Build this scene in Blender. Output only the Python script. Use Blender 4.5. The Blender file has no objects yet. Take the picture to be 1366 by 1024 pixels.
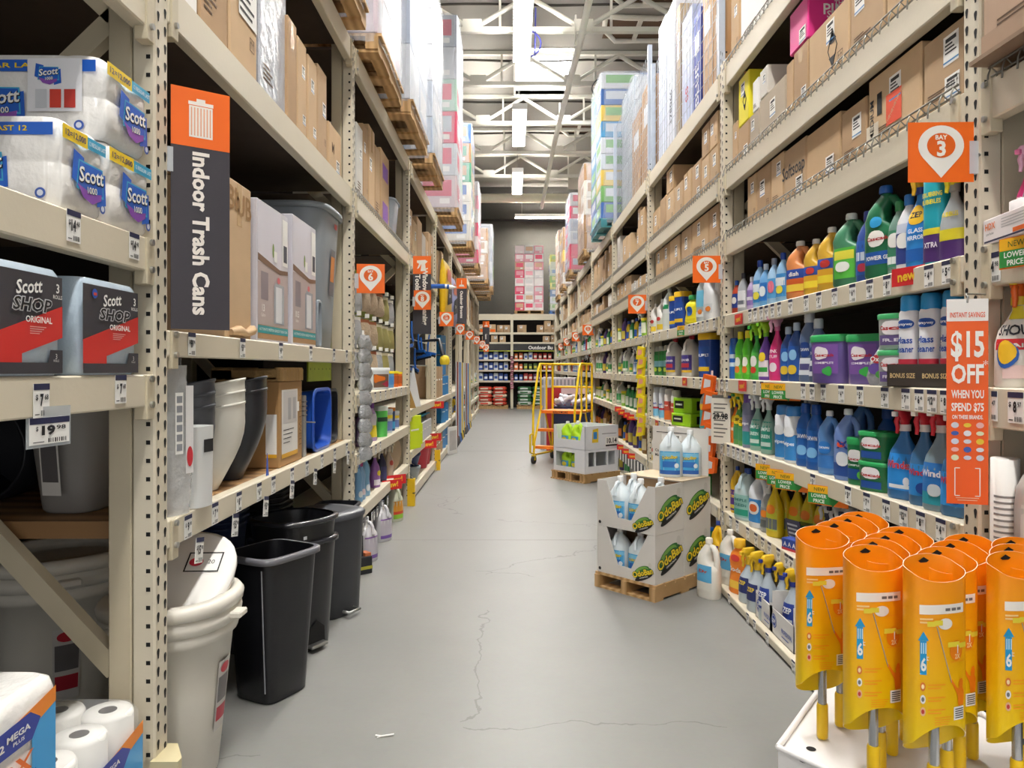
import bpy, math, random
from mathutils import Matrix, Vector
R = math.radians
rnd = random.Random(11)
SC = bpy.context.scene
COL = SC.collection
# ------------------------------------------------------------------ camera, world, exposure
F, VX, VY, H = 986.0, 682.0, 492.0, 1.30      # focal length and vanishing point in a 1366 px wide frame, eye height
cam_d = bpy.data.cameras.new('camera'); cam = bpy.data.objects.new('camera', cam_d); COL.objects.link(cam)
cam.location = (0, 0, H); cam.rotation_euler = (R(90), 0, 0)
cam_d.sensor_width = 36; cam_d.lens = F / 1366 * 36
cam_d.shift_x = (683 - VX) / 1366; cam_d.shift_y = -(512 - VY) / 1366
cam_d.clip_start = .05; cam_d.clip_end = 200
SC.camera = cam
W = bpy.data.worlds.new('world'); SC.world = W; W.use_nodes = True
bg = W.node_tree.nodes['Background']; bg.inputs[0].default_value = (1.0, 1.0, 1.0, 1); bg.inputs[1].default_value = .5
SC.view_settings.view_transform = 'Standard'; SC.view_settings.look = 'None'
SC.view_settings.gamma = 1; SC.view_settings.use_curve_mapping = False
SC.view_settings.exposure = 0.98
LAMP = 260.0      # strip light tube emission
SKYL = 9.0       # skylight diffuser
# ------------------------------------------------------------------ materials
def lin(h):
    c = [int(h[i:i + 2], 16) / 255 for i in (0, 2, 4)]
    return tuple(((x + .055) / 1.055) ** 2.4 if x > .04045 else x / 12.92 for x in c) + (1,)
MC = {}
def C(h, rough=.45, metal=0., noise=.06, nscale=9., bump=0., trans=0., alpha=1., spec=.5, bscale=60., emit=0.):
    key = (h, rough, metal, noise, nscale, bump, trans, alpha, spec, bscale, emit)
    if key in MC: return MC[key]
    m = bpy.data.materials.new('paint_' + h); m.use_nodes = True
    nt = m.node_tree; N = nt.nodes; L = nt.links; b = N['Principled BSDF']
    c = lin(h)
    b.inputs['Base Color'].default_value = c; b.inputs['Roughness'].default_value = rough; b.inputs['Metallic'].default_value = metal
    b.inputs['Specular IOR Level'].default_value = spec
    b.inputs['Transmission Weight'].default_value = trans; b.inputs['Alpha'].default_value = alpha
    if emit: b.inputs['Emission Color'].default_value = c; b.inputs['Emission Strength'].default_value = emit
    if noise or bump:
        tc = N.new('ShaderNodeTexCoord')
        if noise:
            n = N.new('ShaderNodeTexNoise'); n.inputs['Scale'].default_value = nscale; n.inputs['Detail'].default_value = 3
            L.new(tc.outputs['Object'], n.inputs['Vector'])
            mx = N.new('ShaderNodeMix'); mx.data_type = 'RGBA'
            mx.inputs[6].default_value = tuple(x * (1 - noise) for x in c[:3]) + (1,); mx.inputs[7].default_value = tuple(min(1, x * (1 + noise)) for x in c[:3]) + (1,)
            L.new(n.outputs['Fac'], mx.inputs[0]); L.new(mx.outputs[2], b.inputs['Base Color'])
        if bump:
            n2 = N.new('ShaderNodeTexNoise'); n2.inputs['Scale'].default_value = bscale; n2.inputs['Detail'].default_value = 4
            L.new(tc.outputs['Object'], n2.inputs['Vector'])
            bp = N.new('ShaderNodeBump'); bp.inputs['Strength'].default_value = bump; bp.inputs['Distance'].default_value = .02
            L.new(n2.outputs['Fac'], bp.inputs['Height']); L.new(bp.outputs['Normal'], b.inputs['Normal'])
    MC[key] = m
    return m
def wave_mat(h1, h2, scale, rough=.6, axis='X', dist=2.):
    key = ('wave', h1, h2, scale, axis)
    if key in MC: return MC[key]
    m = bpy.data.materials.new('grain_' + h1); m.use_nodes = True
    nt = m.node_tree; N = nt.nodes; L = nt.links; b = N['Principled BSDF']; b.inputs['Roughness'].default_value = rough
    tc = N.new('ShaderNodeTexCoord'); w = N.new('ShaderNodeTexWave'); w.bands_direction = axis
    w.inputs['Scale'].default_value = scale; w.inputs['Distortion'].default_value = dist; w.inputs['Detail'].default_value = 3
    mx = N.new('ShaderNodeMix'); mx.data_type = 'RGBA'; mx.inputs[6].default_value = lin(h1); mx.inputs[7].default_value = lin(h2)
    L.new(tc.outputs['Object'], w.inputs['Vector']); L.new(w.outputs['Fac'], mx.inputs[0]); L.new(mx.outputs[2], b.inputs['Base Color'])
    MC[key] = m
    return m
BEIGE = C('d8ceb8', .42, noise=.05, nscale=4, bump=.03)
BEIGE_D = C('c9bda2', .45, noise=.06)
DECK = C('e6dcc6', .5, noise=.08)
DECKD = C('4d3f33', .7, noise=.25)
WOODB = wave_mat('b98f5f', '8f6a42', 3., .6, 'Y')
PALLETW = wave_mat('c9a373', 'a5814f', 6., .7, 'X')
HOLE = C('0c0a0a', .8, noise=0)
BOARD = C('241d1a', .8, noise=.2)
STEEL = C('b9b9b6', .28, .9, noise=.03)
WIRE = C('8b8880', .4, .6, noise=0)
CARD = [C('c0a079', .75, noise=.07, nscale=14), C('b0906c', .78, noise=.07, nscale=14), C('c9aa84', .75, noise=.06, nscale=14), C('b99b78', .75, noise=.07, nscale=14)]
TAPE = C('c3a071', .25, noise=.03)
WHITE = C('efece6', .5, noise=.03)
PAPER = C('f3f1ec', .6, noise=.02)
INK = C('1c1b1d', .6, noise=0)
BROWNINK = C('5a4028', .7, noise=0)
NAVY = C('23264a', .5, noise=0)
ORANGE = C('f06a12', .38, noise=.03)
DKGREY = C('38343a', .42, noise=.04)
BLACKP = C('16161a', .33, noise=.1, bump=.02, bscale=200)
WRAP = C('e3e7ee', .14, noise=0, bump=1., bscale=16, alpha=.3, spec=.9)
CLEARW = C('f6f8fb', .1, noise=0, bump=.8, bscale=30, alpha=.22, spec=.8)
# ------------------------------------------------------------------ mesh builder
TXT = {}
def textmesh(s, bold=.0):
    k = (s, bold)
    if k in TXT: return TXT[k]
    c = bpy.data.curves.new('lettering', 'FONT'); c.body = s; c.size = 1; c.resolution_u = 2; c.offset = bold
    o = bpy.data.objects.new('lettering', c); me = bpy.data.meshes.new_from_object(o)
    vs = [(v.co.x, v.co.y) for v in me.vertices]; fs = [tuple(p.vertices) for p in me.polygons]
    bpy.data.objects.remove(o); bpy.data.meshes.remove(me); bpy.data.curves.remove(c)
    x0 = min((v[0] for v in vs), default=0); x1 = max((v[0] for v in vs), default=0)
    TXT[k] = (vs, fs, x0, x1)
    return TXT[k]
def se(z, a, b, n=16, p=2., cx=0., cy=0.):
    out = []
    for i in range(n):
        t = 2 * math.pi * i / n; c, s = math.cos(t), math.sin(t)
        out.append((cx + a * math.copysign(abs(c) ** (2 / p), c), cy + b * math.copysign(abs(s) ** (2 / p), s), z))
    return out
class MB:
    def __init__(s, M=None): s.v = []; s.f = []; s.m = []; s.sm = []; s.ms = []; s.M = M
    def add(s, vs, fs, m, smooth=False):
        o = len(s.v)
        if s.M is not None: vs = [tuple(s.M @ Vector(v)) for v in vs]
        s.v.extend(tuple(v) for v in vs)
        if m not in s.ms: s.ms.append(m)
        i = s.ms.index(m)
        for f in fs:
            s.f.append(tuple(x + o for x in f)); s.m.append(i); s.sm.append(smooth)
        return s
    def merge(s, t):
        for i, m in enumerate(t.ms):
            if m not in s.ms: s.ms.append(m)
        o = len(s.v); s.v.extend(t.v)
        for f, mi, sm in zip(t.f, t.m, t.sm):
            s.f.append(tuple(x + o for x in f)); s.m.append(s.ms.index(t.ms[mi])); s.sm.append(sm)
        return s
    def box(s, x0, x1, y0, y1, z0, z1, m, c=0.):
        if c <= 0:
            v = [(x, y, z) for z in (z0, z1) for y in (y0, y1) for x in (x0, x1)]
            return s.add(v, [(0, 2, 3, 1), (4, 5, 7, 6), (0, 1, 5, 4), (2, 6, 7, 3), (0, 4, 6, 2), (1, 3, 7, 5)], m)
        v = []; idx = {}
        for X in (0, 1):
            for Y in (0, 1):
                for Z in (0, 1):
                    x, y, z = (x0, x1)[X], (y0, y1)[Y], (z0, z1)[Z]
                    dx, dy, dz = (c, -c)[X], (c, -c)[Y], (c, -c)[Z]
                    for a, pt in (('x', (x, y + dy, z + dz)), ('y', (x + dx, y, z + dz)), ('z', (x + dx, y + dy, z))):
                        idx[(X, Y, Z, a)] = len(v); v.append(pt)
        I = idx; fs = []
        for X in (0, 1):
            q = [I[(X, 0, 0, 'x')], I[(X, 1, 0, 'x')], I[(X, 1, 1, 'x')], I[(X, 0, 1, 'x')]]; fs.append(q if X else q[::-1])
        for Y in (0, 1):
            q = [I[(0, Y, 0, 'y')], I[(0, Y, 1, 'y')], I[(1, Y, 1, 'y')], I[(1, Y, 0, 'y')]]; fs.append(q if Y else q[::-1])
        for Z in (0, 1):
            q = [I[(0, 0, Z, 'z')], I[(1, 0, Z, 'z')], I[(1, 1, Z, 'z')], I[(0, 1, Z, 'z')]]; fs.append(q if Z else q[::-1])
        for A in (0, 1):
            for B in (0, 1):
                fs.append([I[(A, B, 0, 'x')], I[(A, B, 1, 'x')], I[(A, B, 1, 'y')], I[(A, B, 0, 'y')]])
                fs.append([I[(A, 0, B, 'x')], I[(A, 1, B, 'x')], I[(A, 1, B, 'z')], I[(A, 0, B, 'z')]])
                fs.append([I[(0, A, B, 'y')], I[(1, A, B, 'y')], I[(1, A, B, 'z')], I[(0, A, B, 'z')]])
        for X in (0, 1):
            for Y in (0, 1):
                for Z in (0, 1): fs.append([I[(X, Y, Z, 'x')], I[(X, Y, Z, 'y')], I[(X, Y, Z, 'z')]])
        return s.add(v, [tuple(f) for f in fs], m)
    def loft(s, rings, m, cap0=True, cap1=True, smooth=True, ms=None):
        n = len(rings[0])
        for k in range(len(rings) - 1):
            mm = ms[k] if ms else m
            s.add(rings[k] + rings[k + 1], [(i, (i + 1) % n, n + (i + 1) % n, n + i) for i in range(n)], mm, smooth) if ms else None
        if not ms:
            vs = [p for r in rings for p in r]; fs = []
            for k in range(len(rings) - 1):
                fs += [(k * n + i, k * n + (i + 1) % n, (k + 1) * n + (i + 1) % n, (k + 1) * n + i) for i in range(n)]
            s.add(vs, fs, m, smooth)
        if cap0: s.add(rings[0], [tuple(range(n - 1, -1, -1))], ms[0] if ms else m)
        if cap1: s.add(rings[-1], [tuple(range(n))], ms[-1] if ms else m)
        return s
    def lathe(s, prof, m, n=16, cx=0., cy=0., sx=1., sy=1., cap0=True, cap1=True, smooth=True, p=2.):
        return s.loft([se(z, r * sx, r * sy, n, p, cx, cy) for r, z in prof], m, cap0, cap1, smooth)
    def tube(s, pts, r, m, n=8, caps=True, sx=1.):
        pts = [Vector(p) for p in pts]; rings = []; N = len(pts)
        t0 = (pts[1] - pts[0]).normalized()
        ref = Vector((0, 0, 1)) if abs(t0.z) < .9 else Vector((1, 0, 0))
        u = t0.cross(ref).normalized()
        for i in range(N):
            t = (pts[min(i + 1, N - 1)] - pts[max(i - 1, 0)]).normalized()
            u = (u - t * u.dot(t)).normalized(); w = t.cross(u)
            rr = r[i] if isinstance(r, (list, tuple)) else r
            rings.append([tuple(pts[i] + u * (rr * sx * math.cos(2 * math.pi * k / n)) + w * (rr * math.sin(2 * math.pi * k / n))) for k in range(n)])
        return s.loft(rings, m, caps, caps)
    def cyl(s, p0, p1, r, m, n=12, r1=None): return s.tube([p0, p1], [r, r if r1 is None else r1], m, n)
    def prism(s, poly, fn, w0, w1, m, smooth=False):
        n = len(poly); a = [fn(u, v, w0) for u, v in poly]; b = [fn(u, v, w1) for u, v in poly]
        s.add(a + b, [(i, (i + 1) % n, n + (i + 1) % n, n + i) for i in range(n)], m, smooth)
        s.add(a, [tuple(range(n - 1, -1, -1))], m); s.add(b, [tuple(range(n))], m)
        return s
    def patch(s, fm, u0, u1, v0, v1, m, nu=1, nv=1, e=.0006):
        vs = [fm(u0 + (u1 - u0) * i / nu, v0 + (v1 - v0) * j / nv, e) for j in range(nv + 1) for i in range(nu + 1)]
        fs = [(j * (nu + 1) + i, j * (nu + 1) + i + 1, (j + 1) * (nu + 1) + i + 1, (j + 1) * (nu + 1) + i) for j in range(nv) for i in range(nu)]
        return s.add(vs, fs, m, nu > 1)
    def poly(s, fm, pts, m, e=.001): return s.add([fm(u, v, e) for u, v in pts], [tuple(range(len(pts)))], m)
    def disc(s, fm, u, v, ru, rv, m, e=.001, n=20):
        vs = [fm(u, v, e)] + [fm(u + k * ru * math.cos(2 * math.pi * i / n), v + k * rv * math.sin(2 * math.pi * i / n), e) for k in (.36, .7, 1.) for i in range(n)]
        fs = [(0, 1 + i, 1 + (i + 1) % n) for i in range(n)] + [(1 + k * n + i, 1 + (k + 1) * n + i, 1 + (k + 1) * n + (i + 1) % n, 1 + k * n + (i + 1) % n) for k in (0, 1) for i in range(n)]
        return s.add(vs, fs, m)
    def text(s, fm, st, size, m, u=0., v=0., al='c', rot=0., bold=.0, sx=1., e=.0014, fit=None, shear=0.):
        vs, fs, x0, x1 = textmesh(st, bold)
        if fit: sx = fit / max(1e-6, (x1 - x0) * size)
        off = {'c': -(x0 + x1) / 2, 'l': -x0, 'r': -x1}[al]
        c, sn = math.cos(R(rot)), math.sin(R(rot)); out = []
        for x, y in vs:
            X = (x + off + shear * y) * size * sx; Y = (y - .34) * size
            out.append(fm(u + X * c - Y * sn, v + X * sn + Y * c, e))
        return s.add(out, fs, m)
    def build(s, name, parent=None):
        me = bpy.data.meshes.new(name); me.from_pydata(s.v, [], s.f)
        for m in s.ms: me.materials.append(m)
        me.polygons.foreach_set('material_index', s.m); me.polygons.foreach_set('use_smooth', s.sm); me.update()
        o = bpy.data.objects.new(name, me); COL.objects.link(o)
        if parent is not None: o.parent = parent
        return o
def flat(y0=0.): return lambda u, v, e=0: (u, y0 - e, v)
def planefm(o, U, V):
    o, U, V = Vector(o), Vector(U).normalized(), Vector(V).normalized(); N = U.cross(V)
    return lambda u, v, e=0: tuple(o + U * u + V * v + N * e)
# ------------------------------------------------------------------ things, copies, labels
REG = []
def reg(o, cat, look, where='', group=None, key=None, kind=None):
    o['category'] = cat
    REG.append(dict(o=o, look=look, where=where, group=group, key=key))
    if kind: o['kind'] = kind
    return o
def empty(name, loc=(0, 0, 0), rz=0., sc=1.):
    o = bpy.data.objects.new(name, None); COL.objects.link(o); o.location = loc; o.rotation_euler = (0, 0, rz); o.empty_display_size = .05
    o.scale = (sc, sc, sc) if isinstance(sc, (int, float)) else sc
    return o
def struct(mb, name):
    o = mb.build(name); o['kind'] = 'structure'; return o
KIDS = {}
def clone(o, parent=None):
    c = o.copy(); COL.objects.link(c); c.parent = parent
    for ch in KIDS.get(o.name, ()): clone(ch, c)
    return c
def assemble(name, parts, merge=False):
    """parts: (part name, MB, [sub-parts], label)"""
    if merge or len(parts) == 1 and not parts[0][2:]:
        mb = MB()
        def rec(ps):
            for p in ps:
                mb.merge(p[1])
                if len(p) > 2 and p[2]: rec(p[2])
        rec(parts)
        return mb.build(name)
    root = empty(name)
    def put(ps, par):
        for p in ps:
            o = p[1].build(p[0], par); KIDS.setdefault(par.name, []).append(o)
            if len(p) > 3 and p[3]: o['label'] = p[3]
            if len(p) > 2 and p[2]: put(p[2], o)
    put(parts, root)
    return root
TM = {}
class Tm:
    def __init__(s, fn, cat, look): s.fn = fn; s.cat = cat; s.look = look; s.src = None
def place(key, loc, rz=0., sc=1., where='', look=None, tilt=None, group=None):
    t = TM[key]
    if t.src is None: t.src = t.fn(); o = t.src
    else: o = clone(t.src)
    o.location = loc; o.rotation_euler = (0, 0, rz) if tilt is None else (tilt[0], tilt[1], rz)
    o.scale = (sc, sc, sc) if isinstance(sc, (int, float)) else sc
    reg(o, t.cat, look or t.look, where, group, key)
    return o
def rest(o, z):
    bpy.context.view_layer.update(); lo = min((o.matrix_world @ Vector(c)).z for c in o.bound_box); o.location.z += z + .001 - lo; return o
ORD = 'first second third fourth fifth sixth seventh eighth ninth tenth eleventh twelfth thirteenth fourteenth fifteenth sixteenth seventeenth eighteenth nineteenth twentieth'.split()
def finish_labels():
    g = {}; kinds = {}
    for r in REG: g.setdefault((r['look'], r['where']), []).append(r)
    for r in REG:
        r['stem'] = r['o'].name.split('.')[0]; kinds.setdefault((r['stem'], r['where']), []).append(r)
    for (look, where), rs in g.items():
        rs.sort(key=lambda r: (round(r['o'].location.y, 2), r['o'].location.z, -abs(r['o'].location.x)))
        for i, r in enumerate(rs):
            pre = '' if len(rs) == 1 else (ORD[i] if i < len(ORD) else 'far') + ' '
            r['o']['label'] = (pre + look + (' ' + where if where else ''))[:190]
    for (st, where), rs in kinds.items():
        for r in rs:
            if r['group']: r['o']['group'] = r['group']
            elif len(rs) > 1:
                w = st.replace('_', ' '); r['o']['group'] = (w + ('es' if w.endswith(('s', 'x', 'sh')) else 's') + ' ' + where).strip()
# ------------------------------------------------------------------ floor, ceiling, back wall
XL, XR = .97, 1.307
def YC(s, k): return 2.05 + 2.5 * k if s < 0 else 2.10 + 2.49 * k
def XF(s): return XL if s < 0 else XR
def floor_mat():
    m = bpy.data.materials.new('polished_concrete'); m.use_nodes = True
    nt = m.node_tree; N = nt.nodes; L = nt.links; b = N['Principled BSDF']
    tc = N.new('ShaderNodeTexCoord')
    n1 = N.new('ShaderNodeTexNoise'); n1.inputs['Scale'].default_value = .9; n1.inputs['Detail'].default_value = 8; n1.inputs['Roughness'].default_value = .65
    n2 = N.new('ShaderNodeTexNoise'); n2.inputs['Scale'].default_value = 45; n2.inputs['Detail'].default_value = 4
    cr = N.new('ShaderNodeValToRGB'); cr.color_ramp.elements[0].position = .25; cr.color_ramp.elements[0].color = lin('838380'); cr.color_ramp.elements[1].position = .72; cr.color_ramp.elements[1].color = lin('91908c')
    v = N.new('ShaderNodeTexVoronoi'); v.feature = 'DISTANCE_TO_EDGE'; v.inputs['Scale'].default_value = .62; v.inputs['Randomness'].default_value = 1
    wn = N.new('ShaderNodeTexNoise'); wn.inputs['Scale'].default_value = 3.5; wn.inputs['Detail'].default_value = 6
    ad = N.new('ShaderNodeVectorMath'); ad.operation = 'MULTIPLY_ADD'; ad.inputs[1].default_value = (.28, .28, .28)
    L.new(tc.outputs['Object'], n1.inputs['Vector']); L.new(tc.outputs['Object'], n2.inputs['Vector']); L.new(tc.outputs['Object'], wn.inputs['Vector'])
    L.new(wn.outputs['Color'], ad.inputs[0]); L.new(tc.outputs['Object'], ad.inputs[2]); L.new(ad.outputs[0], v.inputs['Vector'])
    lt = N.new('ShaderNodeMath'); lt.operation = 'LESS_THAN'; lt.inputs[1].default_value = .0022; L.new(v.outputs['Distance'], lt.inputs[0])
    gm = N.new('ShaderNodeTexNoise'); gm.inputs['Scale'].default_value = .5; L.new(tc.outputs['Object'], gm.inputs['Vector'])
    gt = N.new('ShaderNodeMath'); gt.operation = 'GREATER_THAN'; gt.inputs[1].default_value = .5; L.new(gm.outputs['Fac'], gt.inputs[0])
    mu = N.new('ShaderNodeMath'); mu.operation = 'MULTIPLY'; L.new(lt.outputs[0], mu.inputs[0]); L.new(gt.outputs[0], mu.inputs[1])
    sc2 = N.new('ShaderNodeMath'); sc2.operation = 'MULTIPLY'; sc2.inputs[1].default_value = .45; L.new(mu.outputs[0], sc2.inputs[0])
    mx = N.new('ShaderNodeMix'); mx.data_type = 'RGBA'; mx.inputs[0].default_value = .1; mx.blend_type = 'MULTIPLY'
    L.new(n1.outputs['Fac'], cr.inputs['Fac']); L.new(cr.outputs['Color'], mx.inputs[6]); L.new(n2.outputs['Color'], mx.inputs[7])
    m2 = N.new('ShaderNodeMix'); m2.data_type = 'RGBA'; m2.inputs[7].default_value = lin('4c4a47')
    L.new(sc2.outputs[0], m2.inputs[0]); L.new(mx.outputs[2], m2.inputs[6]); L.new(m2.outputs[2], b.inputs['Base Color'])
    mr = N.new('ShaderNodeMapRange'); mr.inputs[3].default_value = .34; mr.inputs[4].default_value = .46
    L.new(n1.outputs['Fac'], mr.inputs[0]); L.new(mr.outputs[0], b.inputs['Roughness'])
    b.inputs['Specular IOR Level'].default_value = .42
    return m
m = MB(); m.box(-16, 16, -6, 27, -.1, 0, floor_mat())
JL = C('7d7a75', .6, noise=0)
for y in (5.62, 11.7, 17.8): m.box(-16, 16, y, y + .008, 0, .0006, JL)
struct(m, 'floor')
CEILM = C('98938a', .8, noise=.07, nscale=1.2, bump=.25, bscale=1.6)
SEAM = C('3a352f', .9, noise=.1)
TRUSS = C('d8d4c8', .5, noise=.04)
ZC = 7.68
SKX0, SKX1, SKY0, SKY1 = .1, 1.25, 14.7, 17.2
m = MB()
m.box(-16, SKX0, -6, 26.5, ZC, ZC + .1, CEILM); m.box(SKX1, 16, -6, 26.5, ZC, ZC + .1, CEILM)
m.box(SKX0, SKX1, -6, SKY0, ZC, ZC + .1, CEILM); m.box(SKX0, SKX1, SKY1, 26.5, ZC, ZC + .1, CEILM)
for k in range(8): 
    y = 3.0 + 2.35 * k + .5
    # sagging seam of the insulation blanket
    pts = [(-16 + i * .8, y + .03 * math.sin(i * 1.7 + k), ZC - .012 - .02 * abs(math.sin(i * .9 + k))) for i in range(41)]
    m.tube(pts, .022, SEAM, 5)
struct(m, 'ceiling')
m = MB(); SHAFT = C('f2efe8', .6, noise=.02)
m.box(SKX0 - .05, SKX0, SKY0, SKY1, ZC - .02, ZC + .6, SHAFT); m.box(SKX1, SKX1 + .05, SKY0, SKY1, ZC - .02, ZC + .6, SHAFT)
m.box(SKX0, SKX1, SKY0 - .05, SKY0, ZC - .02, ZC + .6, SHAFT); m.box(SKX0, SKX1, SKY1, SKY1 + .05, ZC - .02, ZC + .6, SHAFT)
m.box(SKX0, SKX1, SKY0, SKY1, ZC + .6, ZC + .62, C('f4f8ff', .5, noise=0, emit=SKYL))
struct(m, 'window_1')
# torn insulation showing brown decking
m = MB(); DK = wave_mat('6f5238', '47321f', 14., .8, 'Y', .3); TORN = C('e3ddd0', .8, noise=.05, bump=.3, bscale=4)
for x0, x1, y0, y1 in ((1.75, 2.95, 13.35, 14.25), (1.72, 2.9, 12.15, 12.85), (1.3, 2.25, 18.9, 20.0)):
    n = 18
    rim = [(x0 + (x1 - x0) * (.5 + .5 * math.cos(2 * math.pi * i / n)) + rnd.uniform(-.06, .06), y0 + (y1 - y0) * (.5 + .5 * math.sin(2 * math.pi * i / n)), 0) for i in range(n)]
    m.box(x0, x1, y0, y1, ZC - .012, ZC - .006, DK)
    m.tube([(x0 - .03, y0 - .02, ZC - .02), (x0 + .3, y0 - .05, ZC - .06), (x1 - .3, y0 + .02, ZC - .04), (x1 + .04, y0 - .03, ZC - .02), (x1 + .05, y1, ZC - .03)], .05, TORN, 6)
    m.tube([(x0 - .04, y0, ZC - .02), (x0 - .02, (y0 + y1) / 2, ZC - .05), (x0 + .25, y1 + .02, ZC - .05), (x1, y1 + .03, ZC - .03)], .05, TORN, 6)
    m.box((x0 + x1) / 2 - .03, (x0 + x1) / 2 + .05, y0, y1, ZC - .05, ZC - .012, TORN)
struct(m, 'ceiling_hole')
def truss(y):
    m = MB(); zb, zt = 7.03, 7.6
    m.box(-14, 14, y - .05, y + .05, zb - .05, zb + .03, TRUSS); m.box(-14, 14, y - .05, y + .05, zt, zt + .07, TRUSS)
    x = -14.2 + (.66 if True else 0); x = -.66 - 1.88 * 7
    while x < 13:
        for a, b in (((x, zb), (x + .94, zt)), ((x + .94, zt), (x + 1.88, zb))):
            m.tube([(a[0], y, a[1]), (b[0], y, b[1])], .042, TRUSS, 6)
        m.box(x - .16, x + .16, y - .055, y + .055, zb - .04, zb + .16, TRUSS)
        m.box(x + .45, x + .49, y - .02, y + .02, zb, zt, TRUSS)
        x += 1.88
    return struct(m, 'ceiling_truss')
for k in range(-1, 9): truss(3.0 + 2.36 * k + .05)
m = MB(); m.tube([(1.18, -6, 6.62), (1.12, 12, 6.62), (1.02, 17, 6.62), (1.0, 24.4, 6.62)], .055, TRUSS, 10)
for y in range(0, 24, 4): m.box(1.04, 1.07, y + .1, y + .13, 6.6, 7.1, TRUSS)
struct(m, 'ceiling_conduit')
m = MB(); PIPE = C('ded6bd', .45, noise=.04); m.tube([(-14, 24.6, 6.98), (14, 24.6, 6.98)], .15, PIPE, 14)
for x in (-6, -2.1, 1.35, 5): m.cyl((x, 24.6, 6.98), (x + .01, 24.6, 6.98), .165, PIPE, 14)
struct(m, 'ceiling_duct')
# loose cables looped from the trusses
for i, (x, y, z, r) in enumerate(((.28, 12.45, 6.78, .22), (1.8, 14.65, 6.85, .2), (2.25, 14.6, 6.85, .17))):
    m = MB(); pts = [(x + r * math.cos(a * .35), y + .02 * math.sin(a), z + r * math.sin(a * .35)) for a in range(0, 34)] + [(x + r * .6, 14.82 if i else y, 6.99 if i else z + .6)]
    m.tube(pts, .014, C('46489a' if i == 0 else '3b3a3a', .5, noise=0), 6); o = m.build('cable_loop')
    reg(o, 'cable', ('blue cable coil hanging near the end of a strip light', 'dark cable loop hanging from the truss beside the skylight', 'smaller dark cable loop hanging from the truss beside another loop')[i])
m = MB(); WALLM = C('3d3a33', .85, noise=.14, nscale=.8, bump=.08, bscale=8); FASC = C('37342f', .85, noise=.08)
m.box(-16, 16, 26.3, 26.5, 0, 6.55, WALLM); m.box(-16, 16, 25.9, 26.5, 6.55, 8.4, FASC)  # upper wall band set forward, in a slightly darker tone
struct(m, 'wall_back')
# house-wrap lettering sheet near the duct
m = MB(); fm = planefm((2.62, 23.0, 7.25), (-1, 0, 0), (0, .25, -1))
m.patch(fm, -.95, .85, -.42, .35, C('cfc8b8', .7, noise=.06)); m.text(fm, 'Tyvek', .5, C('57524b', .7, noise=0), -.2, -.12, bold=.02); m.text(fm, 'HomeWrap', .16, C('6b665e', .7, noise=0), -.1, .2)
m.patch(planefm((2.62, 23.012, 7.25), (1, 0, 0), (0, -.25, 1)), -.85, .95, -.35, .42, C('cfc8b8', .7, noise=.06))
o = m.build('insulation_sheet'); reg(o, 'sheet', 'torn house-wrap sheet with upside-down dark lettering hanging under the roof near the duct')
# ------------------------------------------------------------------ strip lights
TUBE = C('fffdf9', .5, noise=0, emit=LAMP); HOUS = C('f1efe9', .4, noise=.02)
def strip_light():
    h = MB(); h.box(-.095, .095, -1.22, 1.22, .03, .07, HOUS, .006); h.box(-.15, -.135, -1.22, 1.22, -.05, .05, HOUS); h.box(.135, .15, -1.22, 1.22, -.05, .05, HOUS)
    h.box(-.15, .15, -1.235, -1.22, -.05, .07, HOUS); h.box(-.15, .15, 1.22, 1.235, -.05, .06, HOUS)
    for i in range(-11, 12): h.box(-.135, .135, i * .105 - .004, i * .105 + .004, -.05, -.02, HOUS)
    parts = [('housing', h)]
    for x in (-.075, .075):
        t = MB(); t.cyl((x, -1.19, .0), (x, 1.19, .0), .019, TUBE, 10); parts.append(('tube_lamp', t))
    c = MB()
    for y in (-1.0, 1.0): c.cyl((0, y, .07), (0, y, 1.178), .006, WIRE, 6)
    parts.append(('hanger', c))
    return assemble('strip_light', parts)
TM['strip'] = Tm(strip_light, 'light', 'white fluorescent strip light hanging over the aisle')
for y in (-2.9, 1.8, 6.5, 11.2, 15.9, 20.6): place('strip', (.17, y, 6.5), group='strip lights over the aisle')
o = place('strip', (1.36, 25.2, 6.5), R(90), look='strip light hung crosswise in front of the dark end wall', group='strip lights over the aisle')
# ------------------------------------------------------------------ steel racking
NUMW = 'zero one two three four five six seven eight nine ten eleven twelve thirteen fourteen fifteen sixteen seventeen eighteen nineteen twenty'.split()
def bayname(s, k):
    if s > 0: return 'past bay %s sign' % NUMW[3 + 2 * k] if k != 3 else 'just before bay eleven sign'
    return 'past bay %s sign' % NUMW[4 + 2 * k] if k else 'past trash cans sign'
def price_tag(txt, w=.052, h=.07):
    m = MB(); fm = flat()
    m.box(-w / 2, w / 2, 0, .001, -h / 2, h / 2, PAPER); m.patch(fm, -w / 2, w / 2, h / 2 - .013, h / 2, NAVY)
    a, b = txt.split('.')
    m.text(fm, '$', h * .22, INK, -w * .33, h * .1, bold=.03); m.text(fm, a, h * .46, INK, -w * .02 if len(a) == 1 else -w * .05, h * .02, bold=.05, sx=.8, fit=(w * .22 if len(a) == 1 else w * .34)); m.text(fm, b, h * .22, INK, w * .27, h * .1, bold=.02, fit=w * .24)
    for i in range(9): m.patch(fm, -w * .05 + i * w * .055, -w * .05 + i * w * .055 + w * (.02 if i % 3 else .035), -h * .45, -h * .29, INK)
    m.patch(fm, -w * .42, -w * .15, -h * .42, -h * .39, INK)
    return m
TAGM = {}
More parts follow.
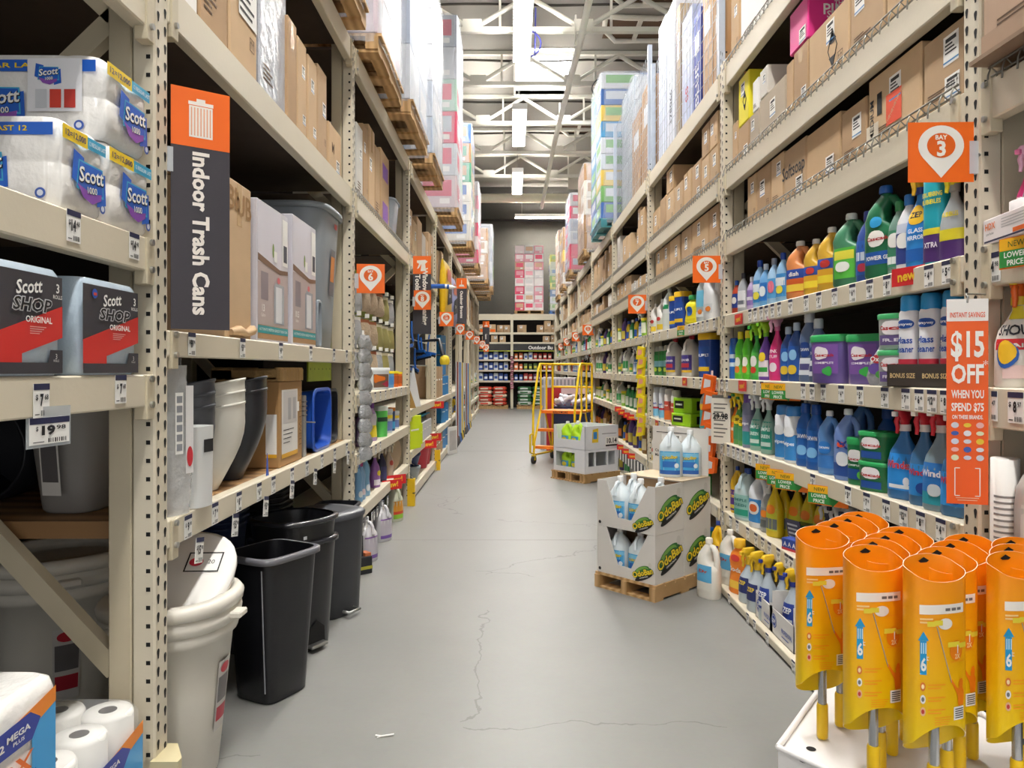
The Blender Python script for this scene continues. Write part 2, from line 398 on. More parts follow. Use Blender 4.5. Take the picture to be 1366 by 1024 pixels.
def tag_on(parent, s, y, z, txt='4.98', sc=1., x=None, tilt=0., name='price_tag'):
    if txt not in TAGM: TAGM[txt] = price_tag(txt).build(name); o = TAGM[txt]
    else: o = TAGM[txt].copy(); COL.objects.link(o); o.name = name
    o.parent = parent; X = s * (XF(s) if x is None else x) - s * .0025
    o.location = Vector((X, y, z)) - parent.location; o.rotation_euler = (0, tilt, R(-90 if s > 0 else 90)); o.scale = (sc, sc, sc)
    return o
def near_front(s, x): return s * x
def shelf(s, y0, y1, z, hb, look, xf=None, depth=1.05, deck=DECK, wire=False, where='', name='rack_shelf', deckt=.018, rear=True):
    xf = XF(s) if xf is None else xf
    loc = Vector((s * xf, (y0 + y1) / 2, z)); T = Matrix.Translation(-loc)
    X = lambda d: s * (xf + d)
    def bx(m, d0, d1, ya, yb, za, zb, mat, c=0): a, b = X(d0), X(d1); m.box(min(a, b), max(a, b), ya, yb, za, zb, mat, c)
    fb = MB(T); bx(fb, 0, .045, y0, y1, z - hb, z, BEIGE, .004)
    for yy in (y0 + .012, y1 - .052):      # end plates with hook bolts
        bx(fb, -.006, .03, yy, yy + .04, z - hb - .035, z - .001, BEIGE_D, .002)
        for dz in (-.012, -hb + .005): fb.cyl((X(-.006), yy + .02, z + dz), (X(-.014), yy + .02, z + dz), .009, STEEL, 8)
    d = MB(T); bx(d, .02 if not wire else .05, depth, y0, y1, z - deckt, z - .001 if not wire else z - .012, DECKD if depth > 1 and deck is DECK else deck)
    if not (depth > 1): bx(d, .046, depth, y0, y1, z - deckt - .004, z - deckt, DECKD)  # dark plate below the deck: the unlit underside's shade put into the colour
    parts = [('front_beam', fb), ('deck', d)]
    if rear:
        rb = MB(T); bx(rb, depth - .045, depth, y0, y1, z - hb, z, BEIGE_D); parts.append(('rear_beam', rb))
    if wire:
        w = MB(T)
        n = int((y1 - y0) / .06)
        w.tube([(X(.012), y0 + .03, z + .012), (X(.012), y1 - .03, z + .012)], .0035, WIRE, 5)
        w.tube([(X(.004), y0 + .03, z + .035), (X(.004), y1 - .03, z + .035)], .0035, WIRE, 5)
        for i in range(n):
            y = y0 + .05 + i * .06
            w.tube([(X(-.006), y, z - .018), (X(-.004), y, z + .012), (X(.004), y, z + .035), (X(.02), y, z + .02), (X(.022), y, z - .004)], .003, WIRE, 4, False)
        parts.append(('wire_deck', w))
    o = assemble(name, parts); o.location = loc
    reg(o, 'shelf', look, where, key='shelf')
    return o
def upright(s, k, ztop, look, holes=True):
    yc = YC(s, k); xf = XF(s); loc = Vector((s * xf, yc, 0)); T = Matrix.Translation(-loc); hw = .038
    X = lambda d: s * (xf + d)
    def bx(m, d0, d1, ya, yb, za, zb, mat, c=0): a, b = X(d0), X(d1); m.box(min(a, b), max(a, b), ya, yb, za, zb, mat, c)
    fp = MB(T); bx(fp, 0, .062, yc - hw, yc + hw, 0.006, ztop, BEIGE, .005); bx(fp, -.03, .09, yc - .04, yc + .04, 0, .008, BEIGE_D)
    if holes:
        n = int(ztop / .05)
        for i in range(n):
            z = .1 + i * .05
            for j, dy in enumerate((-.02, .02)):
                zz = z + (.025 if j else 0); e = X(-.0008); r = .0075
                if s < 0: dy = -dy
                pts = [(e, yc + dy + r * math.cos(a), zz + r * math.sin(a)) for a in [R(q) for q in (-20, 20, 60, 90, 120, 160, 200)]] + [(e, yc + dy - .003, zz - .02), (e, yc + dy + .003, zz - .02)]
                fp.add(pts, [tuple(range(len(pts)))], HOLE)
            xx = X(.018); q = .0058; fp.add([(xx - q, yc - hw - .0008, z - q), (xx + q, yc - hw - .0008, z - q), (xx + q, yc - hw - .0008, z + q), (xx - q, yc - hw - .0008, z + q)], [(0, 1, 2, 3)], HOLE)
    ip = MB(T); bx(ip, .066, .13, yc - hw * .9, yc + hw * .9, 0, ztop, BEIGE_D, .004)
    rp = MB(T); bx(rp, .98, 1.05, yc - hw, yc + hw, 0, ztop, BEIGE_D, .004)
    parts = [('front_post', fp), ('inner_post', ip), ('rear_post', rp)]
    zs = [.47, 1.42, 2.27, 3.1]
    for i, z in enumerate(zs[:-1]):
        br = MB(T); a, b = (X(.12), X(1.0)) if i % 2 == 0 else (X(1.0), X(.12))
        zz0, zz1 = z, zs[i + 1]
        if s < 0 and k == 0: pass
        dx = b - a; L_ = math.hypot(dx, zz1 - zz0); nx, nz = -(zz1 - zz0) / L_ * .028, dx / L_ * .028
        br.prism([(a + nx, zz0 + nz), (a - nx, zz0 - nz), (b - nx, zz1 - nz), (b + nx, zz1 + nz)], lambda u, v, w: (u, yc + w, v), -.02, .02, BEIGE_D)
        parts.append(('brace', br))
    o = assemble('rack_upright', parts); o.location = loc
    reg(o, 'upright', look, key='upright')
    return o
SGN = lambda s: 'right' if s > 0 else 'left'
SHELVES = {}
for s in (-1, 1):
    for k in range(9):
        bay = (4 + 2 * k) if s < 0 else (3 + 2 * k)
        side = 'left' if s < 0 else 'right'
        look = ('tall beige perforated rack upright beside the indoor trash cans sign' if (s < 0 and k == 0) else 'beige perforated rack upright standing at the bay %s sign' % NUMW[bay] if not (s > 0 and k == 3) else 'beige perforated rack upright halfway between bay seven and bay eleven signs')
        upright(s, k, 3.3 if s < 0 else 3.2, look, k < 5)
LV_R = [(.05, .038, 'bottom ledge'), (.43, .08, 'second shelf up'), (.85, .08, 'third shelf up'), (1.24, .08, 'fourth shelf up'), (1.63, .08, 'fifth shelf up'), (2.10, .11, 'lower carton level'), (2.50, .11, 'upper carton level'), (3.15, .13, 'rack top')]
for k in range(8):
    y0, y1 = YC(1, k) + .04, YC(1, k + 1) - .04
    for i, (z, hb, nm) in enumerate(LV_R):
        wire = i >= 5
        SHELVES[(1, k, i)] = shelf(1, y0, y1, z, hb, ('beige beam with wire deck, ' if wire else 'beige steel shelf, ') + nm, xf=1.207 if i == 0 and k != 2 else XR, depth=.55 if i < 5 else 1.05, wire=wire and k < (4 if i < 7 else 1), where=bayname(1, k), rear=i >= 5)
def LV_L(k):
    top = [(2.40, .12, 'carton level'), (3.30, .13, 'rack top')]
    if k == 0: return [(.87, .08, 'wastebasket shelf'), (1.41, .075, 'boxed bin shelf')] + top
    if k == 1: return [(.40, .08, 'lowest shelf'), (.767, .08, 'middle shelf'), (1.14, .08, 'shelf under the hook panel')] + top
    return [(.12, .1, 'bottom ledge'), (.50, .08, 'lower shelf'), (.91, .08, 'upper shelf')] + top
for k in range(8):
    y0, y1 = YC(-1, k) + .04, YC(-1, k + 1) - .04
    L = LV_L(k)
    for i, (z, hb, nm) in enumerate(L):
        big = i >= len(L) - 2
        dk = WOODB if (k == 0 and i == 0) else DECK
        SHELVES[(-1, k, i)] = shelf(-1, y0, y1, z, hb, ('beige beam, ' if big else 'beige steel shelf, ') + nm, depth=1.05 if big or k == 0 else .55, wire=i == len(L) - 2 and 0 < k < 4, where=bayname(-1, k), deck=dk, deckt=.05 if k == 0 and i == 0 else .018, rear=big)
# near partial bays at both sides of the camera
NB = {}
for key, s, z, hb, nm in (('L2', -1, 1.285, .085, 'beige shelf beam under the shop towel packs'), ('L1', -1, 1.65, .09, 'beige shelf beam under the toilet paper packs'), ('L0', -1, 2.36, .15, 'thick beige top beam above the toilet paper packs'),
                          ('R3', 1, 1.25, .11, 'beige beam under the large orange-headed spray bottle'), ('R2', 1, 1.64, .115, 'beige beam under the white duster box'), ('R1', 1, 2.09, .11, 'beige beam under the brown tray carton'), ('R4', 1, .80, .08, 'beige shelf beside the dusters, under the white paper roll')):
    y1 = YC(s, 0) - .04
    NB[key] = shelf(s, .35, y1, z, hb, nm, depth=1.05, wire=(key in ('R1', 'L0')), rear=True)
# dark boards added behind the bays to block light and keep the interiors dark
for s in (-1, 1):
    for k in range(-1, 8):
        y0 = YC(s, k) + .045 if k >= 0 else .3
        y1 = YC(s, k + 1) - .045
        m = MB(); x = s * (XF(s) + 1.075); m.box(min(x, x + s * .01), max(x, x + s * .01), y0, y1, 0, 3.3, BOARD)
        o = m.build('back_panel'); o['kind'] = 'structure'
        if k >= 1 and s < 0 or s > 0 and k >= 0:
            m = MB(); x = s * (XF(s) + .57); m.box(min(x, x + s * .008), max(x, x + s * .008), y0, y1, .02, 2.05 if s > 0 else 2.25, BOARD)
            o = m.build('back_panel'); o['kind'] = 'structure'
# ------------------------------------------------------------------ bottle, can, tub and carton builders
SHAPES = {
 'dish': [(0, .9), (.03, 1), (.5, 1), (.66, .9), (.78, .55), (.84, .34), (.87, .32)],
 'can': [(0, .95), (.015, 1), (.8, 1), (.83, .9)],
 'trig': [(0, .93), (.02, 1), (.4, .97), (.52, .82), (.62, .5), (.7, .3), (.76, .28)],
 'jug': [(0, .93), (.03, 1), (.52, 1), (.62, .96), (.76, .6), (.86, .26), (.9, .24)],
 'hjug': [(0, .93), (.03, 1), (.45, 1), (.53, .97), (.62, .96), (.74, .82), (.84, .5), (.9, .27), (.92, .25)],
 'curve': [(0, .9), (.03, 1), (.25, .92), (.42, .82), (.6, .95), (.72, .8), (.8, .5), (.85, .4)],
 'tub': [(0, .93), (.02, .96), (.86, 1)],
}
def bottle(name, shape, h, a, b, body, capc, labels=(), p=2.6, trig=None, n=16, lod=False, label_note=None, rough=.3, trans=0., fill=None):
    S = SHAPES[shape]; zc = [(z * h, a * r, b * r) for z, r in S]
    if lod: n = 10
    BM = body if not isinstance(body, str) else C(body, rough, noise=.03, trans=trans)
    CM = C(capc, .35, noise=.02) if isinstance(capc, str) else capc
    def ab(z):
        for (z0, a0, b0), (z1, a1, b1) in zip(zc, zc[1:]):
            if z <= z1: t = max(0, (z - z0) / max(1e-6, z1 - z0)); return a0 + (a1 - a0) * t, b0 + (b1 - b0) * t
        return zc[-1][1:]
    def fm(u, v, e=0):
        aa, bb = ab(v); t = u / a
        s_, c_ = math.sin(t), math.cos(t)
        return ((aa + e) * math.copysign(abs(s_) ** (2 / p), s_), -(bb + e) * math.copysign(abs(c_) ** (2 / p), c_), v)
    m = MB()
    rr = []
    for z, aa, bb in zc:
        pp = p if aa > .45 * a else 2.
        cx = 0.
        if shape == 'hjug' and not lod and z > .55 * h:      # the shoulder is pinched to one side so that the grip stands free
            q = z / h; k_, s_ = (.6, -.37) if q < .7 else (.6, -.29) if q < .8 else (.85, -.05) if q < .87 else (1, 0)
            aa, cx = aa * k_, s_ * a
        rr.append(se(z, aa, bb, n, pp, cx))
    if fill:            # liquid fills the lower part with its own colour
        kk = [i for i, (z, _, _) in enumerate(zc) if z <= fill[1] * h]
        m.loft(rr, BM, ms=[C(fill[0], rough, noise=.03) if i + 1 in kk else BM for i in range(len(rr) - 1)])
    else: m.loft(rr, BM)
    ztop, at_, bt_ = zc[-1]
    subs = []
    if shape == 'hjug' and not lod:
        hm = MB(); hm.tube([(a * .1, 0, h * .86), (a * .42, 0, h * .85), (a * .7, 0, h * .77), (a * .8, 0, h * .65), (a * .76, 0, h * .54), (a * .7, 0, h * .47)], [b * .28, b * .34, b * .36, b * .36, b * .4, b * .4], BM, 10); subs.append(('handle', hm))
    if shape == 'jug':
        hm = MB(); hm.tube([(0, -b * .2, h * .88), (0, -b * .62, h * .87), (0, -b * .9, h * .78), (0, -b * .97, h * .62)], [a * .16, a * .15, a * .14, a * .17], BM, 8); subs.append(('handle', hm))
    parts = [('bottle_body' if shape not in ('can', 'tub') else shape + '_body', m, subs)]
    lm = MB(); used = False
    for L in labels:
        used = True
        if L[0] == 'band':
            _, z0, z1, w, col = L[:5]; lm.patch(fm, -a * w, a * w, z0 * h, z1 * h, C(col, .4, noise=.03) if isinstance(col, str) else col, nu=max(4, int(6 * w) if not lod else 4), nv=3 if not lod else 1, e=.0008 + .0003 * len(lm.ms))
        elif L[0] == 'oval':
            _, u, z, ru, rz, col = L; lm.disc(fm, u * a, z * h, ru * a, rz * h, C(col, .4, noise=.02), .0022 + .0004 * len(lm.ms), 16)
        elif L[0] == 'txt':
            _, st, z, sz, col, fit, rot = L + (None, 0)[len(L) - 5:] if len(L) < 7 else L
            nt_ = getattr(lm, 'nt', 0); lm.nt = nt_ + 1; lm.text(fm, st, sz * h, C(col, .5, noise=0), 0, z * h, bold=.03, rot=rot, e=.003 + .0005 * nt_, fit=fit * a if fit else None)
    if used: parts.append(('label', lm))
    c = MB()
    if trig is not None:
        hc = C(trig, .35, noise=.02); z = ztop; sc = a / .05
        c.lathe([(at_ * 1.25, z - .004), (at_ * 1.25, z + .02)], CM, 12)
        c.loft([se(z + .016, .014, .016, 10), se(z + .034, .016, .02, 10), se(z + .046, .018, .034, 10, 3, 0, -.004), se(z + .07, .019, .044, 10, 3, 0, -.006), se(z + .084, .013, .036, 10, 3, 0, -.002)], hc)
        c.box(-.009, .009, -.062, -.046, z + .05, z + .068, CM, .002)
        tg = MB(); tg.tube([(0, -.034, z + .052), (0, -.046, z + .032), (0, -.038, z + .01), (0, -.043, z - .012)], [.009, .009, .008, .006], hc, 6)
        parts.append(('spray_head', c, [('trigger', tg)]))
    elif shape == 'can':
        c.lathe([(a * .93, ztop - .004), (a * .95, h * .86), (a * .93, h * .97), (a * .8, h)], CM, n); parts.append(('cap', c))
    elif shape == 'tub':
        c.loft([se(h * .85, a * 1.05, b * 1.05, n, p), se(h * .97, a * 1.06, b * 1.06, n, p), se(h, a * 1.0, b * 1.0, n, p)], CM); parts.append(('lid', c))
    elif capc == 'pump':
        pass
    else:
        c.lathe([(at_ * 1.15, ztop - .002), (at_ * 1.2, ztop + .004), (at_ * 1.15, h * .985), (at_ * 1.0, h)], CM, 12); parts.append(('cap', c))
    return assemble(name, parts, merge=lod)
def deftm(key, cat, look, *a, **k): TM[key] = Tm(lambda: bottle(*a, **k), cat, look)
# cartons: exact size, front = -Y and the near side may show too
def sticker(m, fm, u, v, w=.09, h=.11, txt=None, blue=True):
    m.patch(fm, u - w / 2, u + w / 2, v - h / 2, v + h / 2, PAPER, e=.001)
    if blue: m.patch(fm, u - w / 2, u + w / 2, v - h * .42, v - h * .36, C('3a7fb8', .5, noise=0), e=.0014)
    m.patch(fm, u - w * .35, u + w * .35, v + h * .26, v + h * .4, INK, e=.0014)
    if txt:
        for i, t in enumerate(txt.split('|')): m.text(fm, t, h * .24, INK, 0 + u, v + h * (.08 - .24 * i), bold=.02, e=.002, fit=w * .85)
    else:
        for i in range(3): m.patch(fm, u - w * .38, u + w * (.1 + .13 * i), v + h * (.14 - .13 * i), v + h * (.2 - .13 * i), INK, e=.0014)
def arrows(m, fm, u, v, sz, ink):
    m.add([fm(u + x, v + z, .001) for x, z in ((-sz, -sz), (sz, -sz), (sz, sz), (-sz, sz), (-sz * .86, -sz * .86), (sz * .86, -sz * .86), (sz * .86, sz * .86), (-sz * .86, sz * .86))], [(0, 1, 5, 4), (1, 2, 6, 5), (2, 3, 7, 6), (3, 0, 4, 7)], ink)
    for dx in (-sz * .4, sz * .4):
        m.patch(fm, u + dx - sz * .08, u + dx + sz * .08, v - sz * .6, v + sz * .3, ink, e=.001); m.poly(fm, [(u + dx - sz * .28, v + sz * .2), (u + dx + sz * .28, v + sz * .2), (u + dx, v + sz * .7)], ink)
def carton(w, d, h, ci=0, seed=0, marks=('stick', 'arrow'), col=None, big=None, name='cardboard_box', ink=BROWNINK, lab=True, side=None):
    r = random.Random(seed); mat = col or CARD[ci % 4]
    m = MB(); m.box(-w / 2, w / 2, -d / 2, d / 2, 0, h, mat, min(.006, w * .03))
    fm = flat(-d / 2); fs = planefm((w / 2, 0, 0), (0, 1, 0), (0, 0, 1))
    if 'tape' in marks:
        m.patch(fm, -.025, .025, h * .72, h - .006, TAPE); m.box(-.025, .025, -d / 2 + .006, d / 2 - .006, h, h + .0006, TAPE)
    m.box(-w / 2 + .006, w / 2 - .006, -.0015, .0015, h, h + .0005, BROWNINK)
    if 'arrow' in marks: arrows(m, fm, w * .3, h * .22, min(w, h) * .09, ink)
    if 'bars' in marks:
        for i in range(4): m.patch(fm, -w * .38, -w * .38 + w * r.uniform(.25, .6), h * (.12 + .035 * i), h * (.135 + .035 * i), ink, e=.001)
    if 'diamond' in marks:
        q = min(w, h) * .26; u0, v0 = w * .12, h * .45
        m.poly(fm, [(u0 - q * .5, v0 + q * .45), (u0, v0 + q), (u0 + q * .5, v0 + q * .45), (u0 + q * .25, v0 + q * .3), (u0 - q * .25, v0 + q * .3)], INK); m.poly(fm, [(u0 - q * .5, v0 - q * .45), (u0, v0 - q), (u0 + q * .5, v0 - q * .45)], INK)
        for (a_, b_) in (((u0 - q * .6, v0), (u0, v0 + q * 1.15)), ((u0, v0 + q * 1.15), (u0 + q * .6, v0)), ((u0 + q * .6, v0), (u0, v0 - q * 1.15)), ((u0, v0 - q * 1.15), (u0 - q * .6, v0))):
            m.tube([fm(*a_, .001), fm(*b_, .001)], .002, INK, 4)
    if big:
        for t in big: m.text(fm, t[0], t[1], t[4] if len(t) > 4 else ink, t[2] * w, t[3] * h, bold=.015, rot=t[5] if len(t) > 5 else 0, fit=t[6] if len(t) > 6 else None)
    if side:
        for t in side: m.text(fs, t[0], t[1], ink, t[2] * d, t[3] * h, bold=.015)
    parts = [('carton_body', m)]
    if 'stick' in marks:
        l = MB(); sw = min(.08, w * .36); sticker(l, fm, w * r.uniform(-.22, .2), h * r.uniform(.55, .75), sw, sw * 1.15, None if lab is True else lab); parts.append(('shipping_label', l))
    if 'stick2' in marks:
        l = MB(); sw = min(.08, w * .35); sticker(l, fm, w * .22, h * .2, sw, sw * .9); parts.append(('shipping_label', l))
    return assemble(name, parts)
def ypx(s, px, X=None): return F * (XF(s) if X is None else X) / abs(px - VX)
def FR(s): return R(-90 if s > 0 else 90)
def cartonrow(s, z, where, specs, depth=.42, inset=.035, xf=None):
    """specs: (px far/near edges, height, look, options)"""
    for i, sp in enumerate(specs):
        p0, p1, h, look = sp[:4]; opt = dict(sp[4]) if len(sp) > 4 else {}
        dz = opt.pop('dz', 0.); ins = opt.pop('inset', inset); h = min(h, .262) if z < 2.2 and s > 0 else h; dp = opt.pop('depth', depth); ofs = opt.pop('yaw', 0)
        X0 = (XF(s) if xf is None else xf) + ins
        ya, yb = sorted((ypx(s, p0, X0), ypx(s, p1, X0))); w = (yb - ya) - .008
        o = carton(w, dp, h, opt.pop('ci', i), seed=int(p0 * 7 + p1), **opt)
        o.location = (s * (X0 + dp / 2), (ya + yb) / 2, z + .001 + dz); o.rotation_euler = (0, 0, FR(s) + R(ofs))
        reg(o, 'box', look, where, key='box')
def bottlerow(s, z, where, specs, xf=None, yaw=0., inset=.05):
    """specs: (px of centre, template, scale, look)"""
    for sp in specs:
        px, key = sp[0], sp[1]; sc = sp[2] if len(sp) > 2 else 1.; look = sp[3] if len(sp) > 3 else None
        ins = sp[4] if len(sp) > 4 else inset; dz = sp[5] if len(sp) > 5 else 0.
        X0 = (XF(s) if xf is None else xf) + ins
        place(key, (s * X0, ypx(s, px, X0), z + .001 + dz), FR(s) + s * R(yaw if s > 0 else yaw), sc, where, look)
# ------------------------------------------------------------------ goods: bottle kinds
D = deftm
def B(z0, z1, w, c): return ('band', z0, z1, w, c)
def T(st, z, sz, c, fit=None, rot=0): return ('txt', st, z, sz, c, fit, rot)
def O(u, z, ru, rz, c): return ('oval', u, z, ru, rz, c)
D('soap_red', 'bottle', 'slim red dish soap bottle with blue cap', 'dish_soap_bottle', 'dish', .22, .034, .024, 'b8442c', '2a5cb4', [B(.18, .6, .9, '27408f'), O(.0, .4, .5, .1, 'e9e4da')])
D('soap_clear', 'bottle', 'clear grey soap bottle with pale label', 'soap_bottle', 'dish', .23, .036, .026, 'a9adb3', '3b3b42', [B(.12, .55, 1.0, 'd9d9dc'), B(.2, .3, .8, '6b6e78')])
D('soap_purple', 'bottle', 'small purple-labelled hand soap bottle', 'soap_bottle', 'dish', .2, .03, .024, 'b9a7cd', 'd8d8e2', [B(.15, .6, 1.0, '8f74b4'), B(.3, .4, .8, 'efe9f4')])
D('soap_blue', 'bottle', 'pale blue hand soap bottle with blue cap', 'soap_bottle', 'dish', .25, .038, .027, '8fb9dd', '1f49ab', [B(.12, .58, 1.0, '3f8fd0'), B(.34, .5, .8, 'e6eef5'), O(0, .26, .45, .08, 'f0e24e')])
D('soap_sky', 'bottle', 'sky blue hand soap bottle with clear cap', 'soap_bottle', 'dish', .23, .036, .027, '6fa9dc', 'cfdcea', [B(.14, .56, 1.0, '2d74c4'), O(0, .36, .5, .12, 'eaf0f4')])
D('soap_pink', 'bottle', 'clear soap bottle with pink and blue fish label', 'soap_bottle', 'dish', .23, .036, .027, '9fc3e2', '8e96a8', [B(.14, .56, 1.0, '57a2d8'), O(.1, .38, .45, .13, 'e2748a')])
D('jug_orange', 'bottle', 'orange dish liquid jug with white cap', 'dish_liquid_jug', 'hjug', .27, .07, .045, 'd98a52', 'e9e4dc', [B(.1, .5, .75, 'd5612c'), B(.34, .5, .75, '2b50a8'), B(.12, .24, .7, 'f2d24a'), T('dish', .42, .1, 'f5efe6')])
D('jug_yellow', 'bottle', 'yellow dish liquid jug with white cap', 'dish_liquid_jug', 'hjug', .27, .062, .042, 'd3a637', 'e9e4dc', [B(.1, .5, .75, 'e3a82d'), B(.34, .5, .75, '2e57b4'), B(.12, .24, .7, 'f5dc3e'), O(0, .42, .3, .06, 'c83b34')])
D('jug_green', 'bottle', 'dark green dish liquid jug with lime label', 'dish_liquid_jug', 'hjug', .29, .075, .048, '3f7d5c', 'dfe4de', [B(.1, .52, .6, '57b944'), B(.36, .48, .55, 'e8e04a'), O(-.05, .26, .35, .07, 'f2f6ef')])
D('gel_blue', 'bottle', 'navy blue dishwasher gel bottle', 'gel_bottle', 'dish', .27, .042, .032, '2b4a93', '35459a', [B(.1, .58, .9, '2760b6'), B(.3, .42, .7, 'd8dff0'), O(0, .2, .4, .06, 'b02d46')])
D('gel_green', 'bottle', 'large green gel jug with blue cap', 'gel_jug', 'hjug', .37, .085, .05, '1f6b46', '1d5cae', [O(-.1, .42, .36, .09, 'f3f0ea'), B(.14, .28, .75, '1f57a8'), T('Cascade', .42, .055, 'b3262f', 1.0), O(-.1, .6, .25, .06, '2f9fd8'), T('POWER GEL', .21, .06, 'f3f0ea', 1.1)])
D('rinse_green', 'bottle', 'grey-green rinse bottle with green cap', 'rinse_bottle', 'dish', .27, .04, .03, '6f8f84', '2f8c52', [B(.1, .6, .9, '3f8868'), O(0, .46, .6, .1, 'f1efea'), B(.14, .24, .8, 'e9eeea')])
D('rinse_blue', 'bottle', 'white and navy rinse bottle with blue cap', 'rinse_bottle', 'dish', .27, .042, .03, 'e4e6ea', '2d78c6', [B(.1, .5, 1, '2c3f86'), O(0, .4, .6, .1, 'f1efea'), B(.5, .62, .8, 'c9cfe0')])
D('spray_mirror', 'bottle', 'bright blue glass spray bottle with yellow head', 'spray_bottle', 'trig', .36, .052, .034, '2f8fdd', '2c3f96', [B(.3, .62, .9, '2a8be0'), O(0, .54, .7, .1, 'f4c430'), T('ZEP', .54, .08, '20222e', .9), T('GLASS', .38, .06, 'f2f5f8', .9), T('MIRROR', .31, .06, 'f2f5f8', 1.0), B(.08, .2, .8, '1d63b6')], trig='e7b52c')
D('can_teal', 'can', 'teal bathroom spray can with yellow cap', 'aerosol_can', 'can', .34, .042, .042, '1fa3b4', 'efdf2e', [B(.02, .28, 3.1, '4b2a6d'), B(.28, .34, 3.1, 'e9dc33'), T('SCRUBBING', .66, .06, 'f1de2f', 1.5), T('BUBBLES', .59, .06, 'f1de2f', 1.3), T('XTRA', .18, .07, 'f3eef6', .8)])
D('can_grey', 'bottle', 'clear grey spray bottle with yellow band', 'spray_bottle', 'trig', .3, .045, .03, 'b3bcc2', '9fa9b2', [B(.02, .22, 1.4, '4b2a6d'), B(.22, .34, 1.4, 'e9dc33'), T('BUBBLES', .5, .07, 'e5d22f', 1.2)], trig='e9df36')
# fourth shelf
D('spray_blue_sm', 'can', 'small blue spray can with white stripes', 'aerosol_can', 'can', .26, .03, .03, '2f6fc0', '2a5fb0', [B(.3, .6, 3.1, 'd8e3f0'), B(.4, .5, 3.1, '2a62b8')])
D('gloss_lime', 'bottle', 'lime green cleaner bottle with yellow cap', 'cleaner_bottle', 'curve', .28, .036, .028, '58c22f', 'f0e02a', [B(.1, .5, 1, '73cf45'), O(0, .36, .6, .1, 'f2f0e6'), O(0, .2, .5, .07, 'e97f2a')])
D('spray_lime', 'bottle', 'green spray bottle with lime head', 'spray_bottle', 'trig', .3, .036, .028, '44b54a', '3bab46', [B(.08, .5, 1, '5cc453'), O(0, .34, .6, .1, 'f3eee6'), O(0, .18, .5, .06, 'd9432f')], trig='8fd22b')
D('spray_purple', 'bottle', 'purple spray bottle with lime head', 'spray_bottle', 'trig', .31, .042, .03, '6a3fa6', '7fc52b', [B(.06, .34, 1, 'efe6ee'), O(0, .4, .5, .08, 'f0d335'), B(.14, .22, .8, '3aa84c')], trig='a6d92d')
D('spray_pink', 'bottle', 'hot pink spray bottle with pink head', 'spray_bottle', 'trig', .34, .042, .03, 'e0347f', 'e77aa7', [B(.08, .5, .9, 'e23b86'), O(0, .2, .5, .07, 'f6e9ef'), T('PINK', .44, .07, 'f7e8ee', 1.1), T('STUFF', .36, .06, 'f7e8ee', 1.1)], trig='efb3cc')
D('poly_blue', 'bottle', 'deep blue polish bottle with gold flash', 'polish_bottle', 'dish', .28, .045, .03, '234a8f', 'b7c6d8', [B(.12, .6, .9, '2a5fb5'), O(0, .2, .5, .08, 'e9c437'), O(.1, .45, .4, .09, '8fc4ea')])
D('dawn_clear', 'bottle', 'clear navy dish soap bottle with grey cap', 'dish_soap_bottle', 'curve', .32, .05, .034, '5d7092', 'c9ccd4', [O(0, .46, .7, .11, '21458f'), T('DAWN', .46, .06, 'f2f4f8', .9), B(.1, .34, .8, 'e3e7ee'), B(.17, .26, .6, '4e4a7e')])
D('tub_purple', 'tub', 'purple dishwasher pod tub with green lid', 'pod_tub', 'tub', .21, .1, .075, '6d5aa0', '2a9a55', [B(.2, .8, .55, '7f58a8'), O(-.12, .62, .2, .14, 'f3eff2'), T('Cascade', .58, .09, 'c0242f', .62), T('COMPLETE', .42, .06, 'f2eef6', .6), O(.1, .25, .12, .1, '3fb04f')], p=3.5)
D('tub_clear', 'tub', 'clear dishwasher pod tub with green lid', 'pod_tub', 'tub', .135, .075, .06, 'b9bfc0', '3d9f62', [O(0, .6, .4, .2, 'f3eff2'), T('Cascade', .6, .16, 'c0242f', .95), B(.12, .4, .6, '6f5d94'), T('FREE', .26, .12, 'f2eef6', .6)], p=3.5)
D('can_glass', 'can', 'white glass cleaner can with bright blue cap', 'aerosol_can', 'can', .3, .034, .034, 'eceef2', '2b97d6', [O(0, .68, .85, .05, '1f4fa2'), T('Sprayway', .68, .04, 'f4f6fa', 1.3), T('glass', .5, .1, '2f52a5', 1.3), T('cleaner', .4, .1, '2f52a5', 1.5), B(.22, .29, 1.2, 'c62f45')])
# third shelf
D('spray_orange', 'bottle', 'orange degreaser spray bottle with yellow head', 'spray_bottle', 'trig', .31, .036, .027, 'ee7a1e', '2a3a86', [O(0, .5, .6, .07, 'f3c32f'), B(.1, .36, .9, 'f0852b'), B(.26, .32, .7, 'f4e6d8')], trig='f0c01f')
D('spray_yellow', 'bottle', 'yellow-green spray bottle with yellow head', 'spray_bottle', 'trig', .31, .04, .028, '5a9d4c', '3d8b3e', [O(0, .48, .7, .09, 'f0cf2c'), T('ZEP', .48, .07, '24262e', .8), B(.1, .34, .9, '3f8f57')], trig='f2d21f')
D('can_purple', 'can', 'purple and teal fabric spray can', 'aerosol_can', 'can', .31, .036, .036, '7c7f9b', '6e4f9e', [B(.06, .3, 3.1, '27928f'), B(.3, .6, 3.1, '8c8aa6'), T('carpet', .45, .07, 'f2eff4', 1.3)])
D('spray_teal', 'bottle', 'clear teal-label spray bottle with white head', 'spray_bottle', 'trig', .31, .046, .03, '8fb5a8', 'e7ebe9', [B(.08, .55, .95, '2d9d86'), T('SIMPLE', .42, .08, 'eaf5f0', 1.3), T('GREEN', .3, .08, 'eaf5f0', 1.2), B(.13, .2, .7, 'd7e8e0')], trig='e9ebec')
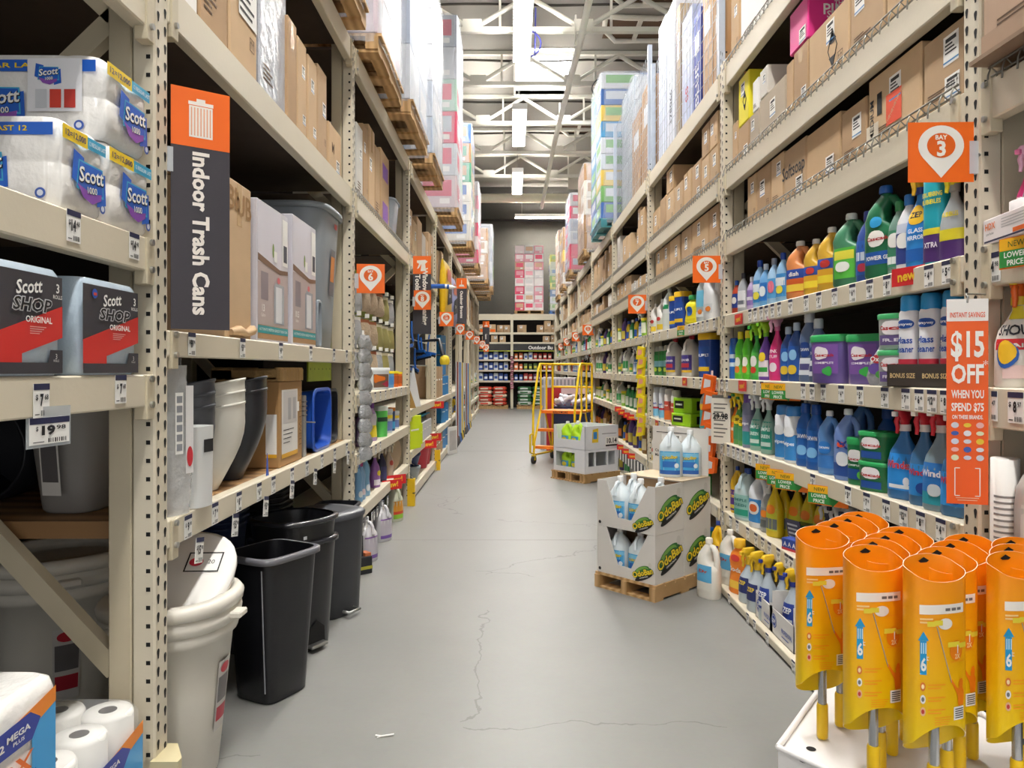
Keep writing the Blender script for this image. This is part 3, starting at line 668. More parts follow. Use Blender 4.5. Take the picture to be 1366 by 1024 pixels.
D('can_wipe', 'can', 'white and blue wipes canister', 'wipe_canister', 'can', .27, .046, .046, 'e9ecf0', '3a86cf', [B(.05, .5, 3.1, '3e8fd4'), O(0, .55, .7, .09, 'f4f6f8'), T('wipes', .34, .09, 'f2f6fa', 1.2)])
D('dawn_blue', 'bottle', 'blue dish soap bottle with white wave label', 'dish_soap_bottle', 'curve', .29, .046, .032, '1f5aa8', '1d4c9a', [B(.12, .6, .95, '2268bb'), T('DAWN', .48, .09, 'f4f6fa', 1.2), O(0, .26, .6, .08, '7fbbe8')])
D('jug_finish', 'bottle', 'translucent blue dish liquid bottle with round logo', 'dish_liquid_bottle', 'hjug', .33, .062, .042, '5f8fcb', 'dfe6ee', [O(0, .42, .6, .1, '2f7fd0'), T('DAWN', .42, .05, 'f4f6fa', .8), B(.1, .3, .85, '3b7bc6')])
D('jug_finishx', 'bottle', 'large translucent blue rinse bottle with X label', 'dish_liquid_bottle', 'hjug', .36, .075, .046, '7391cf', 'dfe6ee', [T('X', .5, .16, '1d3f96', .8), O(-.1, .5, .25, .04, 'e6542f'), B(.06, .24, .85, '2b4f9c'), O(0, .3, .4, .1, 'e8edf5')])
D('tub_green', 'tub', 'tall green pod tub with green lid', 'pod_tub', 'tub', .22, .06, .05, '1f7a48', '2b9a55', [O(0, .62, .5, .13, 'f3eff2'), T('Cascade', .55, .08, 'c0242f', .95), T('COMPLETE', .42, .05, 'f1f4f0', .9), B(.12, .34, .6, '24519c'), O(.3, .22, .22, .08, '5fc04a')], p=3.2)
D('tub_greens', 'tub', 'squat green pod tub with green lid', 'pod_tub', 'tub', .12, .075, .06, '1f7a48', '2b9a55', [O(0, .62, .4, .2, 'f3eff2'), T('Cascade', .55, .14, 'c0242f', .9), B(.1, .34, .5, '24519c')], p=3.2)
D('windex', 'bottle', 'blue window cleaner spray bottle with red head', 'spray_bottle', 'trig', .33, .062, .036, '2f6fae', 'f0eeee', [B(.1, .5, .95, '2a8fe0'), O(.4, .2, .2, .05, 'e6e9f3'), B(.12, .16, .6, 'e8eef5'), T('Windex', .38, .12, 'f4f3f6', 1.62), T('Windex', .38, .115, 'c8303e', 1.55)], trig='d42f41')
D('windex_slim', 'bottle', 'slim blue window cleaner spray bottle with red head', 'spray_bottle', 'trig', .33, .05, .034, '3c6f9e', 'f0eeee', [B(.1, .42, .95, '2f8fdc'), T('Windex', .34, .09, 'c8303e', 1.5), O(.2, .18, .3, .06, '264a9c')], trig='d42f41')
D('windex_clear', 'bottle', 'clear vinegar window spray bottle with red head', 'spray_bottle', 'trig', .33, .056, .036, '7f98a6', 'f0eeee', [B(.06, .46, .95, '2e9fb2'), B(.18, .46, .95, '2f7fd0'), T('Windex', .36, .09, 'f4f3f6', 1.5), O(0, .2, .3, .06, 'd7e6ef')], trig='d42f41')
# second shelf and ledge
D('box_yellow', 'bottle', 'yellow cleaner bottle with purple label', 'cleaner_bottle', 'hjug', .33, .05, .04, 'e8b81d', '27469b', [B(.06, .5, .9, '5a2f86'), T('ZEP', .36, .08, 'f4d44a', .9), B(.1, .18, .7, 'e3cf46')])
D('jug_simple', 'bottle', 'translucent gallon jug with teal label and blue cap', 'gallon_jug', 'jug', .31, .08, .07, 'c3d6d8', '2b4f9f', [B(.06, .5, .8, '93c2bb'), T('SIMPLE', .4, .07, '3d7f78', 1.2), T('GREEN', .3, .07, '3d7f78', 1.1), B(.1, .22, .7, '2d9c82')])
D('bleach', 'bottle', 'white bleach jug with blue and orange label', 'bleach_jug', 'hjug', .3, .06, .05, 'e6e9ee', 'dfe6f0', [B(.1, .52, .8, '3e8fd4'), O(0, .36, .55, .12, 'f4f6f8'), O(0, .36, .35, .07, 'e06a2c')])
D('bottle_grey', 'bottle', 'grey toilet gel bottle with orange splash', 'cleaner_bottle', 'dish', .25, .045, .032, 'a3a7a9', 'd4d6d6', [B(.1, .55, .9, '8d8f90'), O(0, .42, .5, .08, 'ee8a2a'), B(.12, .28, .7, '5f6466')])
D('spray_mold', 'bottle', 'yellow spray bottle with grey head', 'spray_bottle', 'trig', .34, .048, .034, 'd8bf1e', 'c9b11c', [B(.1, .44, .85, 'cfd03a'), O(0, .42, .55, .07, 'f08a2c'), B(.12, .28, .8, '6f777b')], trig='d9d8cf')
D('spray_dark', 'bottle', 'dark spray bottle with grey head', 'spray_bottle', 'trig', .27, .042, .03, '25253c', '25253c', [B(.1, .5, .9, '31315a'), B(.3, .42, .6, 'a6b2c2')], trig='b9bbbd')
D('jug_pump', 'bottle', 'white pump-spray jug with carry handle and blue label', 'sprayer_jug', 'hjug', .33, .07, .05, 'ece8de', 'efeae0', [B(.28, .56, .7, '5fb1de'), T('Dr', .46, .07, 'c44732', .6), B(.14, .26, .7, 'e4e2d8')])
D('bag_soda', 'bag', 'orange baking soda bag pinched at the top', 'soda_bag', 'curve', .3, .07, .04, 'f0872a', 'f0b92f', [T('Soda', .45, .12, 'f4f1ea', 1.2), B(.1, .24, .6, 'f4c94a'), O(0, .66, .45, .06, 'd23d35')])
D('zep_spray', 'bottle', 'clear empty spray bottle with blue collar and yellow head', 'spray_bottle', 'trig', .34, .052, .046, 'b7c2cc', '2b3b93', [B(.2, .52, .8, '31479d'), T('ZEP', .42, .11, 'f3f4f8', 1.0), B(.24, .3, .6, 'dbe1ea')], trig='e8bd26', p=2.1)
D('zep_small', 'bottle', 'round spray bottle with yellow collar and yellow pump head', 'spray_bottle', 'trig', .27, .055, .05, 'b9c4cc', 'e3b92b', [B(.2, .5, .7, '2c356e'), T('ZEP', .4, .1, 'efd24a', .8)], trig='e8bd26', p=2.1)
# bay between 5 and 7
D('jug_white', 'bottle', 'white cleaner jug with red and yellow label', 'cleaner_jug', 'hjug', .3, .055, .045, 'e9e6df', 'f0ede6', [B(.08, .42, .9, 'e6c63a'), B(.24, .42, .9, 'd9dfd2'), O(0, .4, .4, .06, 'c5403a')])
D('bottle_vin', 'bottle', 'white vinegar bottle with green patch', 'cleaner_bottle', 'hjug', .37, .055, .05, 'e8eae6', 'd9dad6', [B(.5, .6, .7, '27925c'), B(.1, .4, .8, 'dfe5de')])
D('box_blue', 'box', 'blue and yellow wipes packet', 'wipes_packet', 'tub', .27, .06, .045, '2a4a9c', 'f0c22c', [B(.1, .7, .8, '2450a6'), T('MULTI', .5, .09, 'f2f2f6', 1.1), B(.14, .24, .7, 'f0c22c')], p=5)
D('bag_yellow', 'bag', 'yellow pod pouch with green spout', 'pod_pouch', 'curve', .22, .085, .05, 'eadb2c', '2f9c4e', [O(0, .45, .35, .16, '2c61ad'), B(.1, .2, .7, 'd7c322')])
D('bottle_clear', 'bottle', 'clear sprayer bottle with blue and orange label', 'cleaner_bottle', 'dish', .36, .055, .045, 'b4bec4', 'cfd3d6', [B(.3, .62, .8, '6fbfe0'), B(.1, .2, .7, 'dfe5ea'), O(.2, .2, .3, .05, 'ef8b3a')])
D('jug_squarew', 'bottle', 'tall white slant-top jug', 'cleaner_jug', 'hjug', .36, .062, .06, 'e3e6ea', 'e3e6ea', [B(.12, .3, .7, 'd5dade'), O(.2, .2, .3, .05, 'ef8b3a')])
D('can_green', 'can', 'green cleaner can with grey cap', 'aerosol_can', 'can', .27, .034, .034, '2f7f3f', 'b9b6ae', [B(.3, .5, 3.1, '8ec9d8'), O(0, .2, .7, .07, 'b8d24a'), B(.5, .7, 3.1, '35944a')])
D('jug_redcap', 'bottle', 'translucent gallon jug with red cap and purple label', 'gallon_jug', 'jug', .32, .08, .07, 'c9c6c0', 'c02f3f', [B(.1, .52, .85, '4b3f92'), B(.1, .16, .85, 'e0b83a'), T('CLEANER', .4, .07, 'f2eef2', 1.1), B(.22, .32, .5, 'c63a4a')])
D('can_cleanor', 'can', 'white and orange splash cleaner can', 'aerosol_can', 'can', .28, .04, .04, 'e2dcd4', 'c9c7c2', [B(.06, .34, 3.1, 'ef7a2f'), B(.34, .62, 3.1, 'cf5142'), T('clean', .5, .08, 'f4efe8', 1.2)])
D('can_white', 'can', 'white spray can with blue lettering', 'aerosol_can', 'can', .28, .036, .036, 'e3e7ee', 'd2d4d6', [B(.06, .3, 3.1, '7cc4e6'), T('fresh', .48, .09, '2f52a5', 1.4), B(.3, .36, 3.1, 'c93845')])
D('bottle_tealgrey', 'bottle', 'grey bottle with teal sunburst label', 'cleaner_bottle', 'curve', .33, .046, .032, 'a9aeb2', '9fa6aa', [B(.12, .5, .9, '3fa6a4'), O(0, .56, .5, .07, 'ecc232')])
D('bottle_whblue', 'bottle', 'white bottle with navy cap', 'cleaner_bottle', 'curve', .3, .04, .03, 'e6e8ee', '22409a', [O(0, .4, .6, .1, 'd23d45'), B(.1, .24, .8, '3d72c0')])
D('jug_purple', 'bottle', 'purple cleaner jug with yellow label', 'cleaner_jug', 'hjug', .33, .068, .05, '3d2a66', '3b3f86', [B(.1, .46, .8, '41317a'), O(0, .34, .4, .12, 'e6c231'), B(.12, .18, .7, '2f59ae')])
D('bottle_yellowp', 'bottle', 'yellow and purple cleaner bottle', 'cleaner_bottle', 'curve', .3, .05, .035, 'dcb420', '5a3c8a', [B(.1, .4, .9, '6c4796'), O(0, .52, .5, .08, 'f2ead2')])
# small generic kinds for the far bays (one mesh each)
GEN = []
def G(key, look, *a, **k):
    k['lod'] = True; deftm(key, k.pop('cat', 'bottle'), look, *a, **k); GEN.append(key)
G('g_white', 'white cleaner bottle with coloured label', 'cleaner_bottle', 'hjug', .29, .055, .045, 'e4e4e0', 'd9dad8', [B(.1, .5, .85, '5aa05a'), B(.2, .32, .7, 'e8d23c')])
G('g_green', 'green cleaner bottle with white label', 'cleaner_bottle', 'dish', .29, .05, .04, '2f8a4a', 'e5e6e0', [B(.1, .5, .85, 'dfe9df')])
G('g_blue', 'blue spray bottle with white head', 'spray_bottle', 'trig', .3, .048, .035, '2b6fc0', 'e6e8ec', [B(.1, .45, .85, 'dfe6f2')], trig='e8eaee')
G('g_yellow', 'yellow cleaner bottle with blue label', 'cleaner_bottle', 'curve', .28, .046, .034, 'e6c325', '2c4b9e', [B(.12, .45, .9, '2d59b0')])
G('g_purple', 'purple cleaner jug', 'cleaner_jug', 'hjug', .31, .06, .048, '4b3478', '3d3f80', [B(.12, .45, .85, 'c9b84a')])
G('g_red', 'red spray can with white cap', 'aerosol_can', 'can', .27, .036, .036, 'c8383a', 'e8e6e2', [B(.3, .55, 3.1, 'f0ece6')], cat='can')
G('g_black', 'dark cleaner jug with orange label', 'cleaner_jug', 'hjug', .3, .056, .046, '2a2626', '9a3a2a', [B(.12, .46, .85, 'd9772f')])
G('g_gallon', 'milky gallon jug with green label', 'gallon_jug', 'jug', .31, .08, .07, 'd0cfc8', 'e6e6e2', [B(.1, .5, .85, '3c9a55'), B(.12, .22, .7, 'ece9df')])
G('g_lime', 'lime cleaner tub with yellow lid', 'cleaner_tub', 'tub', .2, .06, .05, '8fc23a', 'e8d838', [B(.2, .75, .85, 'e9efd8')], cat='tub')
G('g_amber', 'amber oil bottle with cream label', 'oil_bottle', 'dish', .3, .05, .038, '8a6430', '3b2a1c', [B(.12, .5, .9, 'e5d9b6')])
# ------------------------------------------------------------------ right rack, bay between the bay three and Bay 5 signs
BN = bayname(1, 0)
def W5(n): return 'on %s shelf ' % n + BN
bottlerow(1, 1.63, W5('fifth'), [(983, 'soap_red', .92), (992, 'soap_clear', 1.0), (1003, 'soap_purple', .95), (1014, 'soap_blue', 1.05), (1022, 'soap_sky', 1.0), (1033, 'soap_pink', 1.05), (1045, 'soap_blue', 1.0, 'pale blue hand soap bottle in second place'),
    (1068, 'jug_orange'), (1089, 'jug_yellow', .92, 'slim yellow dish liquid jug beside the orange jug'), (1110, 'jug_yellow', 1.0, 'yellow dish liquid jug beside the green jug'), (1136, 'jug_green', 1.0), (1158, 'gel_blue', 1.0), (1182, 'gel_green', .9), (1200, 'rinse_green', .95), (1213, 'rinse_blue', .98), (1229, 'spray_mirror', .92), (1253, 'can_teal', .98), (1274, 'can_grey', .95)], yaw=26, inset=.055)
REG[-12]['look'] = 'pale blue hand soap bottle beside the orange jug'
bottlerow(1, 1.24, W5('fourth'), [(980, 'spray_blue_sm', .95), (988, 'gloss_lime', 1.0, 'lime green cleaner bottle with yellow cap, farther'), (998, 'gloss_lime', 1.0, 'lime green cleaner bottle with yellow cap, nearer'), (1010, 'spray_lime', 1.0), (1022, 'spray_purple', 1.0), (1037, 'spray_pink', 1.0), (1052, 'poly_blue', .95, 'deep blue polish bottle beside the pink sprayer'), (1063, 'poly_blue', 1.0, 'deep blue polish bottle with gold flash'), (1080, 'dawn_clear', 1.0), (1092, 'dawn_clear', .88, 'shorter navy dish soap bottle with round logo'),
    (1116, 'tub_purple', .96, 'first purple pod tub with green lid'), (1166, 'tub_purple', .92, 'second purple pod tub, half behind', .1)], yaw=24, inset=.055)
bottlerow(1, 1.24, W5('fourth'), [(1203, 'tub_clear', .92, 'lower clear pod tub with green lid'), (1203, 'tub_clear', .92, 'upper clear pod tub stacked on the lower one', .055, .127)], yaw=30)
# three white glass cleaner cans in a dark printed tray
def bonus_tray():
    m = MB(); K = C('3a332e', .6, noise=.06)
    for a in ((-.14, .14, -.05, -.046, 0, .075), (-.14, .14, .046, .05, 0, .06), (-.14, -.136, -.05, .05, 0, .07), (.136, .14, -.05, .05, 0, .07), (-.14, .14, -.05, .05, 0, .003)): m.box(*a, K)
    fm = flat(-.05); fs = planefm((.14, 0, 0), (0, 1, 0), (0, 0, 1))
    for u in (-.07, .07): m.text(fm, 'BONUS SIZE', .022, C('d9bf8a', .6, noise=0), u, .037, bold=.02, fit=.11)
    m.text(fs, 'BONUS', .02, C('d9bf8a', .6, noise=0), 0, .037, bold=.02)
    return assemble('display_tray', [('tray', m)])
TM['bonus'] = Tm(bonus_tray, 'tray', 'dark cardboard tray with gold lettering')
yb = ypx(1, 1243, XR + .06); place('bonus', (XR + .06, yb, 1.241), R(-90 + 14), 1.0, W5('fourth'))
for i, (dx, lk) in enumerate(((-.088, 'hindmost'), (0, 'middle'), (.088, 'foremost'))):
    a = R(-76); place('can_glass', (XR + .06 + dx * math.cos(a), yb + dx * math.sin(a), 1.246), R(-62), 1.0, W5('fourth'), '%s white glass cleaner can with blue cap' % lk)
# crumpled silver pouch
def pouch():
    m = MB(); c = C('c9cbd4', .25, .4, noise=.1, bump=.3, bscale=40)
    m.loft([se(0, .05, .025, 14), se(.03, .062, .032, 14), se(.09, .05, .026, 14, 2.4, .006), se(.13, .03, .014, 14, 2.2, .012), se(.165, .024, .003, 14, 2, .02)], c)
    fm = lambda u, v, e=0: (u, -.032 - e + v * .06, v)
    m.disc(fm, -.01, .06, .028, .02, C('6a4fa0', .4, noise=0), .002); m.disc(fm, 0, .095, .026, .016, C('c93845', .4, noise=0), .003); m.text(fm, 'OxiO', .026, PAPER, 0, .095, bold=.02, e=.004); m.disc(fm, .01, .04, .018, .014, C('4f9f4a', .4, noise=0), .003)
    return m.build('detergent_pouch')
TM['pouch'] = Tm(pouch, 'pouch', 'crumpled silver and purple detergent pouch')
place('pouch', (XR + .035, ypx(1, 1178, XR + .035), 1.241), R(-60), 1.0, W5('fourth'))
bottlerow(1, .85, W5('third'), [(982, 'spray_orange', .95), (987, 'spray_yellow', 1.0, 'yellow-green spray bottle, farther of two'), (993, 'spray_yellow', .95, 'yellow-green spray bottle, nearer of two'), (1000, 'can_purple', 1.0), (1011, 'spray_teal', 1.0, 'clear teal-label spray bottle, farther of two'), (1026, 'spray_teal', 1.0, 'clear teal-label spray bottle, nearer of two'), (1048, 'can_wipe', 1.0, 'white and blue wipes canister, farther of two'), (1061, 'can_wipe', 1.0, 'white and blue wipes canister, nearer of two'), (1075, 'dawn_blue', 1.0, 'blue dish soap bottle, farther of two'), (1089, 'dawn_blue', 1.0, 'blue dish soap bottle, nearer of two'),
    (1107, 'jug_finish', .82), (1132, 'jug_finishx', .8), (1150, 'tub_green', .83), (1207, 'windex', .95), (1234, 'windex_slim', .98), (1256, 'windex_clear', 1.0), (1278, 'windex_slim', .97, 'slim red-headed bottle behind orange sign')], yaw=26, inset=.06)
bottlerow(1, .85, W5('third'), [(1174, 'tub_greens', .9, 'lower squat green pod tub', .06), (1174, 'tub_greens', .9, 'upper squat green pod tub', .06, .11)], yaw=26)
bottlerow(1, .85, W5('third'), [(1085, 'spray_teal', .95, 'clear spray bottle in the row behind', .24), (1150, 'jug_finish', .95, 'blue bottle behind the green tubs', .24), (1184, 'dawn_blue', 1.0, 'dark blue bottle behind the green tubs', .24)], yaw=26)
bottlerow(1, .43, W5('second'), [(984, 'box_yellow', .85), (998, 'jug_simple', .95), (1014, 'bleach', 1.0), (1025, 'bottle_grey', .95), (1034, 'spray_mold', 1.0, 'yellow spray bottle with grey head in front'), (1046, 'spray_mold', 1.0, 'second yellow spray bottle beside the front one', .12), (1064, 'spray_mold', 1.0, 'third yellow spray bottle in the shade', .16), (1080, 'spray_mold', 1.0, 'fourth yellow spray bottle in the shade', .18), (1098, 'spray_mold', 1.0, 'fifth yellow spray bottle in the shade', .2),
    (1104, 'spray_dark', 1.0, 'dark spray bottle with grey head, farther of three', .12), (1118, 'spray_dark', 1.0, 'dark spray bottle with grey head, middle of three', .12), (1134, 'spray_dark', 1.0, 'dark spray bottle with grey head, foremost of three', .12)], yaw=26, inset=.065)
# soap pad boxes under a propped card
m = MB(); m.box(-.055, .055, -.03, .03, 0, .055, C('2e4aa3', .5, noise=.03), .002); fm = flat(-.03)
for u in (-.03, 0, .03): m.text(fm, 'A', .03, C('f2eef2', .5, noise=0), u, .03, bold=.03)
m.patch(fm, -.054, .054, 0, .012, C('c83b45', .5, noise=0)); m.text(planefm((.055, 0, 0), (0, 1, 0), (0, 0, 1)), 'KAT', .025, PAPER, 0, .03)
o = m.build('soap_pad_box'); o.location = (XR + .05, ypx(1, 1060, XR + .05), .431); o.rotation_euler = (0, 0, R(-70)); reg(o, 'box', 'small blue and red soap pad box', W5('second'))
m = MB(); m.box(-.05, .05, -.002, .002, 0, .13, C('4b4a66', .6, noise=.05)); fm = flat(-.002)
for i in range(4): m.patch(fm, -.04, .03, .1 - .022 * i, .11 - .022 * i, C('c9cbd6', .6, noise=0))
o = m.build('shelf_card'); o.location = (XR + .1, ypx(1, 1063, XR + .1), .431); o.rotation_euler = (R(12), 0, R(-70)); reg(o, 'card', 'small dark info card leaning behind the soap pad box')
m = MB(); m.lathe([(.06, 0), (.06, .1), (.062, .1), (.062, .108)], C('2f7a45', .35, noise=.05), 20); m.patch(lambda u, v, e=0: ((.06 + e) * math.sin(u / .06), -(.06 + e) * math.cos(u / .06), v), -.09, .09, .03, .07, C('d9c93a', .4, noise=0), 10)
o = m.build('cleanser_tin'); o.location = (XR + .16, ypx(1, 1080, XR + .16), .431); reg(o, 'tin', 'green and yellow cleanser tin behind the info card')
# bottom ledge
XLG = 1.207
bottlerow(1, .05, 'on bottom ledge ' + BN, [(974, 'jug_pump', .95), (987, 'bag_soda', 1.0), (999, 'zep_small', 1.0, 'round spray bottle with yellow pump head, farther'), (1011, 'zep_small', 1.05, 'round spray bottle with yellow pump head, nearer'), (1025, 'zep_spray', .95, 'tall clear spray bottle with large blue label')], xf=XLG, yaw=26, inset=.07)
bottlerow(1, .05, 'on bottom ledge ' + BN, [(1043, 'zep_spray', .92, 'clear spray bottle, farther of two in white cartons', .1), (1058, 'zep_spray', .95, 'clear spray bottle, nearer of two in white cartons', .1)], xf=XLG, yaw=26)
def open_tray(w, d, h, hb, txt):
    m = MB(); c = C('d8d5d2', .7, noise=.05); ci = C('7a5c44', .8, noise=.08)
    m.box(-w / 2, w / 2, -d / 2, -d / 2 + .004, 0, h, c); m.box(-w / 2, -w / 2 + .004, -d / 2, d / 2, 0, h * 1.1, c); m.box(w / 2 - .004, w / 2, -d / 2, d / 2, 0, hb, c)
    m.box(-w / 2, w / 2, d / 2 - .004, d / 2, 0, hb, ci); m.box(-w / 2, w / 2, -d / 2, d / 2, 0, .004, ci); m.box(-w / 2 + .004, w / 2 - .004, -d / 2 + .0045, -d / 2 + .006, 0.004, h, ci)
    fm = flat(-d / 2); B_ = C('2f4fa8', .5, noise=0); m.disc(fm, -w * .3, h * .55, .032, .032, B_, n=24); m.disc(fm, -w * .3, h * .55, .027, .027, PAPER, .0014, 24); m.disc(fm, -w * .3, h * .55, .024, .024, B_, .0018, 24); m.text(fm, 'ZEP', .022, PAPER, -w * .3, h * .55, bold=.03, e=.0026)
    m.text(fm, txt, .028, B_, w * .02, h * .45, 'l', bold=.02, fit=w * .42); m.patch(fm, w * .02, w * .3, h * .2, h * .24, B_)
    return m.build('cut_carton')
for i, (px, look) in enumerate(((1040, 'farther white cut-open carton holding clear spray bottles'), (1058, 'nearer white cut-open carton with blue round emblem'))):
    y = ypx(1, px, XLG + .1); o = open_tray(.3 if i else .24, .2, .12, .2, 'PROFESSIONAL'); o.location = (XLG + .13, y - (.04 if i else -.02), .051); o.rotation_euler = (0, 0, R(-90)); reg(o, 'carton', look, 'on bottom ledge')
place('jug_pump', (1.13, 4.22, 0), R(-55), 1.02, '', 'white pump-spray jug standing on the floor at the shelf corner')
# price tags on this bay
def tags(s, k, i, pxs, prices, xf=None, dz=-.04, sc=1., tilt=0.):
    sh = SHELVES[(s, k, i)]; X0 = XF(s) if xf is None else xf; z = (LV_R if s > 0 else LV_L(k))[i][0]
    for j, px in enumerate(pxs): tag_on(sh, s, ypx(s, px, X0), z + dz, prices[j % len(prices)], sc, x=X0 + (0 if not tilt else -.004), tilt=tilt)
PR = ['4.98', '5.47', '3.97', '7.98', '6.48', '12.98', '8.97']
tags(1, 0, 4, [967, 1001, 1008, 1016, 1023, 1031, 1040, 1055, 1076, 1093, 1114, 1138, 1161, 1184, 1240, 1264], PR)
tags(1, 0, 3, [964, 970, 1007, 1017, 1072, 1084, 1099, 1123, 1148, 1181, 1209, 1227, 1244, 1262], PR)
tags(1, 0, 2, [963, 972, 979, 985, 992, 1001, 1010, 1020, 1085, 1132, 1157, 1183, 1206, 1229, 1256], PR)
tags(1, 0, 1, [965, 975, 984, 998, 1009, 1018, 1027, 1039, 1050, 1056], PR)
tags(1, 0, 0, [973, 998, 1007, 1024, 1059], PR, xf=XLG, dz=-.02, sc=.75)
# promotional cards on the shelf lips
def new_card():
    m = MB(); fm = flat(); m.box(-.07, .07, 0, .0015, -.03, .03, C('d8262c', .45, noise=.03)); m.text(fm, 'new!', .045, C('f4c632', .5, noise=0), 0, .002, bold=.03, rot=3); return m.build('promo_card')
def lower_card():
    m = MB(); fm = flat(); m.box(-.07, .11, 0, .0012, -.04, .04, C('f07a1d', .45, noise=.03)); m.patch(fm, -.068, .055, .008, .038, C('f2b51c', .45, noise=0)); m.poly(fm, [(-.068, -.036), (.04, -.036), (.04, -.046), (.07, -.014), (.04, .014), (.04, .007), (-.068, .007)], C('2c8a3c', .45, noise=0), .0012)
    m.text(fm, 'NEW', .022, C('3a5c22', .5, noise=0), -.015, .023, e=.002); m.text(fm, 'LOWER', .02, PAPER, -.018, -.004, bold=.02, e=.002); m.text(fm, 'PRICE', .02, PAPER, -.018, -.025, bold=.02, e=.002); return m.build('promo_card')
TM['new'] = Tm(new_card, 'card', 'red promo card with yellow lettering'); TM['lower'] = Tm(lower_card, 'card', 'orange promo card with green arrow')
def card(key, s, px, z, look, X0=None, yaw=0, sc=1.):
    X0 = (XF(s) - .006) if X0 is None else X0; return place(key, (s * X0, ypx(s, px, X0), z), FR(s) + s * R(yaw), sc, '', look)
card('new', 1, 985, 1.585, 'red promo card clipped on fifth shelf under the red soap bottle'); card('new', 1, 1211, 1.605, 'larger red promo card on fifth shelf under the gel jugs', yaw=15)
card('new', 1, 990, 1.205, 'red promo card on fourth shelf under the lime bottles')
card('lower', 1, 1030, 1.19, 'orange and green price card on fourth shelf, farther of two overlapping', yaw=30); card('lower', 1, 1042, 1.19, 'orange and green price card on fourth shelf, nearer of two overlapping', X0=XR - .012, yaw=30)
for px, lk in ((1024, 'hindmost of three overlapping'), (1040, 'middle of three overlapping'), (1052, 'foremost of three overlapping')): card('lower', 1, px, .775, 'orange and green price card on third shelf, ' + lk, yaw=38, X0=XR - .008 - .004 * (px - 1024) / 14)
card('lower', 1, 1098, .775, 'orange and green price card alone on third shelf under the blue bottles', yaw=36, X0=XR - .012)
# cartons on the upper levels of this bay
C3 = 'on lower carton level ' + BN; C4 = 'on upper carton level ' + BN; C5 = 'on rack top ' + BN
YEL = C('efe02a', .5, noise=.04); PINK = C('e0338a', .45, noise=.04); GRYB = C('b3a48f', .7, noise=.06)
cartonrow(1, 2.115, C3, [(997, 1009, .27, 'narrow brown carton at the far end'), (1009.5, 1028, .29, 'brown carton with a downward triangle mark', dict(marks=('stick', 'arrow'))), (1028.5, 1045, .27, 'brown carton with a blank white sticker', dict(marks=('stick', 'bars'))), (1045.5, 1075, .25, 'brown carton with dark soap emblem', dict(marks=('arrow', 'stick2'), big=[('Softsoap', .09, -.05, .55, INK, 0, .28)])), (1075.5, 1121, .24, 'brown carton numbered 5', dict(marks=('stick2', 'arrow'), side=[('5', .06, -.25, .6)])), (1122, 1156, .22, 'brown carton with crumpled white label', dict(marks=('stick', 'bars'), dz=.0)),
    (1158, 1229, .275, 'wide brown moving box with orange square emblem', dict(marks=('stick', 'bars'), big=[('MEDIUM', .04, -.42, .4, INK, 90)])), (1231, 1288, .235, 'brown carton with arrow icons', dict(marks=('stick', 'stick2', 'arrow', 'bars')))])
o = bpy.data.objects[[r for r in REG if 'moving box' in r['look']][0]['o'].name]
mb = MB(); fm = flat(-.21); mb.patch(fm, -.045, .06, .05, .16, C('e5502c', .6, noise=.05), e=.0012)
for i in range(5): mb.text(fm, 'THE', .018, CARD[2], -.03 + .02 * i, .07 + .017 * i, rot=45, e=.002)
k_ = mb.build('printed_emblem', o); k_['label'] = 'orange square emblem'
mb = MB(); mb.patch(fm, -.11, -.075, .11, .19, HOLE, e=.0012); mb.patch(fm, -.19, -.1, .0, .09, C('d9cdb8', .3, noise=.2), e=.0014); k_ = mb.build('torn_patch', o)
cartonrow(1, 2.515, C4, [(977, 984, .26, 'thin brown carton against the upright'), (984.5, 999, .2, 'brown carton under the yellow box', dict(marks=('stick2',))), (1000, 1012.5, .2, 'pale brown carton beside the yellow box', dict(marks=('stick',), col=GRYB)), (1013, 1048, .23, 'pale carton printed 9353', dict(marks=('stick',), col=GRYB, side=[('9353', .07, -.1, .72), ('soap', .03, -.1, .4)])), (1049, 1058, .26, 'slim brown carton near the pink carton', dict(marks=())), (1058.5, 1078, .28, 'brown carton under the pink carton', dict(marks=('stick2', 'tape'))), (1079, 1133, .275, 'large brown carton with black diamond mark', dict(marks=('stick', 'diamond', 'arrow'))), (1134, 1180, .3, 'large brown carton with faded print', dict(marks=('stick', 'bars'))), (1182, 1262, .27, 'large plain brown carton', dict(marks=('arrow',)))])
cartonrow(1, 2.515, C4, [(985, 999, .28, 'bright yellow carton stacked on a brown one', dict(dz=.202, col=YEL, marks=('stick', 'diamond'))), (1004, 1012, .17, 'white shrink pack of bottles', dict(dz=.202, col=WHITE, marks=('bars',), name='shrink_pack')), (1013.5, 1024, .15, 'pale carton top pack with gold tubes', dict(dz=.232, col=C('d5cfc4', .4, noise=.1), marks=('stick',), name='shrink_pack')), (1053, 1078, .2, 'hot pink carton with white lettering', dict(dz=.285, col=PINK, marks=('stick2',), side=[('THE', .03, -.15, .78), ('PINK', .07, -.15, .64), ('STUFF', .045, -.15, .52)], ink=PAPER))])
cartonrow(1, 3.165, C5, [(975, 986, .4, 'brown carton at the near end', {}), (988, 1030, .3, 'white wrapped pack at the near end', dict(col=WHITE, marks=('bars',), name='shrink_pack'))])
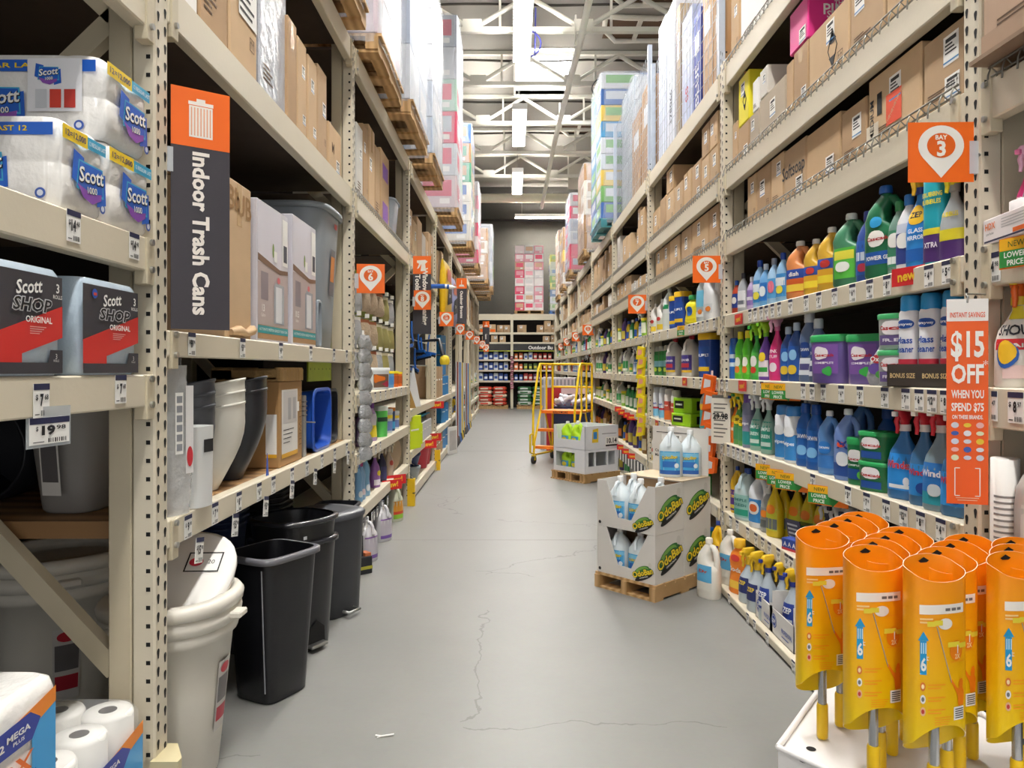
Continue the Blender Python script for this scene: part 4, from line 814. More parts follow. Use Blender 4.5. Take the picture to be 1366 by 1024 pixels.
# ------------------------------------------------------------------ near right bay, beside the dusters
def duster_box():
    m = MB(); w, d, h = .16, .3, .085; P_ = C('efe6e6', .5, noise=.03)
    m.box(-w / 2, w / 2, -d / 2, d / 2, 0, h, P_, .003); fm = planefm((-w / 2, 0, 0), (0, -1, 0), (0, 0, 1))
    m.text(fm, 'HDX', .03, C('ee7a2a', .5, noise=0), -.1, .058, bold=.02); m.text(fm, 'Lint Roller', .012, INK, -.1, .033); m.patch(fm, -.14, .14, .006, .012, NAVY); m.patch(fm, .04, .13, .014, .028, ORANGE)
    for i in range(4): m.patch(fm, -.03, .12, .04 + .009 * i, .043 + .009 * i, C('b8b3b3', .6, noise=0))
    r = MB(); r.lathe([(.065, h), (.065, h + .035), (.05, h + .04)], C('e8e2e2', .5, noise=.03), 20)
    g = MB(); g.tube([(0, 0, h + .035), (.0, .0, h + .06), (.012, 0, h + .12), (.026, 0, h + .19), (.03, 0, h + .225)], [.034, .026, .022, .02, .013], C('8d8d90', .4, noise=.03), 12); g.disc(lambda u, v, e=0: (.024 + u, -.0205 - e, v), 0, h + .2, .005, .008, HOLE)
    return assemble('duster_pack', [('pack_box', m), ('roll_base', r, [('handle', g)])])
TM['dbox'] = Tm(duster_box, 'box', 'white box with grey handle sticking up beside the perforated upright')
place('dbox', (1.36, 1.925, 1.641), R(-8), .82)
bottlerow(1, 1.64, '', [(1372, 'spray_pink', .72, 'pink bottle cut by the picture edge on the duster box shelf', .06)], yaw=20)
D('shout', 'bottle', 'white stain spray bottle with orange head and yellow collar', 'spray_bottle', 'trig', .31, .062, .038, 'ece6dd', 'e6c820', [B(.34, .44, .9, 'd6272e'), T('STAIN', .38, .05, 'f4efe6', 1.1), T('SHOUT', .52, .13, '24222a', 1.5), O(-.3, .3, .4, .13, '2b5fb0'), O(-.3, .32, .34, .11, 'f0bf2a'), B(.62, .74, .6, 'e6d22a'), B(.08, .2, .4, 'e8c9c4')], trig='ee6c25')
place('shout', (1.365, 1.985, 1.251), R(-50), .95)
place('shout', (1.37, 1.84, 1.251), R(-50), .95, look='second white stain spray bottle at the picture edge')
m = MB(); m.lathe([(.034, 0), (.034, .26), (.03, .26)], C('e9e6e0', .6, noise=.05), 16); fm = lambda u, v, e=0: ((.034 + e) * math.sin(u / .034), -(.034 + e) * math.cos(u / .034), v)
for i in range(9): m.patch(fm, -.03, .025, .03 + .016 * i, .036 + .016 * i, C('8f8d8c', .6, noise=0), 6)
o = m.build('paper_roll'); o.location = (1.335, 2.0, .801); o.rotation_euler = (R(4), 0, R(-30)); reg(o, 'roll', 'white printed roll standing below the orange savings sign')
D('jug_grey', 'bottle', 'grey gallon jug with printed panel at the picture edge', 'gallon_jug', 'hjug', .3, .09, .07, 'b9b6b2', 'd5d3cf', [B(.06, .5, .8, 'c9c2bd'), B(.1, .5, .62, 'd8b7a8'), B(.12, .47, .5, 'd9d6d3')])
place('jug_grey', (1.4, 1.9, .801), R(-40), 1.0)
NBT = (('R2', 1326, 1.575, '4.98'), ('R3', 1322, 1.2, '5.47'), ('R3', 1356, 1.2, '8.97'))
for kk, px, z, t in NBT: tag_on(NB[kk], 1, ypx(1, px), z, t, 1.15)
card('lower', 1, 1363, 1.6, 'orange and green price card at the picture edge under the duster box', X0=XR - .01, yaw=10)
o = carton(.5, .55, .34, 3, 5, marks=('bars',), col=C('b79a82', .75, noise=.06)); o.location = (XR + .25, 1.76, 2.14); o.rotation_euler = (0, 0, R(-90)); reg(o, 'box', 'large brown tray carton with a 09-540-410 sticker over the bay three upright')
mb = MB(); sticker(mb, flat(-.275), -.0, .13, .13, .13, '09-540|-410'); k_ = mb.build('shipping_label', o); KT = C('8f7660', .8, noise=.1)
mb = MB(); mb.box(-.27, .27, -.3, .3, -.012, 0, KT); mb.box(-.25, .25, -.279, -.276, .0, .06, C('a88c74', .75, noise=.08)); mb.build('slip_sheet', o)
# ------------------------------------------------------------------ left side: near bay beside the camera
FILM = C('f0ede8', .22, noise=.03, bump=.35, bscale=18)
SBLUE = C('1f5fc4', .35, noise=.04); SNAVY = C('2a2f6b', .35, noise=.03); SPURP = C('8a4fae', .35, noise=0); STEAL = C('3fa9cf', .35, noise=0); SYEL = C('f3cf1d', .4, noise=.03)
def logo_sc(m, fm, u, v, s, word='Scott', under='1000'):
    m.poly(fm, [(u - s * .78, v - s * .12), (u - s * .3, v - s * .3), (u - s * .26, v + s * .5), (u - s * .7, v + s * .62)], SBLUE, .0012)
    m.poly(fm, [(u + s * .32, v - s * .62), (u + s * .74, v - s * .5), (u + s * .7, v + s * .3), (u + s * .36, v + s * .22)], SBLUE, .0012)
    m.poly(fm, [(u - s * .6, v - s * .32), (u + s * .62, v - s * .36), (u + s * .58, v + s * .4), (u - s * .5, v + s * .42)], STEAL, .0015)
    m.poly(fm, [(u - s * .56, v - s * .26), (u + s * .58, v - s * .3), (u + s * .54, v + s * .36), (u - s * .46, v + s * .38)], SBLUE, .0018)
    m.poly(fm, [(u - s * .56, v - s * .2), (u - s * .3, v - s * .5), (u + s * .1, v - s * .6), (u + s * .5, v - s * .42), (u + s * .52, v - s * .26), (u + s * .1, v - s * .34)], SPURP, .002)
    m.text(fm, word, s * .52, INK, u + s * .03, v + s * .1, bold=.045, rot=6, e=.0026, shear=.15); m.text(fm, word, s * .52, PAPER, u + s * .02, v + s * .115, bold=.02, rot=6, e=.0032, shear=.15)
    if under: m.text(fm, under, s * .24, INK, u + s * .08, v - s * .26, bold=.04, rot=6, e=.0024); m.text(fm, under, s * .24, PAPER, u + s * .075, v - s * .255, bold=.015, rot=6, e=.003)
def tp_pack(w, d, h, insert=False):
    m = MB(); R_ = []
    nr = max(2, round(w / .1)); nd = max(2, round(d / .1))
    for z, k in ((0, .93), (.012, .975), (h * .25, 1.0), (h * .48, .985), (h * .5, .972), (h * .52, .985), (h * .75, 1.0), (h - .014, .97), (h, .9)):
        rg = []
        for x, y, zz in se(z, w / 2 * k, d / 2 * k, 72, 9):
            if abs(y) > d * .42 * k: y -= math.copysign(.007 * (1 - abs(math.sin(math.pi * nr * (x / w + .5)))) ** 2, y)
            if abs(x) > w * .42 * k: x -= math.copysign(.007 * (1 - abs(math.sin(math.pi * nd * (y / d + .5)))) ** 2, x)
            rg.append((x, y, zz))
        R_.append(rg)
    m.loft(R_, FILM); parts = []
    fm = flat(-d / 2 - .001); fs = planefm((-w / 2 - .001, 0, 0), (0, -1, 0), (0, 0, 1))
    l = MB()
    for f, W_ in ((fm, w), (fs, d)):
        l.patch(f, -W_ * .46, W_ * .46, h * .78, h * .92, SBLUE if f is fs else STEAL)
        if f is fm: l.patch(f, -W_ * .46, W_ * .05, h * .77, h * .93, SYEL, e=.001); l.text(f, '12=12,000', h * .1, SNAVY, -W_ * .2, h * .85, bold=.02, e=.002, fit=W_ * .42); l.text(f, '12 REGULAR LAST', h * .07, PAPER, W_ * .26, h * .85, bold=.01, e=.002, fit=W_ * .36)
        else: l.text(f, '12 REGULAR LAST 12', h * .08, SYEL, -W_ * .0, h * .85, bold=.02, e=.002, fit=W_ * .6)
        logo_sc(l, f, W_ * .1 if f is fm else .0, h * .42, h * .46 if f is fm else h * .42)
        l.disc(f, W_ * .38, h * .14, h * .06, h * .06, C('3c5aa8', .4, noise=0)); l.disc(f, W_ * .38, h * .14, h * .035, h * .035, C('d8dce8', .4, noise=0), .0016)
    parts = [('film_wrap', m), ('printed_label', l)]
    if insert:
        q = MB(); y0 = .134; q.patch(fs, y0 - .065, y0 + .065, h * .3, h * .93, C('e9e9ec', .5, noise=.02), e=.003); logo_sc(q, lambda u, v, e=0: fs(u, v, e + .003), y0 - .015, h * .74, .042)
        for i, c_ in enumerate(('c9ccd0', 'd3402f', 'c23a30')): q.patch(fs, y0 - .045 + .034 * i, y0 - .018 + .034 * i, h * .34, h * .56, C(c_, .5, noise=0), e=.005)
        parts.append(('picture_insert', q))
    return assemble('toilet_paper_pack', parts)
def put(o, loc, rz, cat, look, where='', group=None, sc=1.):
    o.location = loc; o.rotation_euler = (0, 0, R(rz)); o.scale = (sc, sc, sc) if isinstance(sc, (int, float)) else sc; reg(o, cat, look, where, group); return o
GP = 'toilet paper packs above the shop towels'
put(tp_pack(.185, .34, .195), (-XL - .17, 1.68, 1.651), 90, 'toilet paper', 'white toilet paper pack in front, blue logo, at the beam edge', group=GP)
put(tp_pack(.225, .36, .2), (-XL - .18, 1.885, 1.651), 90, 'toilet paper', 'lower white toilet paper pack next to the perforated upright', group=GP)
put(tp_pack(.225, .5, .2, True), (-XL - .25, 1.875, 1.853), 90, 'toilet paper', 'upper white toilet paper pack with a picture insert, stacked on another', group=GP)
def shop_pack(w, d, h, flag):
    m = MB(); P_ = C('b9c9d6', .25, noise=.05, bump=.25, bscale=20)
    R_ = [se(z, w / 2 * k, d / 2 * k, 28, 8) for z, k in ((0, .96), (.01, 1), (h - .012, 1), (h, .95))]; m.loft(R_, P_)
    for i in range(3): m.lathe([(w / 6.4, h - .004), (w / 6.4, h + .004), (w / 7.5, h + .007)], P_, 16, -w / 3 + i * w / 3)
    l = MB(); fm = flat(-d / 2 - .001); K = C('3b3940', .35, noise=.04); RD = C('cf2f2c', .35, noise=.04)
    l.poly(fm, [(-w * .49, h * .04), (-w * .49, h * .93), (w * .44, h * .93), (w * .44, h * .5), (-w * .49, h * .34)], K, .0008)
    l.poly(fm, [(-w * .49, h * .36), (w * .44, h * .66), (w * .44, h * .36), (-w * .12, h * .2), (-w * .12, h * .06), (-w * .49, h * .06)], RD, .0014)
    l.patch(fm, -w * .49, w * .44, h * .02, h * .12, K, e=.0018); l.poly(fm, [(w * .22, h * .1), (w * .26, h * .24), (w * .44, h * .24), (w * .44, h * .1)], K, .002)
    l.text(fm, 'Scott', h * .17, PAPER, -w * .04, h * .8, bold=.02, rot=7, e=.003, shear=.2); l.text(fm, 'SHOP', h * .16, C('d2d2d4', .4, noise=0), w * .0, h * .64, bold=.075, e=.003, shear=.2, fit=w * .52); l.text(fm, 'SHOP', h * .16, INK, w * .0, h * .64, bold=.02, e=.0036, shear=.2, fit=w * .5)
    l.text(fm, 'ORIGINAL', h * .08, PAPER, w * .1, h * .51, bold=.02, e=.003, fit=w * .36); l.text(fm, '3', h * .12, PAPER, w * .36, h * .82, bold=.02, e=.003); l.text(fm, 'ROLLS', h * .05, PAPER, w * .36, h * .74, bold=.01, e=.003); l.text(fm, '3', h * .07, PAPER, w * .34, h * .18, e=.003); l.text(fm, 'ROLLS', h * .03, PAPER, w * .34, h * .14, e=.003)
    for i in range(4): l.patch(fm, w * -.02, w * (.2 - .03 * i), h * (.44 - .02 * i), h * (.447 - .02 * i), C('e7b4ae', .4, noise=0), e=.002)
    if flag: l.disc(fm, -w * .32, h * .84, h * .05, h * .05, C('2f5fc0', .4, noise=0), .003); l.patch(fm, -w * .345, -w * .295, h * .82, h * .85, C('d24a3a', .4, noise=0), e=.004)
    return assemble('shop_towel_pack', [('film_wrap', m), ('printed_label', l)])
put(shop_pack(.235, .3, .225, False), (-XL - .15, 1.49, 1.286), 90, 'shop towels', 'black and red shop towel pack with grey film, nearer the camera', group='shop towel packs')
put(shop_pack(.265, .3, .225, True), (-XL - .15, 1.80, 1.286), 90, 'shop towels', 'black and red shop towel pack with flag emblem by the upright', group='shop towel packs')
for kk, px, z, t, sc in (('L1', 97, 1.615, '14.48', 1.0), ('L1', 178, 1.615, '14.48', .95), ('L2', 54, 1.235, '7.68', 1.0), ('L2', 160, 1.25, '7.68', 1.0)): tag_on(NB[kk], -1, ypx(-1, px), z, t, sc)
TAGM['19.98'] = price_tag('19.98', .11, .055).build('price_tag'); t_ = TAGM['19.98']; t_.parent = NB['L2']; t_.location = Vector((-XL + .006, 1.545, 1.172)) - NB['L2'].location; t_.rotation_euler = (0, R(0), R(82))
m = MB(); m.box(-.06, .06, .001, .004, -.034, .05, C('c9ced0', .2, noise=0, alpha=.6)); o = m.build('price_holder', NB['L2']); o.location = t_.location; o.rotation_euler = t_.rotation_euler; o['label'] = 'clear plastic holder of the big price tag'
# HDX bath tissue at the floor
HB = C('2f3f9c', .3, noise=.04); HO = C('f08a1e', .3, noise=.04); HS = C('3f9fdc', .3, noise=.05); HTX = C('ee7426', .35, noise=0)
def hdx_print(l, fm0, w, h, z0):
    w *= .89; fm = lambda u, v, e=0: fm0(u, z0 - .022 + (v - z0) * .66, e)
    l.patch(fm, w * .2, w * .49, z0 - .4, z0 - .05, HS); l.poly(fm, [(-w * .49, z0 - .12), (-w * .49, z0 - .05), (w * .18, z0 - .035), (w * .3, z0 - .07), (w * .2, z0 - .12)], HB, .0014)
    l.poly(fm, [(w * .02, z0 - .04), (w * .49, z0 - .005), (w * .49, z0 - .055), (w * .3, z0 - .075)], HO, .0012)
    l.text(fm, '18=82', .032, PAPER, -w * .26, z0 - .085, bold=.03, e=.003); l.text(fm, 'MEGA', .026, PAPER, w * .04, z0 - .072, bold=.03, e=.003); l.text(fm, 'PLUS', .016, PAPER, w * .04, z0 - .096, bold=.02, e=.003)
    l.text(fm, 'HDX', .075, HTX, -w * .12, z0 - .175, bold=.02, e=.003, shear=.15); l.poly(fm, [(w * .0, z0 - .27), (w * .0, z0 - .245), (w * .24, z0 - .215), (w * .24, z0 - .27)], HB, .002); l.text(fm, 'SOFT', .03, PAPER, w * .1, z0 - .25, bold=.02, e=.003)
def hdx_pack(w, d, h):
    m = MB(); m.loft([se(z, w / 2 * k, d / 2 * k, 48, 12) for z, k in ((0, .96), (.02, 1), (h * .33, .985), (h * .5, 1), (h * .66, .985), (h - .03, 1), (h - .008, .97), (h, .9))], FILM)
    l = MB(); hdx_print(l, flat(-d / 2 - .001), w, h, h + .0); hdx_print(l, planefm((-w / 2 - .001, 0, 0), (0, -1, 0), (0, 0, 1)), d, h, h + .0)
    return assemble('toilet_paper_pack', [('film_wrap', m), ('printed_label', l)])
put(hdx_pack(.3, .42, .655), (-XL - .21, 1.44, 0), 90, 'toilet paper', 'tall bath tissue pack with orange and blue print at the lower picture corner', group='bath tissue packs on the floor')
def hdx_open(w, d, h):
    parts = []; RL = C('f1efe9', .8, noise=.03); CO = C('8d8680', .8, noise=.1)
    for i in range(3):
        for j in range(3):
            r = MB(); x = -w / 2 + w * (i + .5) / 3; y = -d / 2 + d * (j + .5) / 3
            r.lathe([(.056, .02), (.061, .03), (.061, h - .012), (.056, h - .002), (.022, h - .001)], RL, 20, x, y, cap1=False); r.lathe([(.022, h - .001), (.021, h - .06)], CO, 14, x, y, cap0=False); parts.append(('paper_roll', r))
    f = MB(); cf = C('f3f4f6', .12, noise=0, bump=.4, bscale=14, alpha=.16, spec=.8); f.loft([se(z, w / 2 * k, d / 2 * k, 48, 11) for z, k in ((0.002, .99), (h * .5, 1.01), (h - .02, 1.0), (h + .004, .93))], cf, cap1=True); parts.append(('clear_film', f))
    l = MB(); hdx_print(l, flat(-d / 2 - .007), w, h, h - .02); parts.append(('printed_label', l))
    return assemble('toilet_paper_pack', parts)
put(hdx_open(.38, .38, .42), (-XL - .2, 1.785, 0), 90, 'toilet paper', 'clear-topped bath tissue pack showing roll ends, at the upright foot', group='bath tissue packs on the floor')
# post guard at the foot of the near upright
m = MB(); GB = C('cfc39c', .5, noise=.06); m.prism([(0, 0), (.075, 0), (.075, .012), (.03, .05), (.0, .05)], lambda u, v, w: (-XL + u - .005, 2.0 + v * 2 - .005, w), 0.0, .24, GB); o = m.build('post_guard'); reg(o, 'guard', 'small beige post guard at the foot of the upright near the white can')
# ------------------------------------------------------------------ bay past the trash cans sign
WB = 'on wastebasket shelf past trash cans sign'
def ybx(px, X): return F * X / (VX - px)
# boxed bins
o = carton(.25, .32, .58, 2, 3, marks=('tape',), big=[('Bb', .12, -.2, .88), ('UB', .12, .2, .86)], ink=C('9a7446', .8, noise=0)); put(o, (-XL - .2, 2.745, 1.411), 90, 'box', 'tall battered brown carton behind the trash cans sign')
q = MB(); q.add([(-.125, -.16, .58), (-.125, .16, .63), (-.17, .16, .66), (-.17, -.14, .65)], [(0, 1, 2, 3)], CARD[1]); q.add([(-.127, -.16, .58), (-.127, .16, .58), (-.172, .16, .66), (-.172, -.14, .65)], [(3, 2, 1, 0)], CARD[1]); q.build('open_flap', o)
q = MB(); q.tube([(-.1, -.165, 0.022), (-.03, -.168, .03), (.05, -.166, .022), (.12, -.167, .04)], [.012, .02, .014, .02], CARD[2], 6); q.build('torn_corner', o)
def binbox(w, d, h, lit):
    m = MB(); m.box(-w / 2, w / 2, -d / 2, d / 2, 0, h, C('cfcbd2', .3, noise=.05), .003); fm = flat(-d / 2); l = MB()
    l.patch(fm, -w * .49, w * .49, h * .02, h * .12, C('a9825c', .4, noise=.05), e=.0008); l.patch(fm, -w * .49, w * .49, h * .06, h * .115, C('2f9a9f', .4, noise=.03), e=.0014); l.text(fm, 'AUTOMATIC MOTION SENSOR TRASH CAN', .016, PAPER, 0, h * .088, e=.002, fit=w * .9)
    l.patch(fm, -w * .49, w * .49, h * .12, h * .56, C('b9a9a6', .4, noise=.15), e=.0008); l.patch(fm, -w * .49, w * .25, h * .56, h * .985, C('d9d5de', .35, noise=.05), e=.0008); l.poly(fm, [(-w * .49, h * .62), (-w * .49, h * .57), (w * .2, h * .52), (w * .48, h * .54), (w * .48, h * .57), (w * .2, h * .555)], C('7a5a44', .5, noise=.05), .0016)
    l.patch(fm, -w * .4, -w * .18, h * .3, h * .5, C('8f8489', .4, noise=.1), e=.0012)
    l.poly(fm, [(w * .0, h * .14), (w * .0, h * .42), (w * .06, h * .45), (w * .34, h * .44), (w * .34, h * .14)], C('aeb3ba', .25, noise=.08), .002); l.patch(fm, w * .06, w * .26, h * .15, h * .42, C('e6e8ec', .25, noise=.03), e=.0026); l.disc(fm, w * .15, h * .47, .02, .014, C('e0707a', .4, noise=0), .003)
    l.disc(fm, -w * .02, h * .68, .012, .03, C('7f9a4a', .5, noise=.2), .002); l.patch(fm, w * .0, w * .1, h * .6, h * .68, PAPER, e=.0024)
    l.patch(fm, w * .3, w * .48, h * .6, h * .96, PAPER, e=.001); l.patch(fm, w * .33, w * .45, h * .63, h * .76, C('4a4a52', .5, noise=0), e=.0016); l.text(fm, '10.5' if lit else '13', .04, PAPER, -w * .34, h * .24, bold=.02, e=.003); l.text(fm, 'Gallon', .02, PAPER, -w * .34, h * .19, e=.003)
    return assemble('bin_carton', [('carton_body', m), ('printed_face', l)])
put(binbox(.40, .34, .565, False), (-XL - .2, 3.11, 1.411), 90, 'box', 'white motion-sensor bin carton beside the brown carton')
put(binbox(.40, .34, .6, True), (-XL - .2, 3.58, 1.411), 90, 'box', 'white motion-sensor bin carton beside the grey bin')
GREYP = C('8f979d', .42, noise=.04)
def tapered(w0, d0, w1, d1, h, mat, p=5, rim=.012, th=.006, n=28, lip=None, sway=None, key='bin_body'):
    m = MB(); zs = [0, .01, h * .2, h * .4, h * .6, h * .8, h]
    def ring(t, k, z): 
        cx = sway(t) if sway else 0
        return se(z, (w0 + (w1 - w0) * t) / 2 + k, (d0 + (d1 - d0) * t) / 2 + k, n, p, 0, cx)
    out = [ring(z / h, -.008 if z == 0 else 0, z) for z in zs]; m.loft(out, mat, cap1=False)
    if rim: m.loft([ring(1, 0, h - rim * 1.6), ring(1, rim, h - rim * 1.6), ring(1, rim, h - .003), ring(1, rim * .5, h), ring(1, -th, h)], lip or mat, cap0=False, cap1=False)
    inn = [ring(z / h, -th, max(z, .01)) for z in zs[1:]][::-1]; m.loft(inn, mat, cap0=False, cap1=True)
    return m
b_ = tapered(.40, .36, .52, .44, .78, GREYP, 4, .02); l = MB(); fm = lambda u, v, e=0: (u, -.18 - .04 * v / .78 - e - .004, v)
l.patch(fm, -.03, .07, .3, .56, C('6b6f75', .4, noise=.05)); l.patch(fm, -.02, .06, .38, .52, C('d9862c', .4, noise=.25), e=.0016); l.patch(fm, .02, .08, .68, .71, C('c73a36', .4, noise=0))
put(assemble('trash_can', [('can_body', b_), ('label_sticker', l)]), (-XL - .25, 4.16, 1.411), 90, 'trash can', 'large grey square trash can beside the boxed bins')
m = tapered(.26, .2, .30, .24, .4, GREYP, 5, .008); o = m.build('trash_can')  # small grey bin lying open toward the aisle
o.location = (-XL - .02, 3.91, 1.53); o.rotation_euler = (R(90), 0, R(90)); o.rotation_euler = (R(-90), R(0), R(90)); o.location = (-XL - .44, 3.905, 1.537); o.rotation_euler = (R(90), 0, R(90)); reg(o, 'trash can', 'open grey bin lying on its side against the grey trash can'); o.scale = (.24, 1.0, 1.0)
# --- baskets on the wooden shelf
CREAM = C('e6e2d6', .35, noise=.03); CHAR = C('4a4b50', .4, noise=.04); BLK = C('24252a', .35, noise=.06)
def swoop(mat, nest=1, w=.3, d=.2, h=.36, hole=True, key='wastebasket'):
    parts = []
    for i in range(nest):
        m = MB(); T_ = Matrix.Translation((0, 0, .055 * i)); m.M = T_; zs = [0, .02, .08, .14, .2, .26, .31, .36]; off = lambda t: -.05 * (math.sin(t * 2.6 - .5)) * 1.0 + .01
        def ring(z, k): t = z / .36; return se(z + (0 if z < .36 else 0), w * (.36 + .15 * t) + k, d * (.36 + .16 * t) + k, 28, 3.2, 0, off(t))
        R0 = [ring(z, 0) for z in zs]; top = [(x, y, z + .05 * (.5 - y / d) * .9 * (1 if True else 0)) for x, y, z in R0[-1]]; R0[-1] = top
        m.loft(R0, mat, cap1=False); m.loft([[(x, y, z - .012) for x, y, z in top], [(x * 1.03, y * 1.03, z - .012) for x, y, z in top], [(x * 1.03, y * 1.03, z) for x, y, z in top], top], mat, cap0=False, cap1=False); m.loft([top, [(x * .975, y * .975, z) for x, y, z in top], ring(.2, -.006), ring(.02, -.006)], mat, cap0=False)
        if hole:
            t_ = top; cx = 0; fm = lambda u, v, e=0: (u, min(p[1] for p in t_) + .004 - e, v); m.disc(fm, 0, .365, .05, .014, HOLE, .008, 16)
        parts.append(('basket_shell', m))
    return assemble(key, parts, merge=(nest == 1))
put(swoop(CHAR, 3), (-1.12, 2.46, .871), 112, 'wastebasket', 'nested charcoal wastebaskets behind the clear bags', WB, sc=(.55, .9, .76))
put(swoop(CREAM, 3), (-1.09, 2.66, .871), 108, 'wastebasket', 'nest of three cream swoop wastebaskets with handle slots', WB, sc=(.66, .9, .76))
put(swoop(BLK, 2, hole=False), (-1.1, 2.93, .871), 105, 'wastebasket', 'black curved wastebasket beside the cream ones', WB, sc=(.8, .9, .86))
# clear bags with tags
m = MB(); m.loft([se(0, .05, .03, 16, 3), se(.12, .06, .035, 16, 3), se(.28, .055, .03, 16, 3), se(.4, .05, .01, 16, 3), se(.44, .055, .004, 16, 3)], C('f4f4f2', .12, noise=0, bump=.8, bscale=24, alpha=.38)); l = MB(); fm = flat(-.038)
l.patch(fm, -.03, .0, .18, .36, PAPER)
for i in range(6): l.patch(fm, -.026, -.004, .19 + .028 * i, .21 + .028 * i, C('8d8f94', .6, noise=.1), e=.0014)
l.patch(fm, .01, .04, .12, .38, C('e8e6e4', .5, noise=.03)); l.disc(fm, .025, .17, .012, .03, C('c8323c', .4, noise=0), .002)
put(assemble('clear_bag', [('bag', m), ('tag', l)]), (-1.0, 2.185, .871), 70, 'bag', 'clear plastic bag with barcode strips', WB)
m = MB(); m.loft([se(z, .055 + .012 * z / .3, .05, 18, 3) for z in (0, .1, .25)], C('dfe0de', .3, noise=.04)); m.patch(flat(-.051), -.02, .03, .17, .21, INK); put(m.build('white_basket'), (-1.0, 2.32, .871), 80, 'wastebasket', 'small white wastebasket with dark tag', WB)
# StyleWell box with pulp tray
STY = C('8a6638', .8, noise=0)
def style_box():
    w, d, h = .34, .3, .375; m = MB(); m.box(-w / 2, w / 2, -d / 2, d / 2, 0, h, C('ab8353', .75, noise=.06), .004); fm = flat(-d / 2); fs = planefm((-w / 2, 0, 0), (0, -1, 0), (0, 0, 1)); l = MB()
    l.text(fs, 'STYLEWELL', .075, STY, -.01, h * .5, bold=.0, rot=-90, fit=None, sx=.78); l.text(fm, 'STYLEWELL', .06, STY, w * .4, h * .5, rot=-90, sx=.85)
    l.patch(fm, -w * .42, w * .28, h * .14, h * .9, C('e9e5df', .4, noise=.02), e=.001); l.patch(fm, -w * .36, w * .24, h * .5, h * .88, C('cfcbc8', .4, noise=.08), e=.0016); l.patch(fm, -w * .42, w * .28, h * .1, h * .15, C('e8b02c', .4, noise=0), e=.0018)
    for u in (-.16, .06): l.patch(fm, w * u, w * (u + .13), h * .54, h * .8, C('a9a8aa', .3, noise=.05), e=.002)
    for i in range(4): l.patch(fm, -w * .36, w * (.1 - .06 * i), h * (.42 - .05 * i), h * (.43 - .05 * i), INK, e=.002)
    l.patch(fm, w * .24, w * .34, h * .62, h * .74, PAPER, e=.0022)
    l.patch(fs, d * .3, d * .46, h * .15, h * .62, PAPER, e=.001); l.patch(fs, d * .3, d * .46, h * .12, h * .16, C('e8b02c', .4, noise=0), e=.0014)
    return assemble('bin_carton', [('carton_body', m), ('printed_face', l)])
put(style_box(), (-XL - .18, 3.36, .871), 90, 'box', 'brown bin carton with large lettering', WB)
m = MB(); PULP = C('b5925f', .85, noise=.12, bump=.3, bscale=40); m.box(-.17, .17, -.15, .15, 0, .02, PULP, .004)
for i in range(8): m.lathe([(.022, 0), (.022, .05), (.016, .06)], PULP, 8, -.15 + i * .043, -.14)
m.box(-.17, -.1, -.16, .15, .0, .055, PULP, .008); m.box(-.17, .17, .05, .15, .0, .06, PULP, .008); put(m.build('pulp_tray'), (-XL - .18, 3.36, 1.247), 90, 'tray', 'brown moulded pulp tray on top of the lettered carton')
m = MB(); m.box(-.025, .025, -.12, .12, 0, .3, C('a7a9ab', .3, .6, noise=.05), .004)
for i in range(4): m.box(-.027, .027, -.123, .123, .2 + .022 * i, .206 + .022 * i, C('77797c', .3, .6, noise=0))
m.tube([(.0, -.12, .17), (.0, -.17, .168)], .004, STEEL, 6); put(m.build('metal_rack'), (-XL - .16, 3.62, .871), 90, 'rack', 'slim grey metal rack by blue tub', WB)
BLUE = C('1f4fb0', .35, noise=.05)
m = tapered(.33, .2, .36, .26, .3, BLUE, 6, .008); o = m.build('blue_tub'); o.rotation_euler = (R(90), 0, R(90)); o.location = (-XL - .33, 3.93, 1.03); o.rotation_euler = (R(90), R(0), R(90)); o.scale = (1, 1.2, 1); reg(o, 'tub', 'blue rectangular tub standing on end', WB); rest(o, .87)
m = tapered(.22, .2, .24, .24, .24, BLK, 6, .008); o = m.build('black_tub'); o.rotation_euler = (R(90), 0, R(90)); o.location = (-XL - .3, 4.27, .871 + .155); o.scale = (1, 1.24, 1); reg(o, 'tub', 'black tub standing on end beside the blue tub', WB); rest(o, .87)
m = MB(); m.prism([(0, 0), (.03, 0), (.012, .09)], lambda u, v, w: (u - .015, w, v), 0, .002, BLUE); put(m.build('blue_clip'), (-XL - .012, 2.98, .871), 90, 'clip', 'tiny blue plastic wedge at the shelf edge below the black basket', '')
tags(-1, 0, 0, [250, 286, 318, 345, 364, 389, 409, 429, 446, 462], ['9.98', '7.98', '8.97', '6.98'], dz=-.042)
for px, zz in ((265, -.105), (313, -.09), (354, -.085), (389, -.075), (420, -.075), (446, -.075), (464, -.07)): tag_on(SHELVES[(-1, 0, 0)], -1, ypx(-1, px, XL - .012), .87 + zz - .02, '15.98', 1.1, x=XL - .012, tilt=R(10))
tags(-1, 0, 1, [255, 323, 374, 414, 445, 462], ['99.98', '59.98', '49.98'], dz=-.035)
